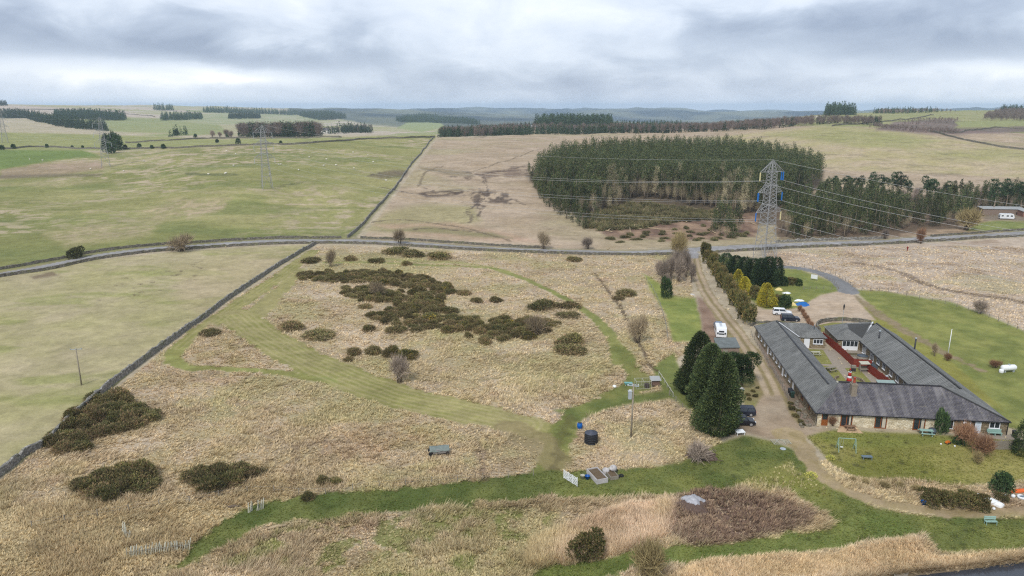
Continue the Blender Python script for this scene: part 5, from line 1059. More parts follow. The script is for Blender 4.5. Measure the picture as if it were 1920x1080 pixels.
# ------------------------------------------------------------------ pylons and conductors
STEEL = material('galvanised_steel', alb((176, 176, 176), .62), .55, .15, 3, 0, .4); INSB = material('blue_insulator_sleeve', alb((36, 118, 200), .7), .5, .1, 4); INSC = material('cream_insulator', alb((222, 210, 160), .75), .45, .1, 4); INSG = material('glass_insulator', alb((190, 198, 200), .7), .3, .1, 4)
def pylon(base, hgt, rz, label, wmul=1.0, near=False):
    t_ = thing('electricity_pylon', label, 'pylon', tuple(base), rz, 'pylons of the overhead line'); k = hgt / 33.0
    prof = [(0, 2.7), (6.5, 2.2), (12.5, 1.8), (18.5, 1.5), (24.8, 1.22), (29.4, 1.05), (33, .18)]
    def wdt(zz): return float(np.interp(zz, [p[0] for p in prof], [p[1] for p in prof]))
    leg_w, br_w = .17 * wmul, .10 * wmul; cr = [(-1, -1), (1, -1), (1, 1), (-1, 1)]
    pt = lambda c, zz: (c[0] * wdt(zz) * k, c[1] * wdt(zz) * k, zz * k)
    for c in cr:
        l = MB(); zs = [-.3, 6.5, 12.5, 18.5, 24.8, 29.4, 33]
        for a, b in zip(zs, zs[1:]): l.bar(pt(c, a) if a > 0 else (c[0] * 2.7 * k, c[1] * 2.7 * k, -.4), pt(c, b), leg_w * (1 if a < 20 else .75))
        l.build('leg', STEEL, t_)
    br = MB(); levels = [0, 4.5, 6.5, 9, 11, 12.6, 14.3, 15.8, 17.2, 18.6, 20, 21.3, 22.5, 23.7, 24.8, 25.9, 27, 28, 29.2, 30.2, 31.2, 32.2]
    for i, (a, b) in enumerate(zip(levels, levels[1:])):
        for j in range(4):
            c, d = cr[j], cr[(j + 1) % 4]
            if i == 0: 
                m_ = tuple((p + q) / 2 for p, q in zip(pt(c, 6.5), pt(d, 6.5))); br.bar(pt(c, .1), m_, br_w); br.bar(pt(d, .1), m_, br_w); continue
            if i == 1: br.bar(pt(c, 6.5), pt(d, 6.5), br_w); continue
            br.bar(pt(c, a), pt(d, b), br_w * .9); br.bar(pt(d, a), pt(c, b), br_w * .9)
            if b in (12.6, 18.6, 24.8, 29.2): br.bar(pt(c, b), pt(d, b), br_w)
    br.build('bracing', STEEL, t_); tips = []
    for zz, arm in ((29.2, 4.7), (22.6, 4.9), (16.2, 5.1)):
        for s in (-1, 1):
            a = MB(); tip = (s * arm * k, 0, zz * k); w_ = wdt(zz) * k; up = (zz + (3.4 if zz > 25 else 2.7)) * k; w2 = wdt(up / k) * k
            for q in (-1, 1):
                a.bar((s * w_, q * w_, zz * k), tip, br_w * 1.1); a.bar((s * w2, q * w2, up), tip, br_w * 1.1)
                for f in (.33, .66):
                    L = lambda A, B, f: tuple(x_ + (y_ - x_) * f for x_, y_ in zip(A, B))
                    a.bar(L((s * w_, q * w_, zz * k), tip, f), L((s * w2, q * w2, up), tip, f - .2), br_w * .8)
            cm = a.build('cross_arm', STEEL, t_); ins = MB(); colr = INSG
            if near: colr = INSC if (zz, s) in ((29.2, -1), (16.2, 1)) else INSB
            r = .23 if near else .13; zt = zz * k - .15; ln = 2.75 * k; nseg = 9; pr = [(.03, 0)]
            for q in range(nseg): pr += [(r * .8, -ln * (q + .1) / nseg), (r, -ln * (q + .5) / nseg), (r * .8, -ln * (q + .9) / nseg)]
            ins.lathe([(p[0], p[1]) for p in pr + [(.03, -ln - .1)]], 8); sub = ins.build('insulator', colr, cm, (tip[0], 0, zt))
            if near and (zz, s) in ((29.2, 1), (22.6, -1)): ins.build('insulator', colr, cm, (tip[0] - s * .5, .3, zt))
            tips.append(Vector((tip[0], 0, zt - ln)))
    tips.append(Vector((0, 0, 33 * k))); M_ = Matrix.Translation(base) @ Matrix.Rotation(rz, 4, 'Z')
    return [M_ @ p for p in tips]
p_near = G(1433, 488); p_near.z -= 0
PY = [(p_near, 33.2, R(22), 'nearest steel lattice pylon, with blue and cream insulators, behind the dark conifers', .9, True)]
for a, b, Y, lb in [(501, 354, 372, 'slender lattice pylon on the green pasture beyond the road'), (199, 313, 505, 'lattice pylon standing beside the dark tree clump across the pasture'), (10, 268, 735, 'farthest lattice pylon, faint at the edge of the far fields')]:
    g = G(a, b, Y * .8, Y * 1.25); PY.append((g, 33.2, R(28) if a == 501 else R(28), lb, 1.0, False))
TIPS = [pylon(*a) for a in PY]
# next tower of the line stands beyond the frame to the east
e_base = Vector((222, 172, -16)); Me = Matrix.Translation(e_base) @ Matrix.Rotation(R(22), 4, 'Z')
k = 1.0; east = [Me @ Vector((s * a, 0, zz - 2.9)) for zz, a in ((29.2, 4.6), (22.6, 5.0), (16.2, 5.3)) for s in (-1, 1)] + [Me @ Vector((0, 0, 33))]
WIRE = material('aluminium_conductor', alb((196, 196, 196), .7), .45, .1, 1, 0, .5)
def span(a, b, sag, r, label, group):
    mb = MB(); n = 30; o = a.copy()
    pts = [(a + (b - a) * (i / n) - Vector((0, 0, sag * 4 * (i / n) * (1 - i / n)))) - o for i in range(n + 1)]
    mb.tube(pts, r, 5); return tag(mb.build('overhead_cable', WIRE, None, tuple(o)), label, 'cable', group)
for nmb, (A, B, sg, r, ds) in enumerate([(TIPS[0], east, 5.0, .036, 'from the nearest pylon out over the eastern road'), (TIPS[0], TIPS[1], 7.5, .028, 'from the nearest pylon across to the pasture pylon'), (TIPS[1], TIPS[2], 6.0, .02, 'between the two middle pylons'), (TIPS[2], TIPS[3], 7.0, .02, 'between the two farthest pylons')]):
    for i in range(7):
        lv = ['top', 'top', 'middle', 'middle', 'bottom', 'bottom', 'earth'][i]; sd_ = ['near', 'far'][i % 2]
        lb = ('thin earth wire ' if lv == 'earth' else f'{lv} arm conductor ') + ds
        span(A[i], B[i], sg if lv != 'earth' else sg * .7, r if lv != 'earth' else r * .8, lb, f'{lv} wires {ds}')
# ------------------------------------------------------------------ wooden poles, flagpole
POLEW = material('pole_timber', alb((158, 148, 130)), .9, .2, 2); GREYM = material('grey_paint', alb((176, 184, 188)), .5, .08, 2); WHITE = material('white_paint', alb((236, 238, 238), .8), .45, .06, 2); DARKM = material('dark_metal', (.03, .03, .033), .5, .15, 3)
p = G(1183, 820); t_ = thing('utility_pole', 'wooden utility pole carrying a grey transformer beside the black water tank', 'utility pole', tuple(p))
mb = MB(); mb.tube([(0, 0, -.5), (0.05, 0, 8.9)], [.16, .12], 10); po = mb.build('pole', POLEW, t_, None, True)
mb = MB(); mb.bar((-.9, 0, 8.7), (.9, 0, 8.5), .1, .12); mb.bar((-.55, .5, 8.8), (.55, .5, 8.6), .1); mb.build('crossarm', GREYM, t_)
for s in (-.8, -.05, .75):
    mb = MB(); mb.lathe([(.03, 8.6), (.07, 8.66), (.05, 8.75), (.08, 8.8), (.05, 8.9)], 10, (s, 0)); mb.build('insulator', WHITE, t_)
mb = MB(); mb.box(-.72, -.2, -.3, .2, 6.5, 7.7); mb.box(-.78, -.14, -.34, .24, 7.7, 7.76); tr_ = mb.build('transformer', GREYM, t_)
for s in (-.6, -.45, -.3):
    mb = MB(); mb.lathe([(.04, 7.75), (.07, 7.85), (.04, 7.95), (.06, 8.05)], 8, (s, -.05)); mb.build('bushing', WHITE, tr_)
g = G(153, 722); t_ = thing('utility_pole', 'thin wooden pole with a short crossarm in the western pasture', 'utility pole', tuple(g))
mb = MB(); mb.tube([(0, 0, -.5), (0, 0, 7.1)], [.14, .1], 8); mb.build('pole', POLEW, t_, None, True); mb = MB(); mb.bar((-1.0, 0, 6.95), (1.0, .25, 7.0), .1); mb.build('crossarm', GREYM, t_)
for s in (-.95, 0, .95):
    mb = MB(); mb.lathe([(.03, 6.98), (.07, 7.1), (.04, 7.25)], 8, (s, s * .12)); mb.build('insulator', GREYM, t_)
p = G(1777, 667); t_ = thing('flagpole', 'bare white flagpole on the paddock beside the slate roof', 'flagpole', tuple(p)); mb = MB(); mb.tube([(0, 0, -.3), (0, 0, 5.6)], [.09, .06], 8); mb.lathe([(.09, 5.6), (.1, 5.68), (.05, 5.75)], 10); mb.build('pole', WHITE, t_, None, True); mb = MB(); mb.lathe([(.22, -.05), (.22, .1), (.12, .14)], 12); mb.build('base', GREYM, t_)
p = G(1579, 606); t_ = thing('bird_feeder_post', 'thin grey post with a dark hanging bell by the gravel yard', 'post', tuple(p)); mb = MB(); mb.tube([(0, 0, -.3), (0, 0, 4.6)], .05, 8); mb.build('post', GREYM, t_); mb = MB(); mb.lathe([(.02, 4.75), (.16, 4.5), (.2, 4.1), (.12, 3.7), (.14, 3.55), (.03, 3.3)], 12); mb.build('bell', DARKM, t_, None, True)
# ------------------------------------------------------------------ the U of stone cottages
A0 = G(1530, 797); A0.z = H(A0.x + 14, A0.y + 15) ; B0 = G(1886, 815)
axv = Vector((B0.x - A0.x, B0.y - A0.y, 0)); FW = axv.length; HRZ = math.atan2(axv.y, axv.x)
def hw(a, b, zz=0): k, q = math.cos(HRZ), math.sin(HRZ); return Vector((A0.x + a * k - b * q, A0.y + a * q + b * k, A0.z + zz))
RUB = stone_material('cream_rubble', alb((196, 180, 148), .85), alb((222, 208, 178), .85), alb((236, 226, 202), .85), 3.4)
RUBD = stone_material('brown_rubble', alb((128, 112, 90)), alb((152, 136, 110)), alb((182, 168, 140)), 3.4)
def slate(name, base, streak, lich):
    m = bpy.data.materials.new(name); m.use_nodes = True; t = m.node_tree; b = t.nodes['Principled BSDF']; b.inputs['Roughness'].default_value = .7; b.inputs['Specular IOR Level'].default_value = .25
    tc = nn(t, 'ShaderNodeTexCoord'); uv = tc.outputs['UV']; br = nn(t, 'ShaderNodeTexBrick', offset=.5); t.links.new(uv, br.inputs['Vector'])
    br.inputs['Color1'].default_value = (*base, 1); br.inputs['Color2'].default_value = tuple(v * 1.35 for v in base) + (1,); br.inputs['Mortar'].default_value = tuple(v * .35 for v in base) + (1,)
    br.inputs['Scale'].default_value = 1; br.inputs['Brick Width'].default_value = .42; br.inputs['Row Height'].default_value = .24; br.inputs['Mortar Size'].default_value = .018; br.inputs['Bias'].default_value = -.1
    mp = nn(t, 'ShaderNodeMapping'); mp.inputs['Scale'].default_value = (1.0, .16, 1); mp.inputs['Rotation'].default_value = (0, 0, R(18)); t.links.new(uv, mp.inputs[0])
    s1 = noise(t, mp.outputs[0], .9, 6, .62, .5); s2 = noise(t, uv, 3.0, 5, .65); s3 = noise(t, uv, .35, 4, .6)
    c = mix(t, ramp(t, s1, [(.47, 0), (.68, .75)]), br.outputs[0], streak); c = mix(t, ramp(t, s2, [(.55, 0), (.64, .8)]), c, lich); c = mix(t, 1.0, c, ramp(t, s3, [(.3, .78), (.7, 1.2)]), 'MULTIPLY')
    t.links.new(c, b.inputs['Base Color']); bn = nn(t, 'ShaderNodeBump'); bn.inputs['Distance'].default_value = .03; t.links.new(br.outputs['Fac'], bn.inputs['Height']); bn.invert = True; t.links.new(bn.outputs[0], b.inputs['Normal'])
    return m
SLF = slate('front_slate', alb((94, 91, 96)), alb((142, 138, 138)), alb((132, 126, 112)))
SLW = slate('wing_slate', alb((118, 118, 115)), alb((144, 143, 140)), alb((126, 130, 122)))
WOOD = material('brown_joinery', alb((150, 88, 44)), .55, .2, 5); UPVC = material('white_joinery', alb((238, 240, 242), .8), .35, .04, 2); PALEB = material('pale_blue_door', alb((206, 218, 228), .8), .5, .05, 2)
GLASS = bpy.data.materials.new('window_glass'); GLASS.use_nodes = True; b = GLASS.node_tree.nodes['Principled BSDF']; b.inputs['Base Color'].default_value = (.025, .03, .035, 1); b.inputs['Roughness'].default_value = .08; b.inputs['Specular IOR Level'].default_value = .6
CURT = material('curtain', alb((206, 196, 176)), .9, .15, 6); LEAD = material('lead_flashing', alb((214, 216, 218), .75), .5, .1, 3); GUT = material('black_gutter', (.02, .02, .022), .4, .1, 3)
house = thing('stone_cottage_range', 'long low U of stone cottages with grey slate roofs around a courtyard', 'cottages', tuple(A0), HRZ)
EV, RF, RW = 2.25, 5.75, 4.55           # eaves, ridge heights
# roofs: slopes given as 3-D corner loops in house coordinates, uv along the eaves
def slope_part(name, loops, m, th=.12):
    me = bpy.data.meshes.new(name); vs, fs, uvs = [], [], []
    for lp in loops:
        q = [Vector(p) for p in lp]; e = (q[1] - q[0]).normalized(); nrm = (q[1] - q[0]).cross(q[2] - q[0]).normalized(); up = nrm.cross(e); o = len(vs); n = len(q)
        dn = nrm * th * (1 if nrm.z > 0 else -1); vs += q + [p - dn for p in q]
        fs.append(tuple(range(o, o + n))); uvs.append([((p - Vector((0, 0, 0))).dot(e), p.dot(up)) for p in q])
        fs.append(tuple(range(o + n, o + 2 * n))[::-1]); uvs.append([(0, 0)] * n)
        for i in range(n): j = (i + 1) % n; fs.append((o + i, o + j, o + n + j, o + n + i)[::-1]); uvs.append([(0, 0)] * 4)
    me.from_pydata([tuple(v) for v in vs], [], fs); u = me.uv_layers.new(name='UVMap'); k = 0
    for f in uvs:
        for c in f: u.data[k].uv = c; k += 1
    me.materials.append(m); me.update(); return link(name, me, house)
D = 9.8                                   # depth of the front range
LW, RWD = 7.0, 8.9; LE, RE = 47.0, 44.5   # wing widths, lengths from the front
o = .28
FR = 4.9
slope_part('front_roof', [
    [(-o, -o, EV), (FW + o, -o, EV), (FW - 8.3, FR, RF), (4.6, FR, RF)],
    [(LW + .3, D, EV), (3.6, 6.6, 4.54), (4.6, FR, RF), (FW - 8.3, FR, RF), (FW - RWD / 2 - .1, 6.1, 4.89), (FW - RWD - .3, D, EV)]], SLF)
slope_part('west_wing_roof', [
    [(-o, LE + .2, EV), (-o, -o, EV), (4.6, FR, RF), (LW / 2, 6.62, RW + .01), (LW / 2, LE - 3.2, RW)],
    [(LW + o, D + .1, EV), (LW + o, LE - 7.2, EV), (LW / 2, LE - 3.2, RW), (LW / 2, 6.62, RW)],
    [(LW / 2, LE - 3.2, RW), (LW + 4.4, LE + .2, EV), (-o, LE + .2, EV)][::-1]], SLW)
slope_part('east_wing_roof', [
    [(FW - RWD - o, RE - 2.5, EV), (FW - RWD - o, D, EV), (FW - 8.3, FR, RF), (FW - RWD / 2, 6.1, RW + .35), (FW - RWD / 2, RE - 1, RW + .3)][::1],
    [(FW + o, -o, EV), (FW + o, RE + .1, EV), (FW - RWD / 2, RE - 1, RW + .3), (FW - RWD / 2, 6.1, RW + .35), (FW - 8.3, FR, RF)],
    [(FW + o, RE + .1, EV), (FW - RWD - 3, RE + .1 + 3.5, EV), (FW - RWD / 2, RE - 1, RW + .3)]], SLW)
# hipped end pavilions looking back into the courtyard
PX0, PX1, PY0, PY1 = LW - .6, 12.9, LE - 7.4, LE + .1
slope_part('west_pavilion_roof', [
    [(PX0, PY0 - o, EV + .1), (PX1 + o, PY0 - o, EV + .1), (PX1 - 3.2, (PY0 + PY1) / 2, RW - .2), (LW / 2, (PY0 + PY1) / 2, RW - .2)],
    [(PX1 + o, PY0 - o, EV + .1), (PX1 + o, PY1 + o, EV + .1), (PX1 - 3.2, (PY0 + PY1) / 2, RW - .2)],
    [(PX1 + o, PY1 + o, EV + .1), (LW / 2, PY1 + o, EV + .1), (LW / 2, (PY0 + PY1) / 2, RW - .2), (PX1 - 3.2, (PY0 + PY1) / 2, RW - .2)]], SLW)
QX0, QX1, QY0, QY1 = FW - RWD - 4.6, FW - RWD + .6, RE - 5.6, RE + 3.6
slope_part('east_pavilion_roof', [
    [(QX0 - o, QY0 - o, EV + .1), (QX1, QY0 - o, EV + .1), (QX0 + 2.6, QY0 + 2.6, RW - .6)],
    [(QX0 - o, QY1 + o, EV + .1), (QX0 - o, QY0 - o, EV + .1), (QX0 + 2.6, QY0 + 2.6, RW - .6), (QX0 + 3.4, QY1 - 3, RW - .3)],
    [(QX1, QY0 - o, EV + .1), (QX1 + 3.9, QY1 - 3, RW + .15), (QX0 + 3.4, QY1 - 3, RW - .3), (QX0 + 2.6, QY0 + 2.6, RW - .6)],
    [(QX1 + 4, QY1 + o, EV + .1), (QX0 - o, QY1 + o, EV + .1), (QX0 + 3.4, QY1 - 3, RW - .3), (QX1 + 3.9, QY1 - 3, RW + .15)]], SLW)
mb = MB(); mb.bar((4.4, FR, RF + .05), (FW - 8.2, FR, RF + .05), .28, .16); mb.build('ridge_tiles', SLF, house)
mb = MB(); mb.bar((LW / 2, 6.7, RW + .06), (LW / 2, LE - 3.2, RW + .06), .26, .14); mb.build('ridge_tiles', GUT, house)
mb = MB(); mb.bar((FW - RWD / 2, 6.3, RW + .42), (FW - RWD / 2, RE - 1, RW + .36), .3, .14); mb.bar((FW + .2, -.25, EV + .06), (FW - 8.3, FR, RF + .06), .26, .14); mb.build('ridge_tiles', SLW, house)
mb = MB(); mb.bar((QX1 - .2, QY0 - .2, EV + .2), (QX1 + 3.6, QY1 - 3.2, RW + .2), .26, .06); mb.build('valley_flashing', LEAD, house)
mb = MB(); mb.bar((LW + .4, PY0 - .25, EV + .22), (LW / 2 + .4, (PY0 + PY1) / 2 - .3, RW - .08), .22, .06); mb.build('valley_flashing', LEAD, house)
mb = MB(); mb.bar((-.3, -.36, EV - .06), (FW + .3, -.36, EV - .06), .13); mb.build('gutter', GUT, house)
mb = MB(); mb.bar((-.38, -.3, EV - .06), (-.38, LE + .1, EV - .06), .13); mb.build('gutter', GUT, house)
mb = MB(); mb.bar((FW - RWD - .34, D + .5, EV - .06), (FW - RWD - .34, RE - 6, EV - .06), .12); mb.build('gutter', GUT, house)
for xx in (-.05, FW + .02): 
    mb = MB(); mb.bar((xx, -.1, 0), (xx, -.1, EV - .1), .1); mb.build('downpipe', GUT, house)
# walls
def wall_box(nm, x0, x1, y0, y1, m, h=EV): mb = MB(); mb.box(x0, x1, y0, y1, -.4, h); return mb.build(nm, m, house)
W_front = wall_box('front_wall', 0, 19.2, 0, .45, RUB); W_front2 = wall_box('front_wall', 19.2, FW, .004, .45, RUBD)
wall_box('west_wall', 0, .45, .45, LE, RUBD); wall_box('east_wall', FW - .45, FW, .45, RE, RUBD)
wall_box('courtyard_wall', LW - .45, LW, D, PY0, RUBD); wall_box('courtyard_wall', FW - RWD, FW - RWD + .45, D, RE, RUBD); wall_box('courtyard_wall', LW, FW - RWD, D - .45, D, RUBD)
wall_box('end_wall', .45, PX1, LE - .45, LE, RUBD); wall_box('end_wall', QX0, FW, RE - .1 + 3.2, RE + 3.6, RUBD)
wall_box('pavilion_wall', LW, PX1, PY0, PY0 + .4, RUBD); wall_box('pavilion_wall', PX1 - .4, PX1, PY0 + .4, LE - .45, RUBD)
wall_box('pavilion_wall', QX0, FW - RWD, QY0, QY0 + .4, RUBD); wall_box('pavilion_wall', QX0, QX0 + .4, QY0 + .4, QY1 - .4, RUBD)
# openings on the faces: u runs along the wall, frame proud of it; nrm gives the outward direction
def opening(nm, c, wd, z0, z1, face, fm, lights=2, solid=None, curtain=None, fw=.09, sill=False, rows=1, out=.06):
    rz = {'s': 0, 'w': -math.pi / 2, 'n': math.pi, 'e': math.pi / 2}[face]
    fr = MB(); x0, x1 = -wd / 2, wd / 2
    for a, b in ((x0, x0 + fw), (x1 - fw, x1)): fr.box(a, b, -out, .05, z0, z1)
    fr.box(x0 + fw, x1 - fw, -out, .05, z1 - fw, z1); fr.box(x0 + fw, x1 - fw, -out, .05, z0, z0 + fw)
    for k in range(1, lights): xx = x0 + wd * k / lights; fr.box(xx - fw * .45, xx + fw * .45, -out + .005, .05, z0 + fw, z1 - fw)
    for k in range(1, rows): zz = z0 + (z1 - z0) * k / rows; fr.box(x0 + fw, x1 - fw, -out + .01, .05, zz - fw * .35, zz + fw * .35)
    if sill: fr.box(x0 - .08, x1 + .08, -out - .08, .05, z0 - .08, z0 - .002)
    f = fr.build(nm, fm, house, (c[0], c[1], 0), False, rz); g = MB(); g.box(x0 + fw * .8, x1 - fw * .8, -.02, .02, z0 + fw * .8, z1 - fw * .8); g.build('pane', GLASS, f)
    if solid is not None: s_ = MB(); s_.box(x0 + fw + wd * solid[0], x0 + wd * solid[1] - fw * .2, -.035, .03, z0 + fw, z0 + (z1 - z0) * solid[2]); s_.build('door_leaf', solid[3], f)
    if curtain is not None: s_ = MB(); s_.box(x0 + wd * curtain[0], x0 + wd * curtain[1], -.028, .0, z0 + fw, z1 - fw); s_.build('curtain', CURT, f)
    return f
sx = FW / 356.0
def fa(px_): return (px_ - 1530) * sx
opening('wooden_door', (fa(1545.5), 0, 0), 1.0, .02, 2.1, 's', WOOD, 1, (0, 1, .5, WOOD), None, .1)
for p0, cu in ((1587, (.72, .86)), (1652, (.62, .9)), (1724, (.66, .9))): opening('patio_door', (fa(p0), 0, 0), 1.85, .02, 2.1, 's', WOOD, 2, None, cu, .13)
opening('dark_window', (fa(1782), .004, 0), .9, .5, 2.0, 's', UPVC, 1)
opening('white_door', (fa(1828), .004, 0), 1.65, .02, 2.1, 's', UPVC, 2, (.40, 1.0, .98, PALEB), None, .08)
opening('white_window', (fa(1862.5), .004, 0), 1.6, .95, 2.05, 's', UPVC, 2, None, None, .11, True)
for k, bb in enumerate([14.5, 17.0, 19.8, 22.0, 24.6, 27.0, 29.4, 32.0, 34.5, 37.5, 40.5, 43.5]):
    if k in (0, 3, 8): opening('white_door', (0, bb, 0), .95, .02, 2.05, 'w', UPVC, 1, (0, 1, .95, UPVC))
    else: opening('white_window', (0, bb, 0), 1.0, .85, 1.95, 'w', UPVC, 2, None, None, .09, True)
for bb in (4.5, 8.5): opening('dark_window', (0, bb, 0), .9, .8, 1.9, 'w', WOOD, 1)
for bb in (12.5, 16.2, 19.5, 22.5, 26, 28.8, 32.2, 36.5): opening('white_window', (FW - RWD, bb, 0), 1.35 if bb < 31 else 1.9, .75 if bb < 31 else .2, 1.98, 'w', UPVC, 2 if bb < 31 else 3, None, None, .09, True)
opening('white_door', (9.1, PY0, 0), 1.15, .02, 2.15, 's', UPVC, 1, (0, 1, .99, UPVC)); opening('white_window', (11.4, PY0, 0), 2.0, .95, 2.05, 's', UPVC, 3, None, None, .1, True); opening('white_window', (7.4, PY0, 0), .6, 1.2, 2.05, 's', UPVC, 1)
opening('conservatory_window', ((QX0 + FW - RWD) / 2 + .2, QY0, 0), 3.2, .05, 2.15, 's', UPVC, 4, (0, 1, .42, UPVC), None, .1, False)
# chimney, flues, dish
BRK = material('chimney_stone', alb((150, 138, 122)), .9, .25, 5, .4); TERR = material('terracotta', alb((176, 84, 62)), .8, .15, 5)
ch = MB(); cx = fa(1607) - .0; ch.box(cx - .42, cx + .42, 2.6, 3.6, 3.4, 6.1); ch.box(cx - .5, cx + .5, 2.52, 3.68, 6.1, 6.25); ch.box(cx - .34, cx + .34, 2.7, 3.5, 6.25, 6.45); ch_o = ch.build('chimney', BRK, house)
mb = MB(); mb.lathe([(.2, 6.45), (.24, 6.5), (.2, 6.7), (.17, 7.2), (.22, 7.25), (.2, 7.4)], 14, (cx, 3.1)); mb.build('chimney_pot', TERR, ch_o, None, True)
for (aa, bb, zz, hh) in ((FW - RWD + 2.5, RE - 8.2, 3.0, 2.1), (FW - .9, RE - 12.0, 2.4, 2.6)):
    mb = MB(); mb.lathe([(.17, zz - .8), (.15, zz), (.15, zz + hh)], 12, (aa, bb)); f_ = mb.build('flue', DARKM, house, None, True); mb = MB(); mb.lathe([(.22, zz + hh + .12), (.2, zz + hh + .3), (.05, zz + hh + .38)], 12, (aa, bb)); mb.lathe([(.14, zz + hh - .01), (.14, zz + hh + .13)], 10, (aa, bb)); mb.build('flue_cap', GREYM, f_, None, True)
for (aa, bb) in ((11.0, PY0 + 2.2),):
    mb = MB(); mb.lathe([(.12, 3.1), (.1, 4.4), (.16, 4.42), (.03, 4.6)], 10, (aa, bb)); mb.build('roof_vent', GREYM, house, None, True)
mb = MB(); mb.lathe([(.03, -.02), (.2, .03), (.26, .1)], 14); d_ = mb.build('satellite_dish', UPVC, house, (fa(1806), -.25, 1.75), True); d_.rotation_euler = (R(75), 0, 0)
# ------------------------------------------------------------------ courtyard
PAV = material('paving', alb((158, 146, 130)), .9, .18, 2.5); RED = material('red_fence_stain', alb((138, 56, 40)), .75, .18, 3); PIC = material('weathered_table', alb((192, 190, 172)), .85, .15, 4); TIM = material('grey_timber', alb((150, 142, 128)), .9, .2, 4); MINT = material('mint_paint', alb((158, 190, 178), .68), .6, .1, 3); CYG = material('courtyard_grass', alb((134, 132, 72)), .95, .25, 1.2, .3)
mb = MB(); mb.box(LW, FW - RWD, D, RE - 5.6, -.2, .07); o = mb.build('courtyard_paving', PAV, None, tuple(A0), False, HRZ); tag(o, kind='structure')
gz = .074
def lawn_patch(pts, zz=gz):
    mb = MB(); mb.slab([(a, b, zz + .03) for a, b in pts], .03); o = mb.build('courtyard_grass', CYG, None, tuple(A0), False, HRZ); tag(o, kind='structure')
lawn_patch([(LW + .5, 29.5), (11.4, 29.5), (12.2, 38.4), (LW + .5, 38.6)]); lawn_patch([(LW + .3, 18.5), (11.2, 19.5), (11.6, 28.3), (LW + .3, 28.6)]); lawn_patch([(12.9, 20), (15.6, 18.5), (15.8, 28), (13.2, 27.5)]); lawn_patch([(LW + .3, 11), (9.8, 11), (9.6, 16.6), (LW + .3, 17.4)])
def fence(pts, h, label, m, name='board_fence', pw=.16, boards=True, z0=0, house_rel=True):
    P = [hw(*p[:2]) if house_rel else Vector(p) for p in pts]; t_ = thing(name, label, 'fence', tuple(P[0])); o = P[0]; bd = MB()
    for a, b in zip(P, P[1:]):
        L = (b - a).length; n = max(1, int(L / pw)); d = (b - a) / n
        for k in range(n):
            c0, c1 = a + d * (k + .04) - o, a + d * (k + .96) - o; c0.z = c1.z = 0; jh = h * random.uniform(.96, 1.02); nx = Vector((-(c1 - c0).y, (c1 - c0).x, 0)).normalized() * .015
            bd.hexa([c0 - nx, c1 - nx, c1 + nx, c0 + nx] + [q + Vector((0, 0, jh)) for q in (c0 - nx, c1 - nx, c1 + nx, c0 + nx)])
    bd.build('board_panel', m, t_); rl = MB()
    for a, b in zip(P, P[1:]):
        for zz in (.35, h * .8): nx = Vector((-(b - a).y, (b - a).x, 0)).normalized() * .05; rl.bar(a - o + nx + Vector((0, 0, zz)), b - o + nx + Vector((0, 0, zz)), .05, .09)
    rl.build('rail', m, t_)
    for a, b in zip(P, P[1:]):
        L = (b - a).length; n = max(1, round(L / 2.4))
        for k in range(n): q = a + (b - a) * (k / n) - o; nx = Vector((-(b - a).y, (b - a).x, 0)).normalized() * .1; mb = MB(); mb.box(q.x + nx.x - .05, q.x + nx.x + .05, q.y + nx.y - .05, q.y + nx.y + .05, 0, h + .06); mb.build('post', m, t_)
    return t_
fence([(14.2, 46.0), (14.6, 40.5), (14.9, 36), (15.1, 28.6), (18.4, 28.2)], 1.75, 'red stained board fence down the middle of the courtyard', RED)
fence([(16.9, 26.4), (17.6, 21), (17.9, 17.2)], 1.7, 'red stained fence panel along the eastern cottages of the courtyard', RED)
def picnic_table(loc, rz, label, m=PIC, sc=1.0, group=None):
    t_ = thing('picnic_table', label, 'picnic table', tuple(loc), rz, group); t_.scale = (sc, sc, sc)
    mb = MB(); [mb.box(-.9, .9, -.36 + k * .145, -.235 + k * .145, .70, .74) for k in range(5)]; mb.build('tabletop', m, t_)
    for s in (-1, 1): mb = MB(); [mb.box(-.9, .9, s * .68 - .13 + k * .135, s * .68 - .01 + k * .135, .42, .46) for k in range(2)]; mb.build('seat', m, t_)
    for xx in (-.62, .62): mb = MB(); mb.bar((xx, -.62, 0), (xx, -.25, .70), .09); mb.bar((xx, .62, 0), (xx, .25, .70), .09); mb.bar((xx + .05, -.72, .38), (xx + .05, .72, .38), .07); mb.build('leg', m, t_)
    return t_
picnic_table(hw(9.6, 34.6, .13), HRZ + .1, 'pale picnic table on the farther courtyard lawn'); 
t8 = picnic_table(hw(9.9, 25.4, .13), HRZ + .5, 'grey picnic table on the middle courtyard lawn', TIM, 1.15); picnic_table(hw(8.9, 17.6, .13), HRZ, 'pale picnic table next to the fire circle by the front roof', PIC, 1.1)
c_ = hw(11.6, 19.9, .08); RS = stone_material('circle_stone', alb((128, 116, 98)), alb((146, 132, 112)), alb((166, 152, 130)), 4)
def ring_wall(label, a0, a1, r, h):
    pts = [(c_.x + r * math.cos(a), c_.y + r * math.sin(a)) for a in np.linspace(a0, a1, 14)]; mb = MB()
    for (x0, y0), (x1, y1) in zip(pts, pts[1:]): mb.bar((x0 - c_.x, y0 - c_.y, h / 2), (x1 - c_.x, y1 - c_.y, h / 2), .3, h)
    return tag(mb.build('curved_garden_wall', RS, None, tuple(c_)), label, 'garden wall')
ring_wall('low curved stone seat wall on the western side of the courtyard circle', 2.0, 4.3, 2.5, .45); ring_wall('low curved stone seat wall on the eastern side of the courtyard circle', -.6, 1.3, 2.5, .45)
LR = material('red_paint', alb((190, 46, 40)), .5, .1, 4)
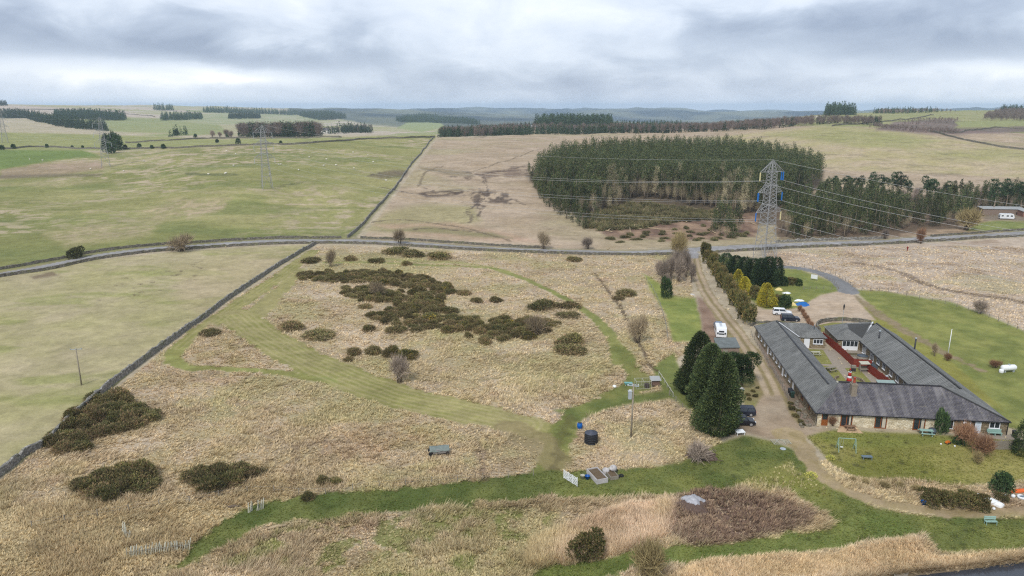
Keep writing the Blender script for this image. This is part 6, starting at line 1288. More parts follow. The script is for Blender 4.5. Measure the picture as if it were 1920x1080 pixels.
t_ = thing('lighthouse_ornament', 'red and white ornamental lighthouse in the middle of the courtyard circle', 'ornament', tuple(hw(11.6, 20.2, .08)), HRZ)
for k, (r0, r1, z0, z1, m) in enumerate([(.48, .42, 0, .75, LR), (.42, .34, .75, 1.15, WHITE), (.34, .22, 1.15, 1.9, LR), (.3, .3, 1.9, 1.98, WHITE), (.16, .16, 1.98, 2.3, GLASS), (.2, .02, 2.3, 2.7, LR)]):
    mb = MB(); mb.lathe([(r0, z0), (r1, z1)], 16); mb.build(['base', 'band', 'tower', 'gallery', 'lantern', 'cap'][k], m, t_, None, True)
SHD = material('shed_felt', alb((152, 170, 164)), .85, .12, 2)
t_ = thing('garden_shed', 'small grey green roofed shed at the near end of the red fence panel', 'shed', tuple(hw(16.4, 15.6, .07)), HRZ); mb = MB(); mb.box(-1.4, 1.4, -.9, .9, 0, 1.7); mb.build('wall', RED, t_); mb = MB(); mb.slab([(-1.55, -1.05, 1.72), (1.55, -1.05, 1.72), (1.55, 1.05, 1.98), (-1.55, 1.05, 1.98)], .07); mb.build('roof', SHD, t_); mb = MB(); mb.box(-.4, .4, -.94, -.905, .05, 1.6); mb.build('door', TIM, t_)
t_ = thing('pergola_swing', 'grey canopied garden swing seat beside the red fence corner', 'swing seat', tuple(hw(16.2, 26.0, .07)), HRZ + .1); mb = MB(); mb.slab([(-.9, -.6, 1.75), (.9, -.6, 1.75), (.9, .6, 1.95), (-.9, .6, 1.95)], .06); mb.build('canopy', PIC, t_); mb = MB(); mb.box(-.75, .75, -.35, .3, .5, .58); mb.box(-.75, .75, .3, .36, .5, 1.1); mb.build('seat', TIM, t_)
for s in (-1, 1): mb = MB(); mb.bar((s * .85, -.55, 0), (s * .85, 0, 1.8), .08); mb.bar((s * .85, .55, 0), (s * .85, 0, 1.8), .08); mb.build('leg', TIM, t_)
t_ = thing('covered_barbecue', 'dark covered barbecue against the red fence corner', 'barbecue', tuple(hw(14.2, 25.9, .07)), HRZ); mb = MB(); mb.box(-.45, .45, -.3, .3, .75, 1.05); mb.slab([(-.4, -.25, 1.25), (.4, -.25, 1.25), (.4, .25, 1.25), (-.4, .25, 1.25)], .2); mb.build('lid', TIM, t_); mb = MB(); mb.box(-.4, .4, -.25, .25, .05, .75); mb.build('cabinet', DARKM, t_)
TARP = material('dark_cover', alb((84, 92, 100)), .7, .15, 3)
t_ = thing('hot_tub', 'round blue grey covered hot tub beside the courtyard glass doors', 'hot tub', tuple(hw(18.3, 33.0, .07))); mb = MB(); mb.lathe([(.95, 0), (1.0, .1), (1.0, .85)], 24); mb.build('tub', TIM, t_, None, True); mb = MB(); mb.lathe([(1.04, .86), (1.04, .95), (.2, 1.02), (.01, 1.02)], 24); mb.build('cover', TARP, t_, None, True)
t_ = thing('outdoor_sofa', 'dark covered outdoor sofa beside the eastern cottage windows', 'sofa', tuple(hw(18.9, 28.6, .07)), HRZ + 1.5); mb = MB(); mb.box(-1.0, 1.0, -.45, .45, .08, .5); mb.build('seat', TARP, t_); mb = MB(); mb.box(-1.0, 1.0, .452, .65, .08, .95); mb.build('backrest', TARP, t_)
for s in (-1, 1): mb = MB(); mb.box(min(s * 1.002, s * 1.2), max(s * 1.002, s * 1.2), -.45, .65, .08, .7); mb.build('armrest', TARP, t_)
t_ = thing('kettle_barbecue', 'round kettle barbecue beside the eastern cottage windows', 'barbecue', tuple(hw(18.8, 21.6, .07))); mb = MB(); mb.lathe([(.05, .55), (.26, .68), (.32, .85), (.3, .98), (.05, 1.12)], 16); mb.build('bowl', GREYM, t_, None, True)
for k in range(3): a = k * 2.1; mb = MB(); mb.bar((math.cos(a) * .3, math.sin(a) * .3, 0), (math.cos(a) * .12, math.sin(a) * .12, .62), .04); mb.build('leg', DARKM, t_)
t_ = thing('garden_bench', 'pale bench beside the eastern cottage windows', 'bench', tuple(hw(18.7, 19.4, .07)), HRZ + 1.57); mb = MB(); [mb.box(-.7, .7, -.25 + k * .13, -.15 + k * .13, .42, .46) for k in range(4)]; mb.build('seat', PIC, t_)
for s in (-.6, .6): mb = MB(); mb.box(s - .04, s + .04, -.22, .22, 0, .42); mb.build('leg', PIC, t_)
mb = MB(); mb.box(-1.2, 1.2, -.7, .7, 0, .3); t_ = thing('raised_planter', 'wooden raised planter in front of the conservatory windows', 'planter', tuple(hw(17.2, 35.4, .07)), HRZ); mb.build('box', TIM, t_); mb = MB(); mb.box(-1.1, 1.1, -.6, .6, .3, .36); mb.build('soil', material('planter_soil', alb((98, 90, 66)), .95, .3, 5), t_)
# ------------------------------------------------------------------ house front and garden
SLAB = material('patio_slab', alb((206, 176, 140)), .9, .15, 3)
mb = MB(); mb.slab([(0, 0, .05), (2.6, 0, .05), (3.0, -2.2, .05), (-1.0, -2.2, .05)], .2); p = hw(3.55, -.1); o = mb.build('patio', SLAB, None, tuple(p), False, HRZ); tag(o, kind='structure')
picnic_table(hw(4.9, -1.2, .06), HRZ, 'brown picnic table on the small patio before the first patio doors', material('brown_table', alb((142, 112, 88)), .85, .2, 4), .9)
picnic_table(hw(fa(1730), -1.6, .02), HRZ - .05, 'mint green picnic table on the lawn before the third patio doors', MINT, 1.1)
t_ = thing('garden_bench', 'mint green bench standing below the white window', 'bench', tuple(hw(fa(1861), -.55, .05)), HRZ); mb = MB(); mb.box(-1.05, 1.05, .2, .26, .5, .95); mb.build('backrest', MINT, t_); mb = MB(); mb.box(-1.05, 1.05, -.3, .2, .42, .48); mb.build('seat', MINT, t_)
for s in (-.9, 0, .9): mb = MB(); mb.box(s - .05, s + .05, -.28, .2, 0, .42); mb.build('leg', MINT, t_)
mb = MB(); mb.slab([(0, 0, .04), (8.2, 0, .04), (8.6, -1.9, .04), (.6, -1.9, .04)], .2); o = mb.build('terrace', PAV, None, tuple(hw(fa(1800), -.05)), False, HRZ); tag(o, kind='structure')
f0, f1, f2 = G(1845, 843), G(1906, 843), G(1932, 838); fence([f0, f1, f2], 1.5, 'weathered grey board fence below the cottage terrace', TIM, 'garden_fence', .14, house_rel=False)
t_ = thing('wheelie_bin', 'black wheelie bin at the corner of the cottage by the fence', 'bin', tuple(hw(FW + .75, -.9)), HRZ)
def bin_(t_, m, lid):
    mb = MB(); mb.hexa([(-.22, -.25, .08), (.22, -.25, .08), (.22, .25, .08), (-.22, .25, .08), (-.29, -.33, 1.0), (.29, -.33, 1.0), (.29, .33, 1.0), (-.29, .33, 1.0)]); mb.build('body', m, t_); mb = MB(); mb.slab([(-.31, -.36, 1.03), (.31, -.36, 1.03), (.31, .36, 1.1), (-.31, .36, 1.1)], .05); mb.build('lid', lid, t_)
    for s in (-.25, .25): mb = MB(); mb.tube([(s - .03, .26, .1), (s + .03, .26, .1)], .1, 12); mb.build('wheel', DARKM, t_)
BINK = material('black_plastic', (.018, .019, .022), .5, .1, 3); BING = material('green_plastic', alb((44, 66, 56)), .5, .1, 3)
bin_(t_, BINK, BINK)
for k, (aa, bb, m, lb) in enumerate([(-.9, 13.0, BINK, 'black wheelie bin farthest along the cottage side wall'), (-.9, 12.2, BINK, 'black wheelie bin between its neighbours at the cottage side wall'), (-.9, 11.3, BING, 'dark green wheelie bin at the near end of the row of bins')]):
    t_ = thing('wheelie_bin', lb, 'bin', tuple(hw(aa, bb)), HRZ - 1.57, 'wheelie bins by the side wall'); bin_(t_, m, m)
mb = MB(); mb.lathe([(.5, 0), (.62, .25), (.6, .55), (.4, .8), (.02, .85)], 14); t_ = thing('covered_barbecue', 'round dark covered barbecue against the stone wall by the tall green bush', 'barbecue', tuple(hw(fa(1746), -.8))); mb.build('cover', TARP, t_, None, True)
p = G(1777, 832); t_ = thing('ride_on_toy', 'orange plastic ride-on toy under the russet shrub', 'toy', tuple(p), .5); ORG = material('orange_plastic', alb((226, 120, 34)), .45, .08, 3)
mb = MB(); mb.hexa([(-.45, -.2, .2), (.45, -.2, .2), (.45, .2, .2), (-.45, .2, .2), (-.4, -.16, .5), (.25, -.16, .45), (.25, .16, .45), (-.4, .16, .5)]); mb.build('body', ORG, t_)
for sx_ in (-.3, .3):
    for sy in (-.22, .22): mb = MB(); mb.tube([(sx_, sy - .04, .16), (sx_, sy + .04, .16)], .16, 12); mb.build('wheel', DARKM, t_)
for a, b, lb in [(1764, 834, 'white football lying nearer the orange toy on the lawn'), (1790, 838, 'white football farther along by the dry tan shrub')]:
    p = G(a, b); mb = MB(); mb.lathe([(.01, 0), (.1, .04), (.14, .14), (.1, .24), (.01, .28)], 14); tag(mb.build('football', WHITE, None, tuple(p), True), lb, 'ball')
# curved garden walls behind the cottages and other low walls
wall([(1408, 612), (1420, 606.5), (1445, 605), (1475, 606), (1500, 610)], 'low curved stone wall behind the western cottage wing', .5, .5, .6, DSD)
wall([(1537, 622), (1531, 613), (1538, 606), (1560, 602), (1590, 602), (1612, 604), (1632, 608)], 'low curved stone wall behind the eastern cottage wing', .9, .5, .6, DSD)
mb = MB(); mb.slab([tuple(G(a, b) + Vector((0, 0, .06))) for a, b in [(1534, 622), (1535, 610), (1560, 605), (1605, 606), (1632, 611), (1600, 622)]], .1); o = mb.build('garden_grass', CYG); tag(o, kind='structure')
mb = MB(); mb.slab([tuple(G(a, b) + Vector((0, 0, .06))) for a, b in [(1418, 612), (1425, 606), (1470, 604), (1500, 609), (1460, 616)]], .1); o = mb.build('garden_grass', CYG); tag(o, kind='structure')
# ------------------------------------------------------------------ vehicles
def paintm(name, c, k=.8): return material(name, alb(c, k), .28, .03, 1, 0, .5)
CW, CN, CB, CG = paintm('white_car_paint', (236, 238, 240)), paintm('navy_car_paint', (38, 44, 58)), paintm('black_car_paint', (26, 28, 36)), paintm('blue_grey_car_paint', (104, 120, 142))
TYRE = material('tyre_rubber', (.015, .015, .016), .85, .1, 8); RIM = material('alloy_rim', alb((200, 202, 206), .75), .35, .05, 4, 0, .5, metal=.6); LAMP = material('headlamp', alb((226, 232, 236), .8), .15, .03, 4, 0, .6); TAIL = material('tail_lamp', alb((170, 26, 26), .8), .25, .05, 4, 0, .5)
def car(loc, rz, label, paint_, L=4.4, Wd=1.8, Ht=1.6, estate=False, pickup=False, cat='car', z0=.28):
    t_ = thing('parked_car', label, cat, tuple(loc), rz); h = L / 2; w = Wd / 2
    belt = z0 + (Ht - z0) * .55
    # lower body: side profile (x forward) swept over width with tumblehome
    pr = [(-h, z0 + .12), (-h + .02, belt - .12), (-h + .12, belt), (h * .30, belt + .02), (h * .86, belt - .13), (h - .03, belt - .32), (h, z0 + .15), (h - .25, z0), (-h + .25, z0)]
    mb = MB(); n = len(pr); st = [(-w, .90, 0), (-w * .97, 1, .0), (-w * .9, 1, .02), (w * .9, 1, .02), (w * .97, 1, 0), (w, .90, 0)]
    V = [(x_ * (1 if abs(y_) < w * .95 else .985), y_, z0 + (z_ - z0) * s_ + (d_ if z_ > belt - .2 else 0)) for y_, s_, d_ in st for x_, z_ in pr]
    fs = [(i * n + j, i * n + (j + 1) % n, (i + 1) * n + (j + 1) % n, (i + 1) * n + j) for i in range(len(st) - 1) for j in range(n)] + [tuple(range(n)), tuple(range((len(st) - 1) * n, len(st) * n))[::-1]]
    mb.add(V, fs); mb.build('body', paint_, t_)
    # glasshouse and roof
    rx0, rx1 = (-h * .90, h * .22) if not pickup else (-h * .18, h * .26); wx0, wx1 = (-h * .97, h * .44) if not pickup else (-h * .26, h * .44)
    if not estate and not pickup: rx0 += .25
    zb, zt = belt + .01, Ht - .09; gb, gt = w * .92, w * .74; g = MB()
    g.hexa([(wx0, -gb, zb), (wx1, -gb, zb), (wx1, gb, zb), (wx0, gb, zb), (rx0, -gt, zt), (rx1, -gt, zt), (rx1, gt, zt), (rx0, gt, zt)]); g.build('windows', GLASS, t_)
    r_ = MB(); r_.hexa([(rx0 - .04, -gt - .03, zt + .002), (rx1 + .06, -gt - .03, zt + .002), (rx1 + .06, gt + .03, zt + .002), (rx0 - .04, gt + .03, zt + .002), (rx0 + .06, -gt + .1, Ht), (rx1 - .12, -gt + .1, Ht), (rx1 - .12, gt - .1, Ht), (rx0 + .06, gt - .1, Ht)])
    for s in (-1, 1):
        for xb, xt in ((wx0 + .03, rx0 + .03), (wx1 - .03, rx1 - .03), ((wx0 + wx1) / 2 - .1, (rx0 + rx1) / 2 - .1)): r_.bar((xb, s * (gb + .005), zb), (xt, s * (gt + .005), zt), .09)
    r_.build('roof', paint_, t_)
    for xx in (-h * .60, h * .60):
        for s in (-1, 1):
            mb = MB(); yy = s * (w - .09); mb.tube([(xx, yy - .11, .33), (xx, yy + .11, .33)], .335, 18); wh = mb.build('wheel', TYRE, t_, None, False); mb = MB(); mb.tube([(xx, yy + s * .10, .33), (xx, yy + s * .122, .33)], .22, 14); mb.build('rim', RIM, wh)
    for s in (-1, 1):
        mb = MB(); mb.box(h - .12, h - .005, s * w * .72 - .17, s * w * .72 + .17, belt - .36, belt - .20); mb.build('headlight', LAMP, t_)
        mb = MB(); mb.box(-h - .012, -h + .08, s * w * .8 - .1, s * w * .8 + .1, belt - .28, belt - .02); mb.build('tail_light', TAIL, t_)
        mb = MB(); mb.box(h * .36, h * .42, min(s * w * .97, s * (w + .14)), max(s * w * .97, s * (w + .14)), belt + .02, belt + .16); mb.build('door_mirror', paint_, t_)
    return t_
p = G(1466, 590); car(p, R(-14), 'white SUV parked on the gravel yard beside the navy one', CW, 4.5, 1.85, 1.66, True)
p = G(1481, 601); car(p, R(-8), 'navy blue SUV parked on the gravel yard near the curved wall', CN, 4.4, 1.85, 1.66, True)
p = G(1392, 795); car(p, R(-4), 'black hatchback beside the tallest cypress', CB, 3.9, 1.75, 1.5)
p = G(1391, 777); car(p, R(176), 'dark blue car parked behind the black hatchback, tail towards the yard', CN, 4.2, 1.78, 1.5, True)
p = G(1347, 617); car(p, R(80), 'blue grey pickup parked ahead of the white caravan by the track', CG, 4.8, 1.85, 1.75, False, True, 'pickup truck')
def caravan(loc, rz, label, L=5.2, Wd=2.2, Ht=2.55, box=None):
    t_ = thing('touring_caravan', label, 'caravan', tuple(loc), rz); h, w = L / 2, Wd / 2; mb = MB()
    pr = [(-h, .55), (-h - .03, 1.5), (-h + .28, Ht - .12), (-h + .6, Ht), (h - .75, Ht), (h - .38, Ht - .15), (h, 1.35), (h + .04, .9), (h - .1, .45), (-h + .1, .45)]; n = len(pr)
    V = [(x_, y_, z_) for y_ in (-w, w) for x_, z_ in pr]; mb.add(V, [tuple(range(n)), tuple(range(n, 2 * n))[::-1]] + [(j, (j + 1) % n, n + (j + 1) % n, n + j) for j in range(n)]); mb.build('body', CW, t_)
    for (x0, x1) in ((-h + .55, -h + 1.35), (-.35, .55), (h - 1.6, h - .7)):
        for s in (-1, 1): mb = MB(); mb.box(x0, x1, min(s * w, s * (w + .015)), max(s * w, s * (w + .015)), 1.35, 1.95); mb.build('window', GLASS, t_)
    mb = MB(); mb.hexa([(-h - .06, -.55, 1.1), (-h - .02, -.55, 1.1), (-h - .02, .55, 1.1), (-h - .06, .55, 1.1), (-h + .04, -.55, 1.95), (-h + .10, -.55, 1.95), (-h + .10, .55, 1.95), (-h + .04, .55, 1.95)]); mb.build('window', GLASS, t_)
    for s in (-.78, .78): mb = MB(); mb.box(-h - .05, -h - .012, s - .16, s + .16, 1.15, 1.6); mb.build('window', GLASS, t_)
    for x0 in (-.9, .1, 1.1): mb = MB(); mb.box(x0, x0 + .45, -.25, .25, Ht + .002, Ht + .06); mb.build('roof_vent', GREYM, t_)
    for s in (-1, 1): mb = MB(); mb.tube([(-.1, s * (w - .12) - .09, .33), (-.1, s * (w - .12) + .09, .33)], .33, 16); mb.build('wheel', TYRE, t_)
    mb = MB(); mb.bar((h - .1, -.5, .42), (h + 1.1, 0, .42), .08); mb.bar((h - .1, .5, .42), (h + 1.1, 0, .42), .08); mb.build('drawbar', DARKM, t_); return t_
p = G(1354, 634); caravan(p + Vector((0, 1.6, 0)), R(79), 'white touring caravan parked beside the flat roofed shed', 5.0)
p = G(1886, 411, 200, 450); caravan(p, R(-14), 'white touring caravan beside the long low outbuilding at the edge of the wood', 5.8, 2.25, 2.6)
# ------------------------------------------------------------------ sheds and outbuildings
FELT = material('roof_felt', alb((116, 122, 120)), .8, .25, .7); BLK = material('blockwork', alb((146, 128, 114)), .95, .18, 3); CORR = material('corrugated_sheet', alb((176, 178, 176), .7), .5, .12, 2, .2, .4); PLY = material('orange_board', alb((214, 156, 110)), .8, .15, 4)
def PZ(px_, py_, zz): ux, s = ray(px_, py_); Y = (zz - CAMH) / s; return Vector((ux * Y, Y, zz))
zb = G(1366, 670).z
q = [PZ(1338, 633, zb + 2.35), PZ(1379, 632.5, zb + 2.35), PZ(1388, 651, zb + 2.35), PZ(1345, 652, zb + 2.35)]; o = Vector((q[3].x, q[3].y, zb)); t_ = thing('flat_roof_shed', 'blockwork shed with a patched grey felt flat roof beside the dirt track', 'shed', tuple(o))
mb = MB(); mb.slab([tuple(v - o) for v in reversed(q)], .16); mb.build('roof', FELT, t_); c0 = sum(q, Vector()) / 4; wl = [(v - o) + (c0 - v) * .05 for v in (q[3], q[2], q[1], q[0])]
mb = MB(); mb.hexa([(v.x, v.y, -.2) for v in wl] + [(v.x, v.y, 2.18) for v in wl]); mb.build('wall', BLK, t_)
mb = MB(); mb.box(1.2, 2.3, wl[0].y - .08, wl[0].y - .02, .1, 1.9); mb.build('door', TIM, t_)
p = G(1368, 668); mb = MB(); mb.hexa([(-.6, -.05, .5), (.6, -.05, .5), (.6, .02, .5), (-.6, .02, .5), (-.6, .1, 1.35), (.6, .1, 1.35), (.6, .16, 1.35), (-.6, .16, 1.35)]); mb.box(-.55, -.45, -.05, .3, 0, .5); mb.box(.45, .55, -.05, .3, 0, .5); tag(mb.build('orange_panel', PLY, None, tuple(p + Vector((0, -.2, 0)))), 'pale orange board propped in front of the flat roofed shed', 'board')
p = G(1362, 672); t_ = thing('timber_pallet', 'grey timber pallets stacked in front of the flat roofed shed', 'pallet', tuple(p), .1)
for k in range(3): mb = MB(); [mb.box(-.6, .6, -.5 + j * .2, -.38 + j * .2, .12 + k * .17, .15 + k * .17) for j in range(5)]; [mb.box(a - .06, a + .06, -.5, .5, .01 + k * .17, .118 + k * .17) for a in (-.5, 0, .5)]; mb.build('deck', TIM, t_)
p = G(1886, 404, 200, 450); t_ = thing('long_outbuilding', 'long low flat roofed outbuilding behind the distant white caravan', 'outbuilding', tuple(p + Vector((2, 6, 0))), R(-8)); mb = MB(); mb.box(-10, 9, -3, 3, -.5, 2.6); mb.build('wall', BLK, t_); mb = MB(); mb.slab([(-10.3, -3.3, 2.65), (9.3, -3.3, 2.65), (9.3, 3.3, 3.1), (-10.3, 3.3, 3.1)], .15); mb.build('roof', CORR, t_)
for xx in (6.2,): mb = MB(); mb.box(xx, xx + 1.3, -3.04, -3.005, -.2, 2.1); mb.build('door', WHITE, t_)
p = G(1925, 408, 200, 450); t_ = thing('brick_outbuilding', 'red brick outbuilding at the very edge of the view', 'outbuilding', tuple(p + Vector((5, 4, 0))), R(-8)); mb = MB(); mb.box(-5, 8, -2.5, 2.5, -.5, 2.5); mb.build('wall', material('red_brick', alb((150, 112, 96)), .9, .2, 6), t_); mb = MB(); mb.slab([(-5.2, -2.8, 2.55), (8.2, -2.8, 2.55), (8.2, 2.8, 2.9), (-5.2, 2.8, 2.9)], .12); mb.build('roof', CORR, t_)
def farm(px_, py_, sx_, lb, yr, roofc=(116, 112, 112), wallc=(232, 230, 222)):
    p = G(px_, py_, *yr); t_ = thing('farmhouse', lb, 'farmhouse', tuple(p), .2); mb = MB(); mb.box(-sx_, sx_, -4, 4, -1, 5); mb.build('wall', material('limewash', alb(wallc, .8), .8, .1, .5), t_); mb = MB(); mb.add([(-sx_ - .4, -4.5, 4.8), (sx_ + .4, -4.5, 4.8), (sx_ + .4, 4.5, 4.8), (-sx_ - .4, 4.5, 4.8), (-sx_ - .4, 0, 8.2), (sx_ + .4, 0, 8.2)], [(0, 1, 5, 4), (2, 3, 4, 5), (1, 2, 5), (3, 0, 4), (3, 2, 1, 0)]); rf = mb.build('roof', material('farm_roof', alb(roofc), .8, .1, .5), t_)
    for s in (-sx_ + .8, sx_ - .8): mb = MB(); mb.box(s - .6, s + .6, -.5, .5, 7.4, 9.6); mb.build('chimney', BRK, rf)
farm(609, 250, 8, 'small pale farmhouse among trees beyond the green pasture', (900, 1500)); farm(628, 248, 5, 'second pale farm building east of the small farmhouse', (900, 1500))
p = G(1010, 238.5, 800, 1300); t_ = thing('polytunnel', 'long pale polytunnel on the crest near the dark pine block', 'polytunnel', tuple(p)); mb = MB(); n = 9; V = [(x_, 4 * math.cos(math.pi * j / n), 3 * math.sin(math.pi * j / n)) for x_ in (-12, 12) for j in range(n + 1)]; mb.add(V, [(j, j + 1, n + 2 + j, n + 1 + j) for j in range(n)] + [tuple(range(n + 1)), tuple(range(n + 1, 2 * n + 2))]); mb.build('cover', WHITE, t_)
# hen house and run
p = G(1228, 724); t_ = thing('hen_house', 'small hen house with a pale tin roof beside the wire run', 'hen house', tuple(p), .08)
mb = MB(); mb.box(-.7, .7, -.55, .55, .35, 1.35); mb.build('cabin', material('hen_house_board', alb((128, 104, 92)), .9, .2, 5), t_); mb = MB(); mb.slab([(-.95, -.8, 1.38), (.95, -.8, 1.38), (.95, .8, 1.72), (-.95, .8, 1.72)], .05); mb.build('roof', CORR, t_)
for sx_ in (-.62, .62):
    for sy in (-.5, .5): mb = MB(); mb.box(sx_ - .05, sx_ + .05, sy - .05, sy + .05, 0, .35); mb.build('leg', TIM, t_)
p = G(1208, 726); t_ = thing('wire_run', 'pale timber framed wire run next to the hen house', 'animal run', tuple(p), .05)
mb = MB(); 
for sx_ in (-1.7, -.3, 1.1):
    for sy in (-.9, .9): mb.bar((sx_, sy, 0), (sx_, sy, 1.45), .06)
    mb.bar((sx_, -.9, 1.45), (sx_, .9, 1.45), .06)
for sy in (-.9, .9):
    for zz in (.05, 1.45): mb.bar((-1.7, sy, zz), (1.1, sy, zz), .06)
mb.build('frame', PIC, t_); mb = MB()
for k in range(9):
    for sy in (-.9, .9): mb.bar((-1.7 + k * .35, sy, .05), (-1.7 + k * .35, sy, 1.45), .012)
mb.build('mesh', GREYM, t_); mb = MB(); mb.box(.1, .8, -.5, .4, 0, .7); mb.build('nest_box', material('dark_board', alb((84, 74, 68)), .9, .2, 5), t_)
TURQ = material('turquoise_plastic', alb((120, 176, 172)), .5, .1, 4); BLUEP = material('blue_plastic', alb((20, 96, 176), .75), .4, .08, 3)
p = G(1178, 722); t_ = thing('pallet_feeder', 'turquoise and white feeder trough near the utility pole', 'feeder', tuple(p)); mb = MB(); mb.hexa([(-.6, -.2, .1), (.6, -.2, .1), (.6, .2, .1), (-.6, .2, .1), (-.75, -.35, .5), (.75, -.35, .5), (.75, .35, .5), (-.75, .35, .5)]); mb.build('trough', TURQ, t_)
for s in (-.5, .5): mb = MB(); mb.box(s - .05, s + .05, -.25, .25, 0, .1); mb.build('foot', WHITE, t_)
p = G(1152, 727); mb = MB(); mb.lathe([(.02, 0), (.34, .05), (.4, .3), (.25, .48), (.02, .52)], 14); tag(mb.build('feed_sack', WHITE, None, tuple(p), True), 'white feed sack lying on the grass west of the utility pole', 'sack')
# water tank, barrel, gate, beds
p = G(1108, 830); t_ = thing('water_tank', 'round black ribbed water tank near the utility pole', 'water tank', tuple(p)); mb = MB(); pr = [(1.0, 0)]
for k in range(5): pr += [(1.0, .3 * k + .04), (1.04, .3 * k + .08), (1.04, .3 * k + .2), (.98, .3 * k + .25), (.98, .3 * k + .29)]
mb.lathe(pr + [(.98, 1.58), (.95, 1.66)], 32); mb.build('body', BINK, t_, None, True); mb = MB(); mb.lathe([(1.0, 1.66), (.98, 1.72), (.3, 1.86), (.28, 1.95), (.02, 1.96)], 32); mb.build('lid', material('blue_grey_lid', alb((76, 80, 92)), .45, .2, 3), t_, None, True)  # lid colour paler and slightly bluer than the black body
p = G(1087, 803); t_ = thing('blue_barrel', 'bright blue plastic barrel by the path near the black tank', 'barrel', tuple(p)); mb = MB(); mb.lathe([(.36, 0), (.4, .06), (.42, .3), (.44, .34), (.44, .6), (.42, .64), (.4, .88), (.34, .94)], 20); mb.build('body', BLUEP, t_, None, True); mb = MB(); mb.lathe([(.3, .941), (.3, .97), (.02, .98)], 16); mb.build('lid', DARKM, t_, None, True)
a_, b_ = G(1057, 897), G(1082, 913); t_ = thing('field_gate', 'white painted field gate standing open at the end of the path', 'gate', tuple(a_)); d = b_ - a_; d.z = 0
for k in range(6): zz = .18 + k * .21; mb = MB(); mb.bar(Vector((0, 0, zz)), d + Vector((0, 0, zz)), .035, .10); mb.build('rail', WHITE, t_)
mb = MB(); [mb.bar(d * f + Vector((0, 0, .05)), d * f + Vector((0, 0, 1.38)), .07, .09) for f in (0, .33, .66, 1)]; mb.bar(Vector((0, 0, .2)), d + Vector((0, 0, 1.2)), .05, .07); mb.build('stile', WHITE, t_)
SOIL = material('bed_soil', alb((108, 92, 72)), .98, .3, 6, .5); ALU = material('weathered_silver_board', alb((196, 192, 190), .75), .6, .15, 2)
def bed(loc, rz, L, Wd, h, label, m):
    t_ = thing('raised_bed', label, 'raised bed', tuple(loc), rz)
    for s in (-1, 1): mb = MB(); mb.box(min(s * Wd / 2, s * (Wd / 2 - .08)), max(s * Wd / 2, s * (Wd / 2 - .08)), -L / 2, L / 2, 0, h); mb.build('side_board', m, t_); mb = MB(); mb.box(-Wd / 2 + .08, Wd / 2 - .08, min(s * L / 2, s * (L / 2 - .08)), max(s * L / 2, s * (L / 2 - .08)), 0, h); mb.build('end_board', m, t_)
    mb = MB(); mb.box(-Wd / 2 + .08, Wd / 2 - .08, -L / 2 + .08, L / 2 - .08, .02, h * .75); mb.build('soil', SOIL, t_)
bed(G(1120, 898) + Vector((0, .3, 0)), R(20), 3.3, 1.7, .7, 'silver sided raised bed full of soil near the white gate', ALU); bed(G(1147, 893), R(16), 2.0, 1.2, .5, 'smaller raised bed beside the pile of blocks', TIM)
for a, b, r_, h_, m, lb in [(1136, 887, .5, .6, ALU, 'pale round water butt between the two raised beds'), (1145, 884, .4, .5, PIC, 'cream stone drum behind the smaller raised bed')]:
    mb = MB(); mb.lathe([(r_ * .9, 0), (r_, .08), (r_, h_), (r_ * .85, h_ + .06), (r_ * .8, h_ - .1), (.02, h_ - .1)], 16); tag(mb.build('round_tub', m, None, tuple(G(a, b)), True), lb, 'tub')
p = G(1153, 885); t_ = thing('cement_mixer', 'pale concrete mixer drum behind the smaller raised bed', 'mixer', tuple(p), -.3); mb = MB(); mb.lathe([(.12, -.1), (.45, .2), (.48, .55), (.3, .95), (.26, .95), (.02, .6)], 18); dr = mb.build('drum', ALU, t_, (0, 0, .55), True); dr.rotation_euler = (R(62), 0, R(-30))
for s in (-.4, .4): mb = MB(); mb.bar((s, -.3, 0), (0, 0, .75), .07); mb.bar((s, .35, 0), (0, 0, .75), .07); mb.build('stand', DARKM, t_)
for a, b, lb in [(1158, 894, 'dark tyre lying nearest to the smaller raised bed'), (1165, 893, 'dark tyre lying at the end of the raised beds')]:
    mb = MB(); mb.lathe([(.2, .02), (.32, 0), (.36, .1), (.32, .2), (.2, .18), (.2, .02)], 18); tag(mb.build('tyre', TYRE, None, tuple(G(a, b)), True), lb, 'tyre')
for a, b, m, lb in [(1101, 898, BLUEP, 'blue bucket beside the silver raised bed'), (1092, 897, PIC, 'cream bucket between the white gate and the blue bucket'), (1731, 946, BLUEP, 'blue tub at the foot of the rhododendron')]:
    t_ = thing('bucket', lb, 'bucket', tuple(G(a, b))); mb = MB(); mb.lathe([(.24, 0), (.34, .5), (.37, .52), (.33, .5), (.24, .1), (.02, .08)], 16); mb.build('body', m, t_, None, True); mb = MB(); mb.tube([(.35 * math.cos(a2), .02, .5 + .2 * math.sin(a2)) for a2 in np.linspace(0, math.pi, 8)], .012, 5); mb.build('handle', DARKM, t_)
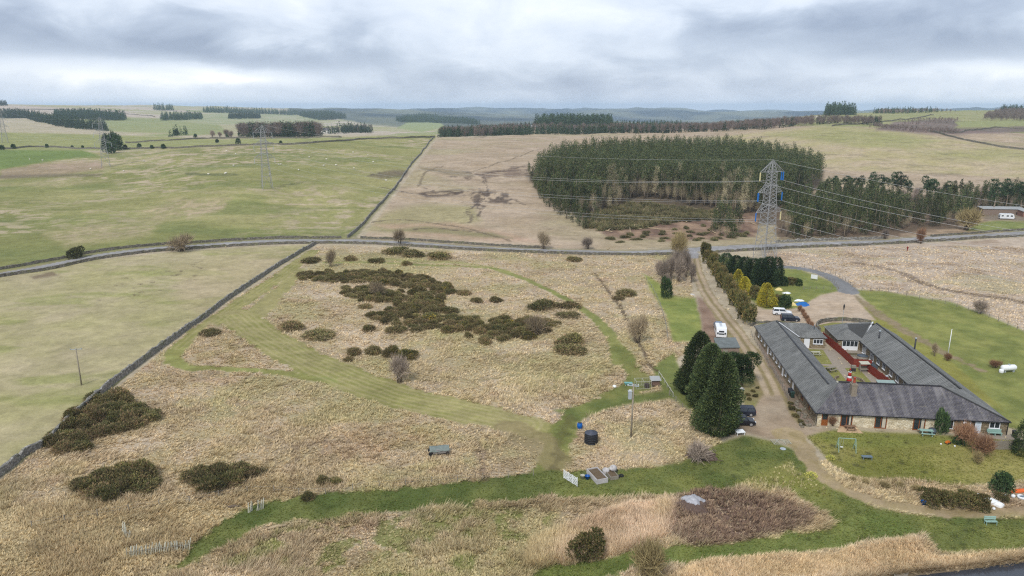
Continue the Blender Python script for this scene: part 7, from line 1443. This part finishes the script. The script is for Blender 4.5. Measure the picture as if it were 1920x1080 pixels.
# green roll covered trailer in the dry grass
p = G(824, 851); t_ = thing('covered_trailer', 'small grey trailer under a torn green sheet in the dry grass', 'trailer', tuple(p), R(10)); GRN = material('torn_green_sheet', alb((128, 138, 132)), .6, .25, 2.5, .3)
mb = MB(); mb.hexa([(-1.35, -.6, .35), (1.35, -.6, .35), (1.35, .6, .35), (-1.35, .6, .35), (-1.4, -.7, .95), (1.4, -.7, .95), (1.4, .7, .95), (-1.4, .7, .95)]); mb.build('tub', material('galvanised_side', alb((150, 146, 142)), .6, .2, 3), t_)
mb = MB(); n = 14; V = []; 
for i in range(n + 1):
    xx = -1.45 + 2.9 * i / n
    for j, (yy, zz) in enumerate(((-.76, .75), (-.72, .98), (-.3, 1.15), (.3, 1.2), (.72, 1.0), (.76, .75))): V.append((xx, yy, zz + random.uniform(-.07, .09) - .15 * math.exp(-((xx + .3) / .4) ** 2) * (j in (1, 2, 3))))
mb.add(V, [(i * 6 + j, (i + 1) * 6 + j, (i + 1) * 6 + j + 1, i * 6 + j + 1) for i in range(n) for j in range(5)]); mb.build('cover', GRN, t_, None, True)
for s in (-1, 1): mb = MB(); mb.tube([(-1.3 * 1, s * .62 - .1, .36), (-1.3, s * .62 + .1, .36)], .36, 16); mb.tube([(1.2, s * .62 - .1, .3), (1.2, s * .62 + .1, .3)], .3, 16); mb.build('wheel', TYRE, t_)
# heaps
ASH = material('grey_ash', alb((176, 176, 180)), .95, .35, 2.2, .5); EARTH = material('dark_earth', alb((104, 86, 76)), .95, .3, 2.5, .6)
def heap(a, b, rx, ry, h, m, label, name, seed=1):
    p = G(a, b); n, k = 28, 10; q = np.random.default_rng(seed); V = []; ph = q.uniform(0, 6.28, 6)
    for j in range(k + 1):
        t0_ = j / k
        for i in range(n):
            an = 2 * math.pi * i / n; w_ = 1 + .16 * math.sin(3 * an + ph[0]) + .1 * math.sin(5 * an + ph[1]); V.append((math.cos(an) * rx * (1 - t0_) * w_, math.sin(an) * ry * (1 - t0_) * w_, h * (1 - (1 - t0_) ** 2) * (1 + .25 * math.sin(2 * an + ph[2]) * (1 - t0_)) + q.normal(0, .05) - .1))
    mb = MB(); mb.add(V, [(j * n + i, j * n + (i + 1) % n, (j + 1) * n + (i + 1) % n, (j + 1) * n + i) for j in range(k) for i in range(n)]); return tag(mb.build(name, m, None, tuple(p), True), label, 'heap')
heap(1296, 950, 3.0, 2.2, .75, EARTH, 'dark charred earth ring under the pale ash heap', 'charred_heap', 13); heap(1299, 944, 1.9, 1.5, 1.15, ASH, 'pale grey bonfire ash heap on the edge of the dark dock bed', 'ash_heap', 3); heap(1318, 856, 2.4, 1.5, 1.0, EARTH, 'dark heap of brush and earth near the cypresses', 'earth_heap', 5)
for k in range(26):
    p = G(random.uniform(1290, 1342), random.uniform(842, 866)); mb = MB(); L = random.uniform(1.0, 2.4); mb.tube([(-L / 2, 0, .1), (0, .1, random.uniform(.3, .7)), (L / 2, random.uniform(-.3, .3), random.uniform(.3, 1.3))], [.05, .04, .015], 5); tag(mb.build('dead_branch', BARKM, None, tuple(p), True, random.uniform(0, 6.28)), 'dead branch thrown on the dark brush heap', 'branch', 'dead branches on the brush heap')
# items at the foot of the cypress
p = G(1345, 814); heap(1343, 815, .9, .6, .6, material('black_bags', (.012, .012, .014), .3, .2, 6, .3), 'heap of black refuse bags under the tallest cypress', 'refuse_heap', 8)
for a, b, rz, m, lb, s in [(1352, 815, .6, WHITE, 'white plastic sheet beside the black refuse bags', (.5, .35)), (1366, 814, -.2, material('tan_board', alb((190, 156, 96)), .8, .15, 4), 'tan board leaning beside the black refuse bags', (.35, .7)), (1316, 806, .3, ORG, 'orange plastic can under the cypress edge', (.3, .5))]:
    p = G(a, b); mb = MB(); mb.hexa([(-s[0], -.12, 0), (s[0], -.12, 0), (s[0], .12, 0), (-s[0], .12, 0), (-s[0] * .9, .05, s[1]), (s[0] * .9, .05, s[1] * .92), (s[0] * .9, .15, s[1] * .92), (-s[0] * .9, .15, s[1])]); tag(mb.build('leaning_board', m, None, tuple(p), False, rz), lb, 'board')
p = G(1359, 816); t_ = thing('marker_pole', 'thin tall pale pole standing before the tallest cypress', 'pole', tuple(p)); mb = MB(); mb.tube([(0, 0, -.2), (.08, 0, 2.5)], .04, 6); mb.build('pole', TIM, t_)
p = G(1387, 815); t_ = thing('garden_table', 'white garden table at the yard edge near the black hatchback', 'table', tuple(p), .2); mb = MB(); mb.slab([(-.75, -.45, .55), (.75, -.45, .55), (.65, .45, .72), (-.65, .45, .72)], .05); mb.build('tabletop', WHITE, t_)
for sx_ in (-.6, .6):
    for sy in (-.3, .3): mb = MB(); mb.box(sx_ - .04, sx_ + .04, sy - .04, sy + .04, 0, .55); mb.build('leg', WHITE, t_)
def gate_flat(a, b, rz, label, L=2.7, Wd=1.5):
    t_ = thing('lattice_gate', label, 'gate', tuple(G(a, b)), rz); mb = MB()
    for k in range(5): yy = -Wd / 2 + Wd * k / 4; mb.bar((-L / 2, yy, .06), (L / 2, yy, .06), .07, .04)
    mb.build('rail', PIC, t_); mb = MB(); [mb.bar((xx, -Wd / 2, .10), (xx, Wd / 2, .10), .07, .035) for xx in (-L / 2, -L / 6, L / 6, L / 2)]; mb.bar((-L / 2, -Wd / 2, .14), (0, Wd / 2, .14), .06, .03); mb.bar((L / 2, -Wd / 2, .14), (0, Wd / 2, .14), .06, .03); mb.build('stile', PIC, t_)
gate_flat(1464, 829, .05, 'pale timber gate lying flat at the edge of the yard'); p = G(1468, 842); mb = MB(); mb.lathe([(.42, .0), (.45, .06), (.4, .1), (.02, .1)], 18); tag(mb.build('drain_cover', GREYM, None, tuple(p)), 'round grey drain cover in the grass below the timber gate', 'drain cover')
for a, b, hw_, lb in [(1557, 862, 9, 'clump of yellow daffodils on the lawn west of the bench'), (1521, 894, 12, 'larger clump of daffodils at the bend of the dirt path')]:
    V, F, c = crown([(0, 0, .3, .9, .9, .5)], 500, .3, .05, [(128, 140, 70), (214, 200, 90), (222, 212, 130), (110, 126, 60)], None, .8, .5, True); p = G(a, b); o = link('daffodil_clump', proto('daffodil_leaves', V, F, c), None, tuple(p)); s = hw_ * p.y / 1250; o.scale = (s, s, .7); tag(o, lb, 'flowers')
# swing frame, benches
p0, p1 = G(1570, 844), G(1602, 846); L = (p1 - p0).length; t_ = thing('swing_frame', 'mint green swing frame on the cottage lawn', 'swing', tuple(p0), math.atan2(p1.y - p0.y, p1.x - p0.x))
mb = MB(); mb.tube([(0, 0, 2.0), (L, 0, 2.0)], .05, 8); mb.build('top_bar', MINT, t_)
for s in (0, L):
    for q in (-.75, .75): mb = MB(); mb.tube([(s, q, 0), (s, 0, 2.0)], .05, 8); mb.build('leg', MINT, t_)
    mb = MB(); mb.tube([(s, -.4, .95), (s, .4, .95)], .035, 6); mb.build('brace', MINT, t_)
sw = MB(); sw.box(.35, .75, -.12, .12, .55, .59); so = sw.build('swing_seat', WHITE, t_); mb = MB(); [mb.tube([(xx, 0, .59), (xx, 0, 1.96)], .015, 5) for xx in (.38, .72)]; mb.build('chain', GREYM, so)
p = G(1625, 861); t_ = thing('low_table', 'grey blue low table on the lawn in front of the swing frame', 'table', tuple(p), -.05); SBL = material('slate_blue_paint', alb((112, 128, 138)), .7, .15, 4); mb = MB(); [mb.box(-.75, .75, -.35 + k * .145, -.225 + k * .145, .44, .48) for k in range(5)]; mb.build('tabletop', SBL, t_)
for sx_ in (-.6, .6): mb = MB(); mb.bar((sx_, -.3, 0), (sx_, -.15, .44), .08); mb.bar((sx_, .3, 0), (sx_, .15, .44), .08); mb.build('leg', SBL, t_)
p = G(1857, 983); t_ = thing('garden_bench', 'pale mint slatted bench on the green bank above the pond', 'bench', tuple(p), -.02)
for k in range(3): mb = MB(); mb.box(-.72, .72, -.25 + k * .15, -.13 + k * .15, .42, .46); mb.build('seat_slat', MINT, t_)
for k in range(2): mb = MB(); mb.hexa([(-.72, .22, .55 + k * .24), (.72, .22, .55 + k * .24), (.72, .26, .55 + k * .24), (-.72, .26, .55 + k * .24), (-.72, .27, .72 + k * .24), (.72, .27, .72 + k * .24), (.72, .31, .72 + k * .24), (-.72, .31, .72 + k * .24)]); mb.build('back_slat', MINT, t_)
for s in (-.62, .62): mb = MB(); mb.bar((s, -.22, 0), (s, -.18, .44), .06); mb.bar((s, .2, 0), (s, .33, .98), .06); mb.build('leg', MINT, t_)
# boats by the path
def hull(label, loc, rz, L, Wd, h, m, name, flip=True, cat='boat'):
    t_ = thing(name, label, cat, tuple(loc), rz); mb = MB(); n = 14; V = []
    for i in range(n + 1):
        t0_ = -1 + 2 * i / n; ww = Wd / 2 * max(.03, (1 - abs(t0_) ** 2.6)) if t0_ > 0 else Wd / 2 * max(.6, 1 - abs(t0_) ** 3 * .4)
        for an in np.linspace(0, math.pi, 9): V.append((t0_ * L / 2, ww * math.cos(an), h * math.sin(an) ** .7 * (1 - .25 * max(0, t0_) ** 2)))
    mb.add(V, [(i * 9 + j, i * 9 + j + 1, (i + 1) * 9 + j + 1, (i + 1) * 9 + j) for i in range(n) for j in range(8)] + [tuple(range(9)), tuple(range(n * 9, n * 9 + 9))[::-1]]); mb.build('hull', m, t_, None, True); k = MB(); k.bar((-L / 2 + .1, 0, h + .02), (L / 2 - .3, 0, h * .8 + .02), .06); k.build('keel', m, t_); return t_
hull('white upturned boat lying between the rhododendrons and the round bush', G(1855, 940), R(117), 3.3, 1.35, .5, WHITE, 'upturned_boat'); hull('orange kayak lying below the round dark bush', G(1912, 921), R(10), 3.2, .7, .3, material('orange_hull', alb((232, 110, 48)), .4, .06, 3), 'kayak', cat='kayak'); hull('blue kayak lying beside the orange kayak at the edge of the view', G(1925, 932), R(14), 2.6, .7, .3, SBL, 'kayak', cat='kayak')
p = G(1915, 934); mb = MB(); n = 20; pr = [(.42 + .16 * math.cos(a), .17 + .16 * math.sin(a)) for a in np.linspace(0, 2 * math.pi, 9)]; mb.lathe(pr, n); tag(mb.build('float_ring', WHITE, None, tuple(p), True), 'white ring float lying beside the kayaks', 'float')
for a, b, r_, lb in [(1885, 931, .22, 'white plastic float nearer the white boat'), (1899, 933, .27, 'white round float next to the ring float'), (1863, 956, .2, 'small white float on the path by the stern of the boat')]:
    mb = MB(); mb.lathe([(.02, 0), (r_ * .8, .05), (r_, r_ * .9), (r_ * .7, r_ * 1.6), (.02, r_ * 1.8)], 14); tag(mb.build('round_float', WHITE, None, tuple(G(a, b)), True), lb, 'float')
p = PZ(1690, 1079, H(*flat_xy(1850, 1110)) + 1.3); t_ = thing('jetty', 'small grey wooden jetty at the edge of the pond', 'jetty', (p.x, p.y, p.z), R(-38)); mb = MB(); [mb.box(-.6, .6, -1.3 + k * .22, -1.1 + k * .22, .25, .3) for k in range(12)]; mb.build('deck', TIM, t_)
for sx_ in (-.5, .5):
    for sy in (-1.2, 1.1): mb = MB(); mb.tube([(sx_, sy, -1.3), (sx_, sy, .55)], .08, 8); mb.build('post', TIM, t_)
# gas tank, tarps, sign
p = G(1890, 697); t_ = thing('gas_tank', 'white horizontal gas tank on the eastern paddock', 'gas tank', tuple(p), .12); mb = MB(); mb.tube([(-1.55, 0, .85), (-1.45, 0, .85), (-1.2, 0, .85), (1.2, 0, .85), (1.45, 0, .85), (1.55, 0, .85)], [.1, .42, .58, .58, .42, .1], 20); mb.build('vessel', WHITE, t_, None, True); mb = MB(); mb.lathe([(.22, 1.42), (.22, 1.58), (.03, 1.62)], 12); mb.build('valve_cover', GREYM, t_, None, True)
for s in (-.9, .9): mb = MB(); mb.box(s - .12, s + .12, -.4, .4, -.1, .4); mb.build('foot', GREYM, t_)
p = G(1877, 699); mb = MB(); mb.lathe([(.36, 0), (.42, .1), (.42, .6), (.3, .72), (.02, .74)], 14); tag(mb.build('gas_bottle_box', WHITE, None, tuple(p), True), 'small white drum in front of the gas tank', 'drum')
def tarp(a, b, rx, ry, h, m, label, seed): o = heap(a, b, rx, ry, h, m, label, 'tarpaulin', seed); o['category'] = 'tarpaulin'; return o
CRM = material('cream_sheet', alb((226, 206, 140), .78), .7, .15, 3); BT = material('blue_tarpaulin', alb((22, 104, 180), .75), .5, .12, 2.5, .4)
tarp(1504, 572, 2.2, 1.3, .9, BT, 'bright blue tarpaulin over a heap at the gravel yard', 4); tarp(1498, 564, 1.4, .8, .5, WHITE, 'white sheet behind the bright blue tarpaulin', 6); tarp(1487, 572, .9, .8, .8, CRM, 'cream covered machine beside the bright blue tarpaulin', 7); tarp(1461, 544, 1.2, .8, .8, CRM, 'cream sheet over a heap by the dark conifer screen', 9); tarp(1475, 550, 1.3, .7, .5, WHITE, 'flat white sheet south of the cream heap', 10)
p = G(1526, 526); t_ = thing('name_board', 'plain white board on two posts on the grass inside the drive', 'sign', tuple(p), R(-42)); mb = MB(); mb.box(-.95, .95, -.03, .03, .55, 1.75); mb.build('panel', WHITE, t_)
for s in (-.8, .8): mb = MB(); mb.box(s - .05, s + .05, .032, .12, 0, 1.7); mb.build('post', TIM, t_)
p = G(1505, 461, 200); t_ = thing('road_marker', 'slim white marker post on the road verge east of the pylon', 'post', tuple(p)); mb = MB(); mb.box(-.09, .09, -.06, .06, 0, 1.3); mb.build('post', WHITE, t_)
p = G(1701, 471, 200); t_ = thing('red_marker', 'small dark red marker post in the eastern rough field', 'post', tuple(p)); mb = MB(); mb.lathe([(.14, 0), (.16, .9), (.3, 1.0), (.3, 1.6), (.05, 1.75)], 10); mb.build('post', material('dark_red_paint', alb((136, 44, 32)), .6, .1, 4), t_)
for a, b, lb in [(1297, 553, 'white sheet on rubble at the grass edge west of the track'), (1389, 730, 'pale rubble heap under the rounded dark pine')]: heap(a, b, .8, .5, .45, ALU, lb, 'rubble_heap', a)
# ------------------------------------------------------------------ fences of posts and wire
def post_fence(pts, label, sp=2.6, h=1.15, yr=(0, 1e9), pw=.1, rails=3, rw=.01, m=TIM, name='wire_fence'):
    P = smooth_line(wpts(pts, yr), 6); d = np.r_[0, np.cumsum(np.hypot(*np.diff(P, axis=0).T))]; n = max(2, int(d[-1] / sp) + 1); s = np.linspace(0, d[-1], n); X = np.interp(s, d, P[:, 0]); Y = np.interp(s, d, P[:, 1]); Z = height(X, Y); o = Vector((X[0], Y[0], Z[0])); t_ = thing(name, label, 'fence', tuple(o))
    for i in range(n): mb = MB(); q = (X[i] - o.x, Y[i] - o.y, Z[i] - o.z); mb.bar((q[0], q[1], q[2] - .2), (q[0] + random.uniform(-.05, .05), q[1] + random.uniform(-.05, .05), q[2] + h * random.uniform(.92, 1.06)), pw); mb.build('post', m, t_)
    w_ = MB()
    for k in range(rails):
        zz = h * (k + 1) / (rails + .3)
        for i in range(n - 1): w_.bar((X[i] - o.x, Y[i] - o.y + .07, Z[i] - o.z + zz), (X[i+1] - o.x, Y[i+1] - o.y + .07, Z[i+1] - o.z + zz), rw)
    w_.build('wire' if rw < .03 else 'rail', m if rw > .03 else GREYM, t_); return t_
post_fence([(1408, 628), (1428, 660), (1448, 694), (1470, 732), (1478, 748)], 'post and wire fence between the dirt track and the cottage side wall', 1.8, 1.05)
post_fence([(1478, 498), (1530, 505), (1570, 518), (1592, 532), (1610, 545), (1660, 546), (1700, 553)], 'post and wire fence along the outer side of the curved drive', 2.4, 1.1)
post_fence([(1506, 543), (1540, 542), (1572, 544), (1562, 530), (1545, 520)], 'low post and wire fence around the grass inside the drive', 2.0, .95)
post_fence([(1700, 556), (1780, 572), (1850, 594), (1925, 626)], 'post and wire fence between the eastern rough field and the paddock', 3.2, 1.0)
post_fence([(60, 990), (200, 965), (330, 946), (480, 922), (590, 928), (700, 914), (860, 902), (1000, 892)], 'old post and wire fence above the lush green strip', 3.4, .95, (0, 1e9), .09, 2, .006)
post_fence([(1255, 742), (1285, 770), (1310, 790)], 'sagging fence running down to the cypresses', 2.2, 1.0); post_fence([(1235, 703), (1244, 716), (1254, 732), (1262, 744)], 'short fence with pale rails beside the hen house', 2.0, .9, (0, 1e9), .09, 1, .09, PIC)
post_fence([(1252, 640), (1246, 600), (1230, 555), (1212, 525)], 'post and wire fence beside the strip of bright grass', 3.2, 1.0)
def palings(a0, b0, a1, b1, n, label, h=1.25, lean=.5):
    p0, p1 = G(a0, b0), G(a1, b1); t_ = thing('paling_fence', label, 'fence', tuple(p0)); mb = MB()
    for i in range(n): f = i / (n - 1); q = (p1 - p0) * f; q.z = H(p0.x + q.x, p0.y + q.y) - p0.z; l_ = lean * random.uniform(.3, 1.2); mb.bar(q + Vector((random.uniform(-.05, .05), 0, -.1)), q + Vector((random.uniform(-.25, .25), l_, h * random.uniform(.75, 1.1))), .09, .03)
    mb.build('slat', PIC, t_); r_ = MB(); r_.bar(Vector((0, lean * .4, h * .5)), (p1 - p0) + Vector((0, lean * .4, h * .5)), .05); r_.build('rail', TIM, t_)
palings(238, 1046, 354, 1032, 46, 'collapsed silver grey paling fence at the end of the lush green strip'); palings(466, 962, 474, 958, 6, 'short stub of silver palings beside the lush strip, western one'); palings(482, 958, 494, 954, 8, 'short stub of silver palings beside the lush strip, eastern one'); palings(242, 1012, 228, 1000, 10, 'broken corner of the collapsed paling fence')
for a, b, L, rz, lb in [(520, 990, 2.2, .35, 'pale bleached log lying below the lush strip'), (438, 952, 1.4, .1, 'dark broken stump by the silver palings')]: mb = MB(); mb.tube([(-L / 2, 0, .15), (0, .05, .22), (L / 2, 0, .15)], [.12, .2, .1], 8); tag(mb.build('old_log', LOGM if a == 520 else BARKM, None, tuple(G(a, b)), True, rz), lb, 'log')
# ------------------------------------------------------------------ garden edges
ROCK = stone_material('rockery_stone', alb((120, 112, 98)), alb((140, 132, 116)), alb((164, 156, 140)), 3)
for k in range(34):
    a, b = random.uniform(0, 1), random.uniform(0, 1); p = G(1484 + a * 26 + b * 18, 752 + b * 50); r_ = random.uniform(.18, .5); mb = MB(); mb.lathe([(.02, -.1), (r_, 0), (r_ * .9, r_ * .5), (r_ * .4, r_ * .8), (.02, r_ * .82)], 7); o = mb.build('garden_rock', ROCK, None, tuple(p), False, random.uniform(0, 6)); o.scale = (1, random.uniform(.6, 1), 1); tag(o, 'rough grey stone in the rockery beside the cottage side wall', 'rock', 'stones of the side rockery')
for k, (a, b, r_) in enumerate([(1486, 768, 10), (1492, 782, 9), (1500, 792, 8), (1482, 758, 8), (1496, 772, 7), (1506, 797, 6)]): bush_at(a, b, r_, r_ * .7, RH[k % 2], 'low grey green plant in the rockery by the side wall', 'rockery_plant', 'plants of the side rockery')
for k, (a, b, r_) in enumerate([(1402, 742, 7), (1412, 735, 6), (1416, 744, 7), (1405, 750, 7), (1420, 728, 5)]): bush_at(a, b, r_, r_ * .8, RH[1], 'small grey green shrub on the grass between the cars and the track', 'low_shrub', 'small shrubs beside the track')
for k, (a, b) in enumerate([(1500, 584), (1504, 590), (1508, 596), (1512, 602), (1516, 608), (1520, 614), (1524, 620), (1528, 627)]): shrub(a, b, 6, 11, 'red', 'russet beech plant in the low row behind the navy SUV', 'hedge_plant', 'russet plants of the low row')
for k, (a, b, hw_, hp) in enumerate([(1660, 912, 16, 10), (1690, 914, 14, 9), (1625, 906, 12, 9), (1715, 918, 16, 11), (1600, 902, 10, 8)]): shrub(a, b, hw_, hp, 'yellow', 'dry pale clump on the bank between lawn and dirt path', 'dry_clump', 'dry clumps on the lawn bank')
# ------------------------------------------------------------------ sheep on the pasture
WOOL = material('wool', alb((226, 220, 204), .8), .95, .1, 6)
def sheep_mesh():
    mb = MB(); pr = [(-.55, .12), (-.48, .27), (-.2, .33), (.2, .33), (.42, .26), (.52, .12)]
    mb.tube([(x_, 0, .62) for x_, r in pr], [r for x_, r in pr], 10); mb.tube([(.45, 0, .72), (.62, 0, .84), (.82, 0, .74)], [.15, .12, .06], 8)
    for sx_ in (-.33, .3):
        for sy in (-.14, .14): mb.tube([(sx_, sy, .5), (sx_ + .02, sy, .25), (sx_, sy, 0)], [.09, .05, .045], 6)
    return mb.mesh('sheep', WOOL, True)
SM = sheep_mesh()
for a, b in [(391, 328), (422, 327), (424, 326), (630, 311), (438, 312), (607, 312), (442, 290), (662, 287), (664, 317), (724, 340), (270, 303), (425, 284), (80, 302), (56, 300), (170, 318), (232, 322), (506, 329), (523, 310), (527, 309), (612, 300), (700, 305), (690, 292), (560, 320), (580, 296)]:
    o = link('sheep', SM, None, tuple(G(a, b, 250, 800)), random.uniform(0, 6.28)); o.scale = (1.15, 1.15, 1.15); tag(o, 'white sheep grazing on the green pasture beyond the road', 'sheep', 'sheep on the green pasture')
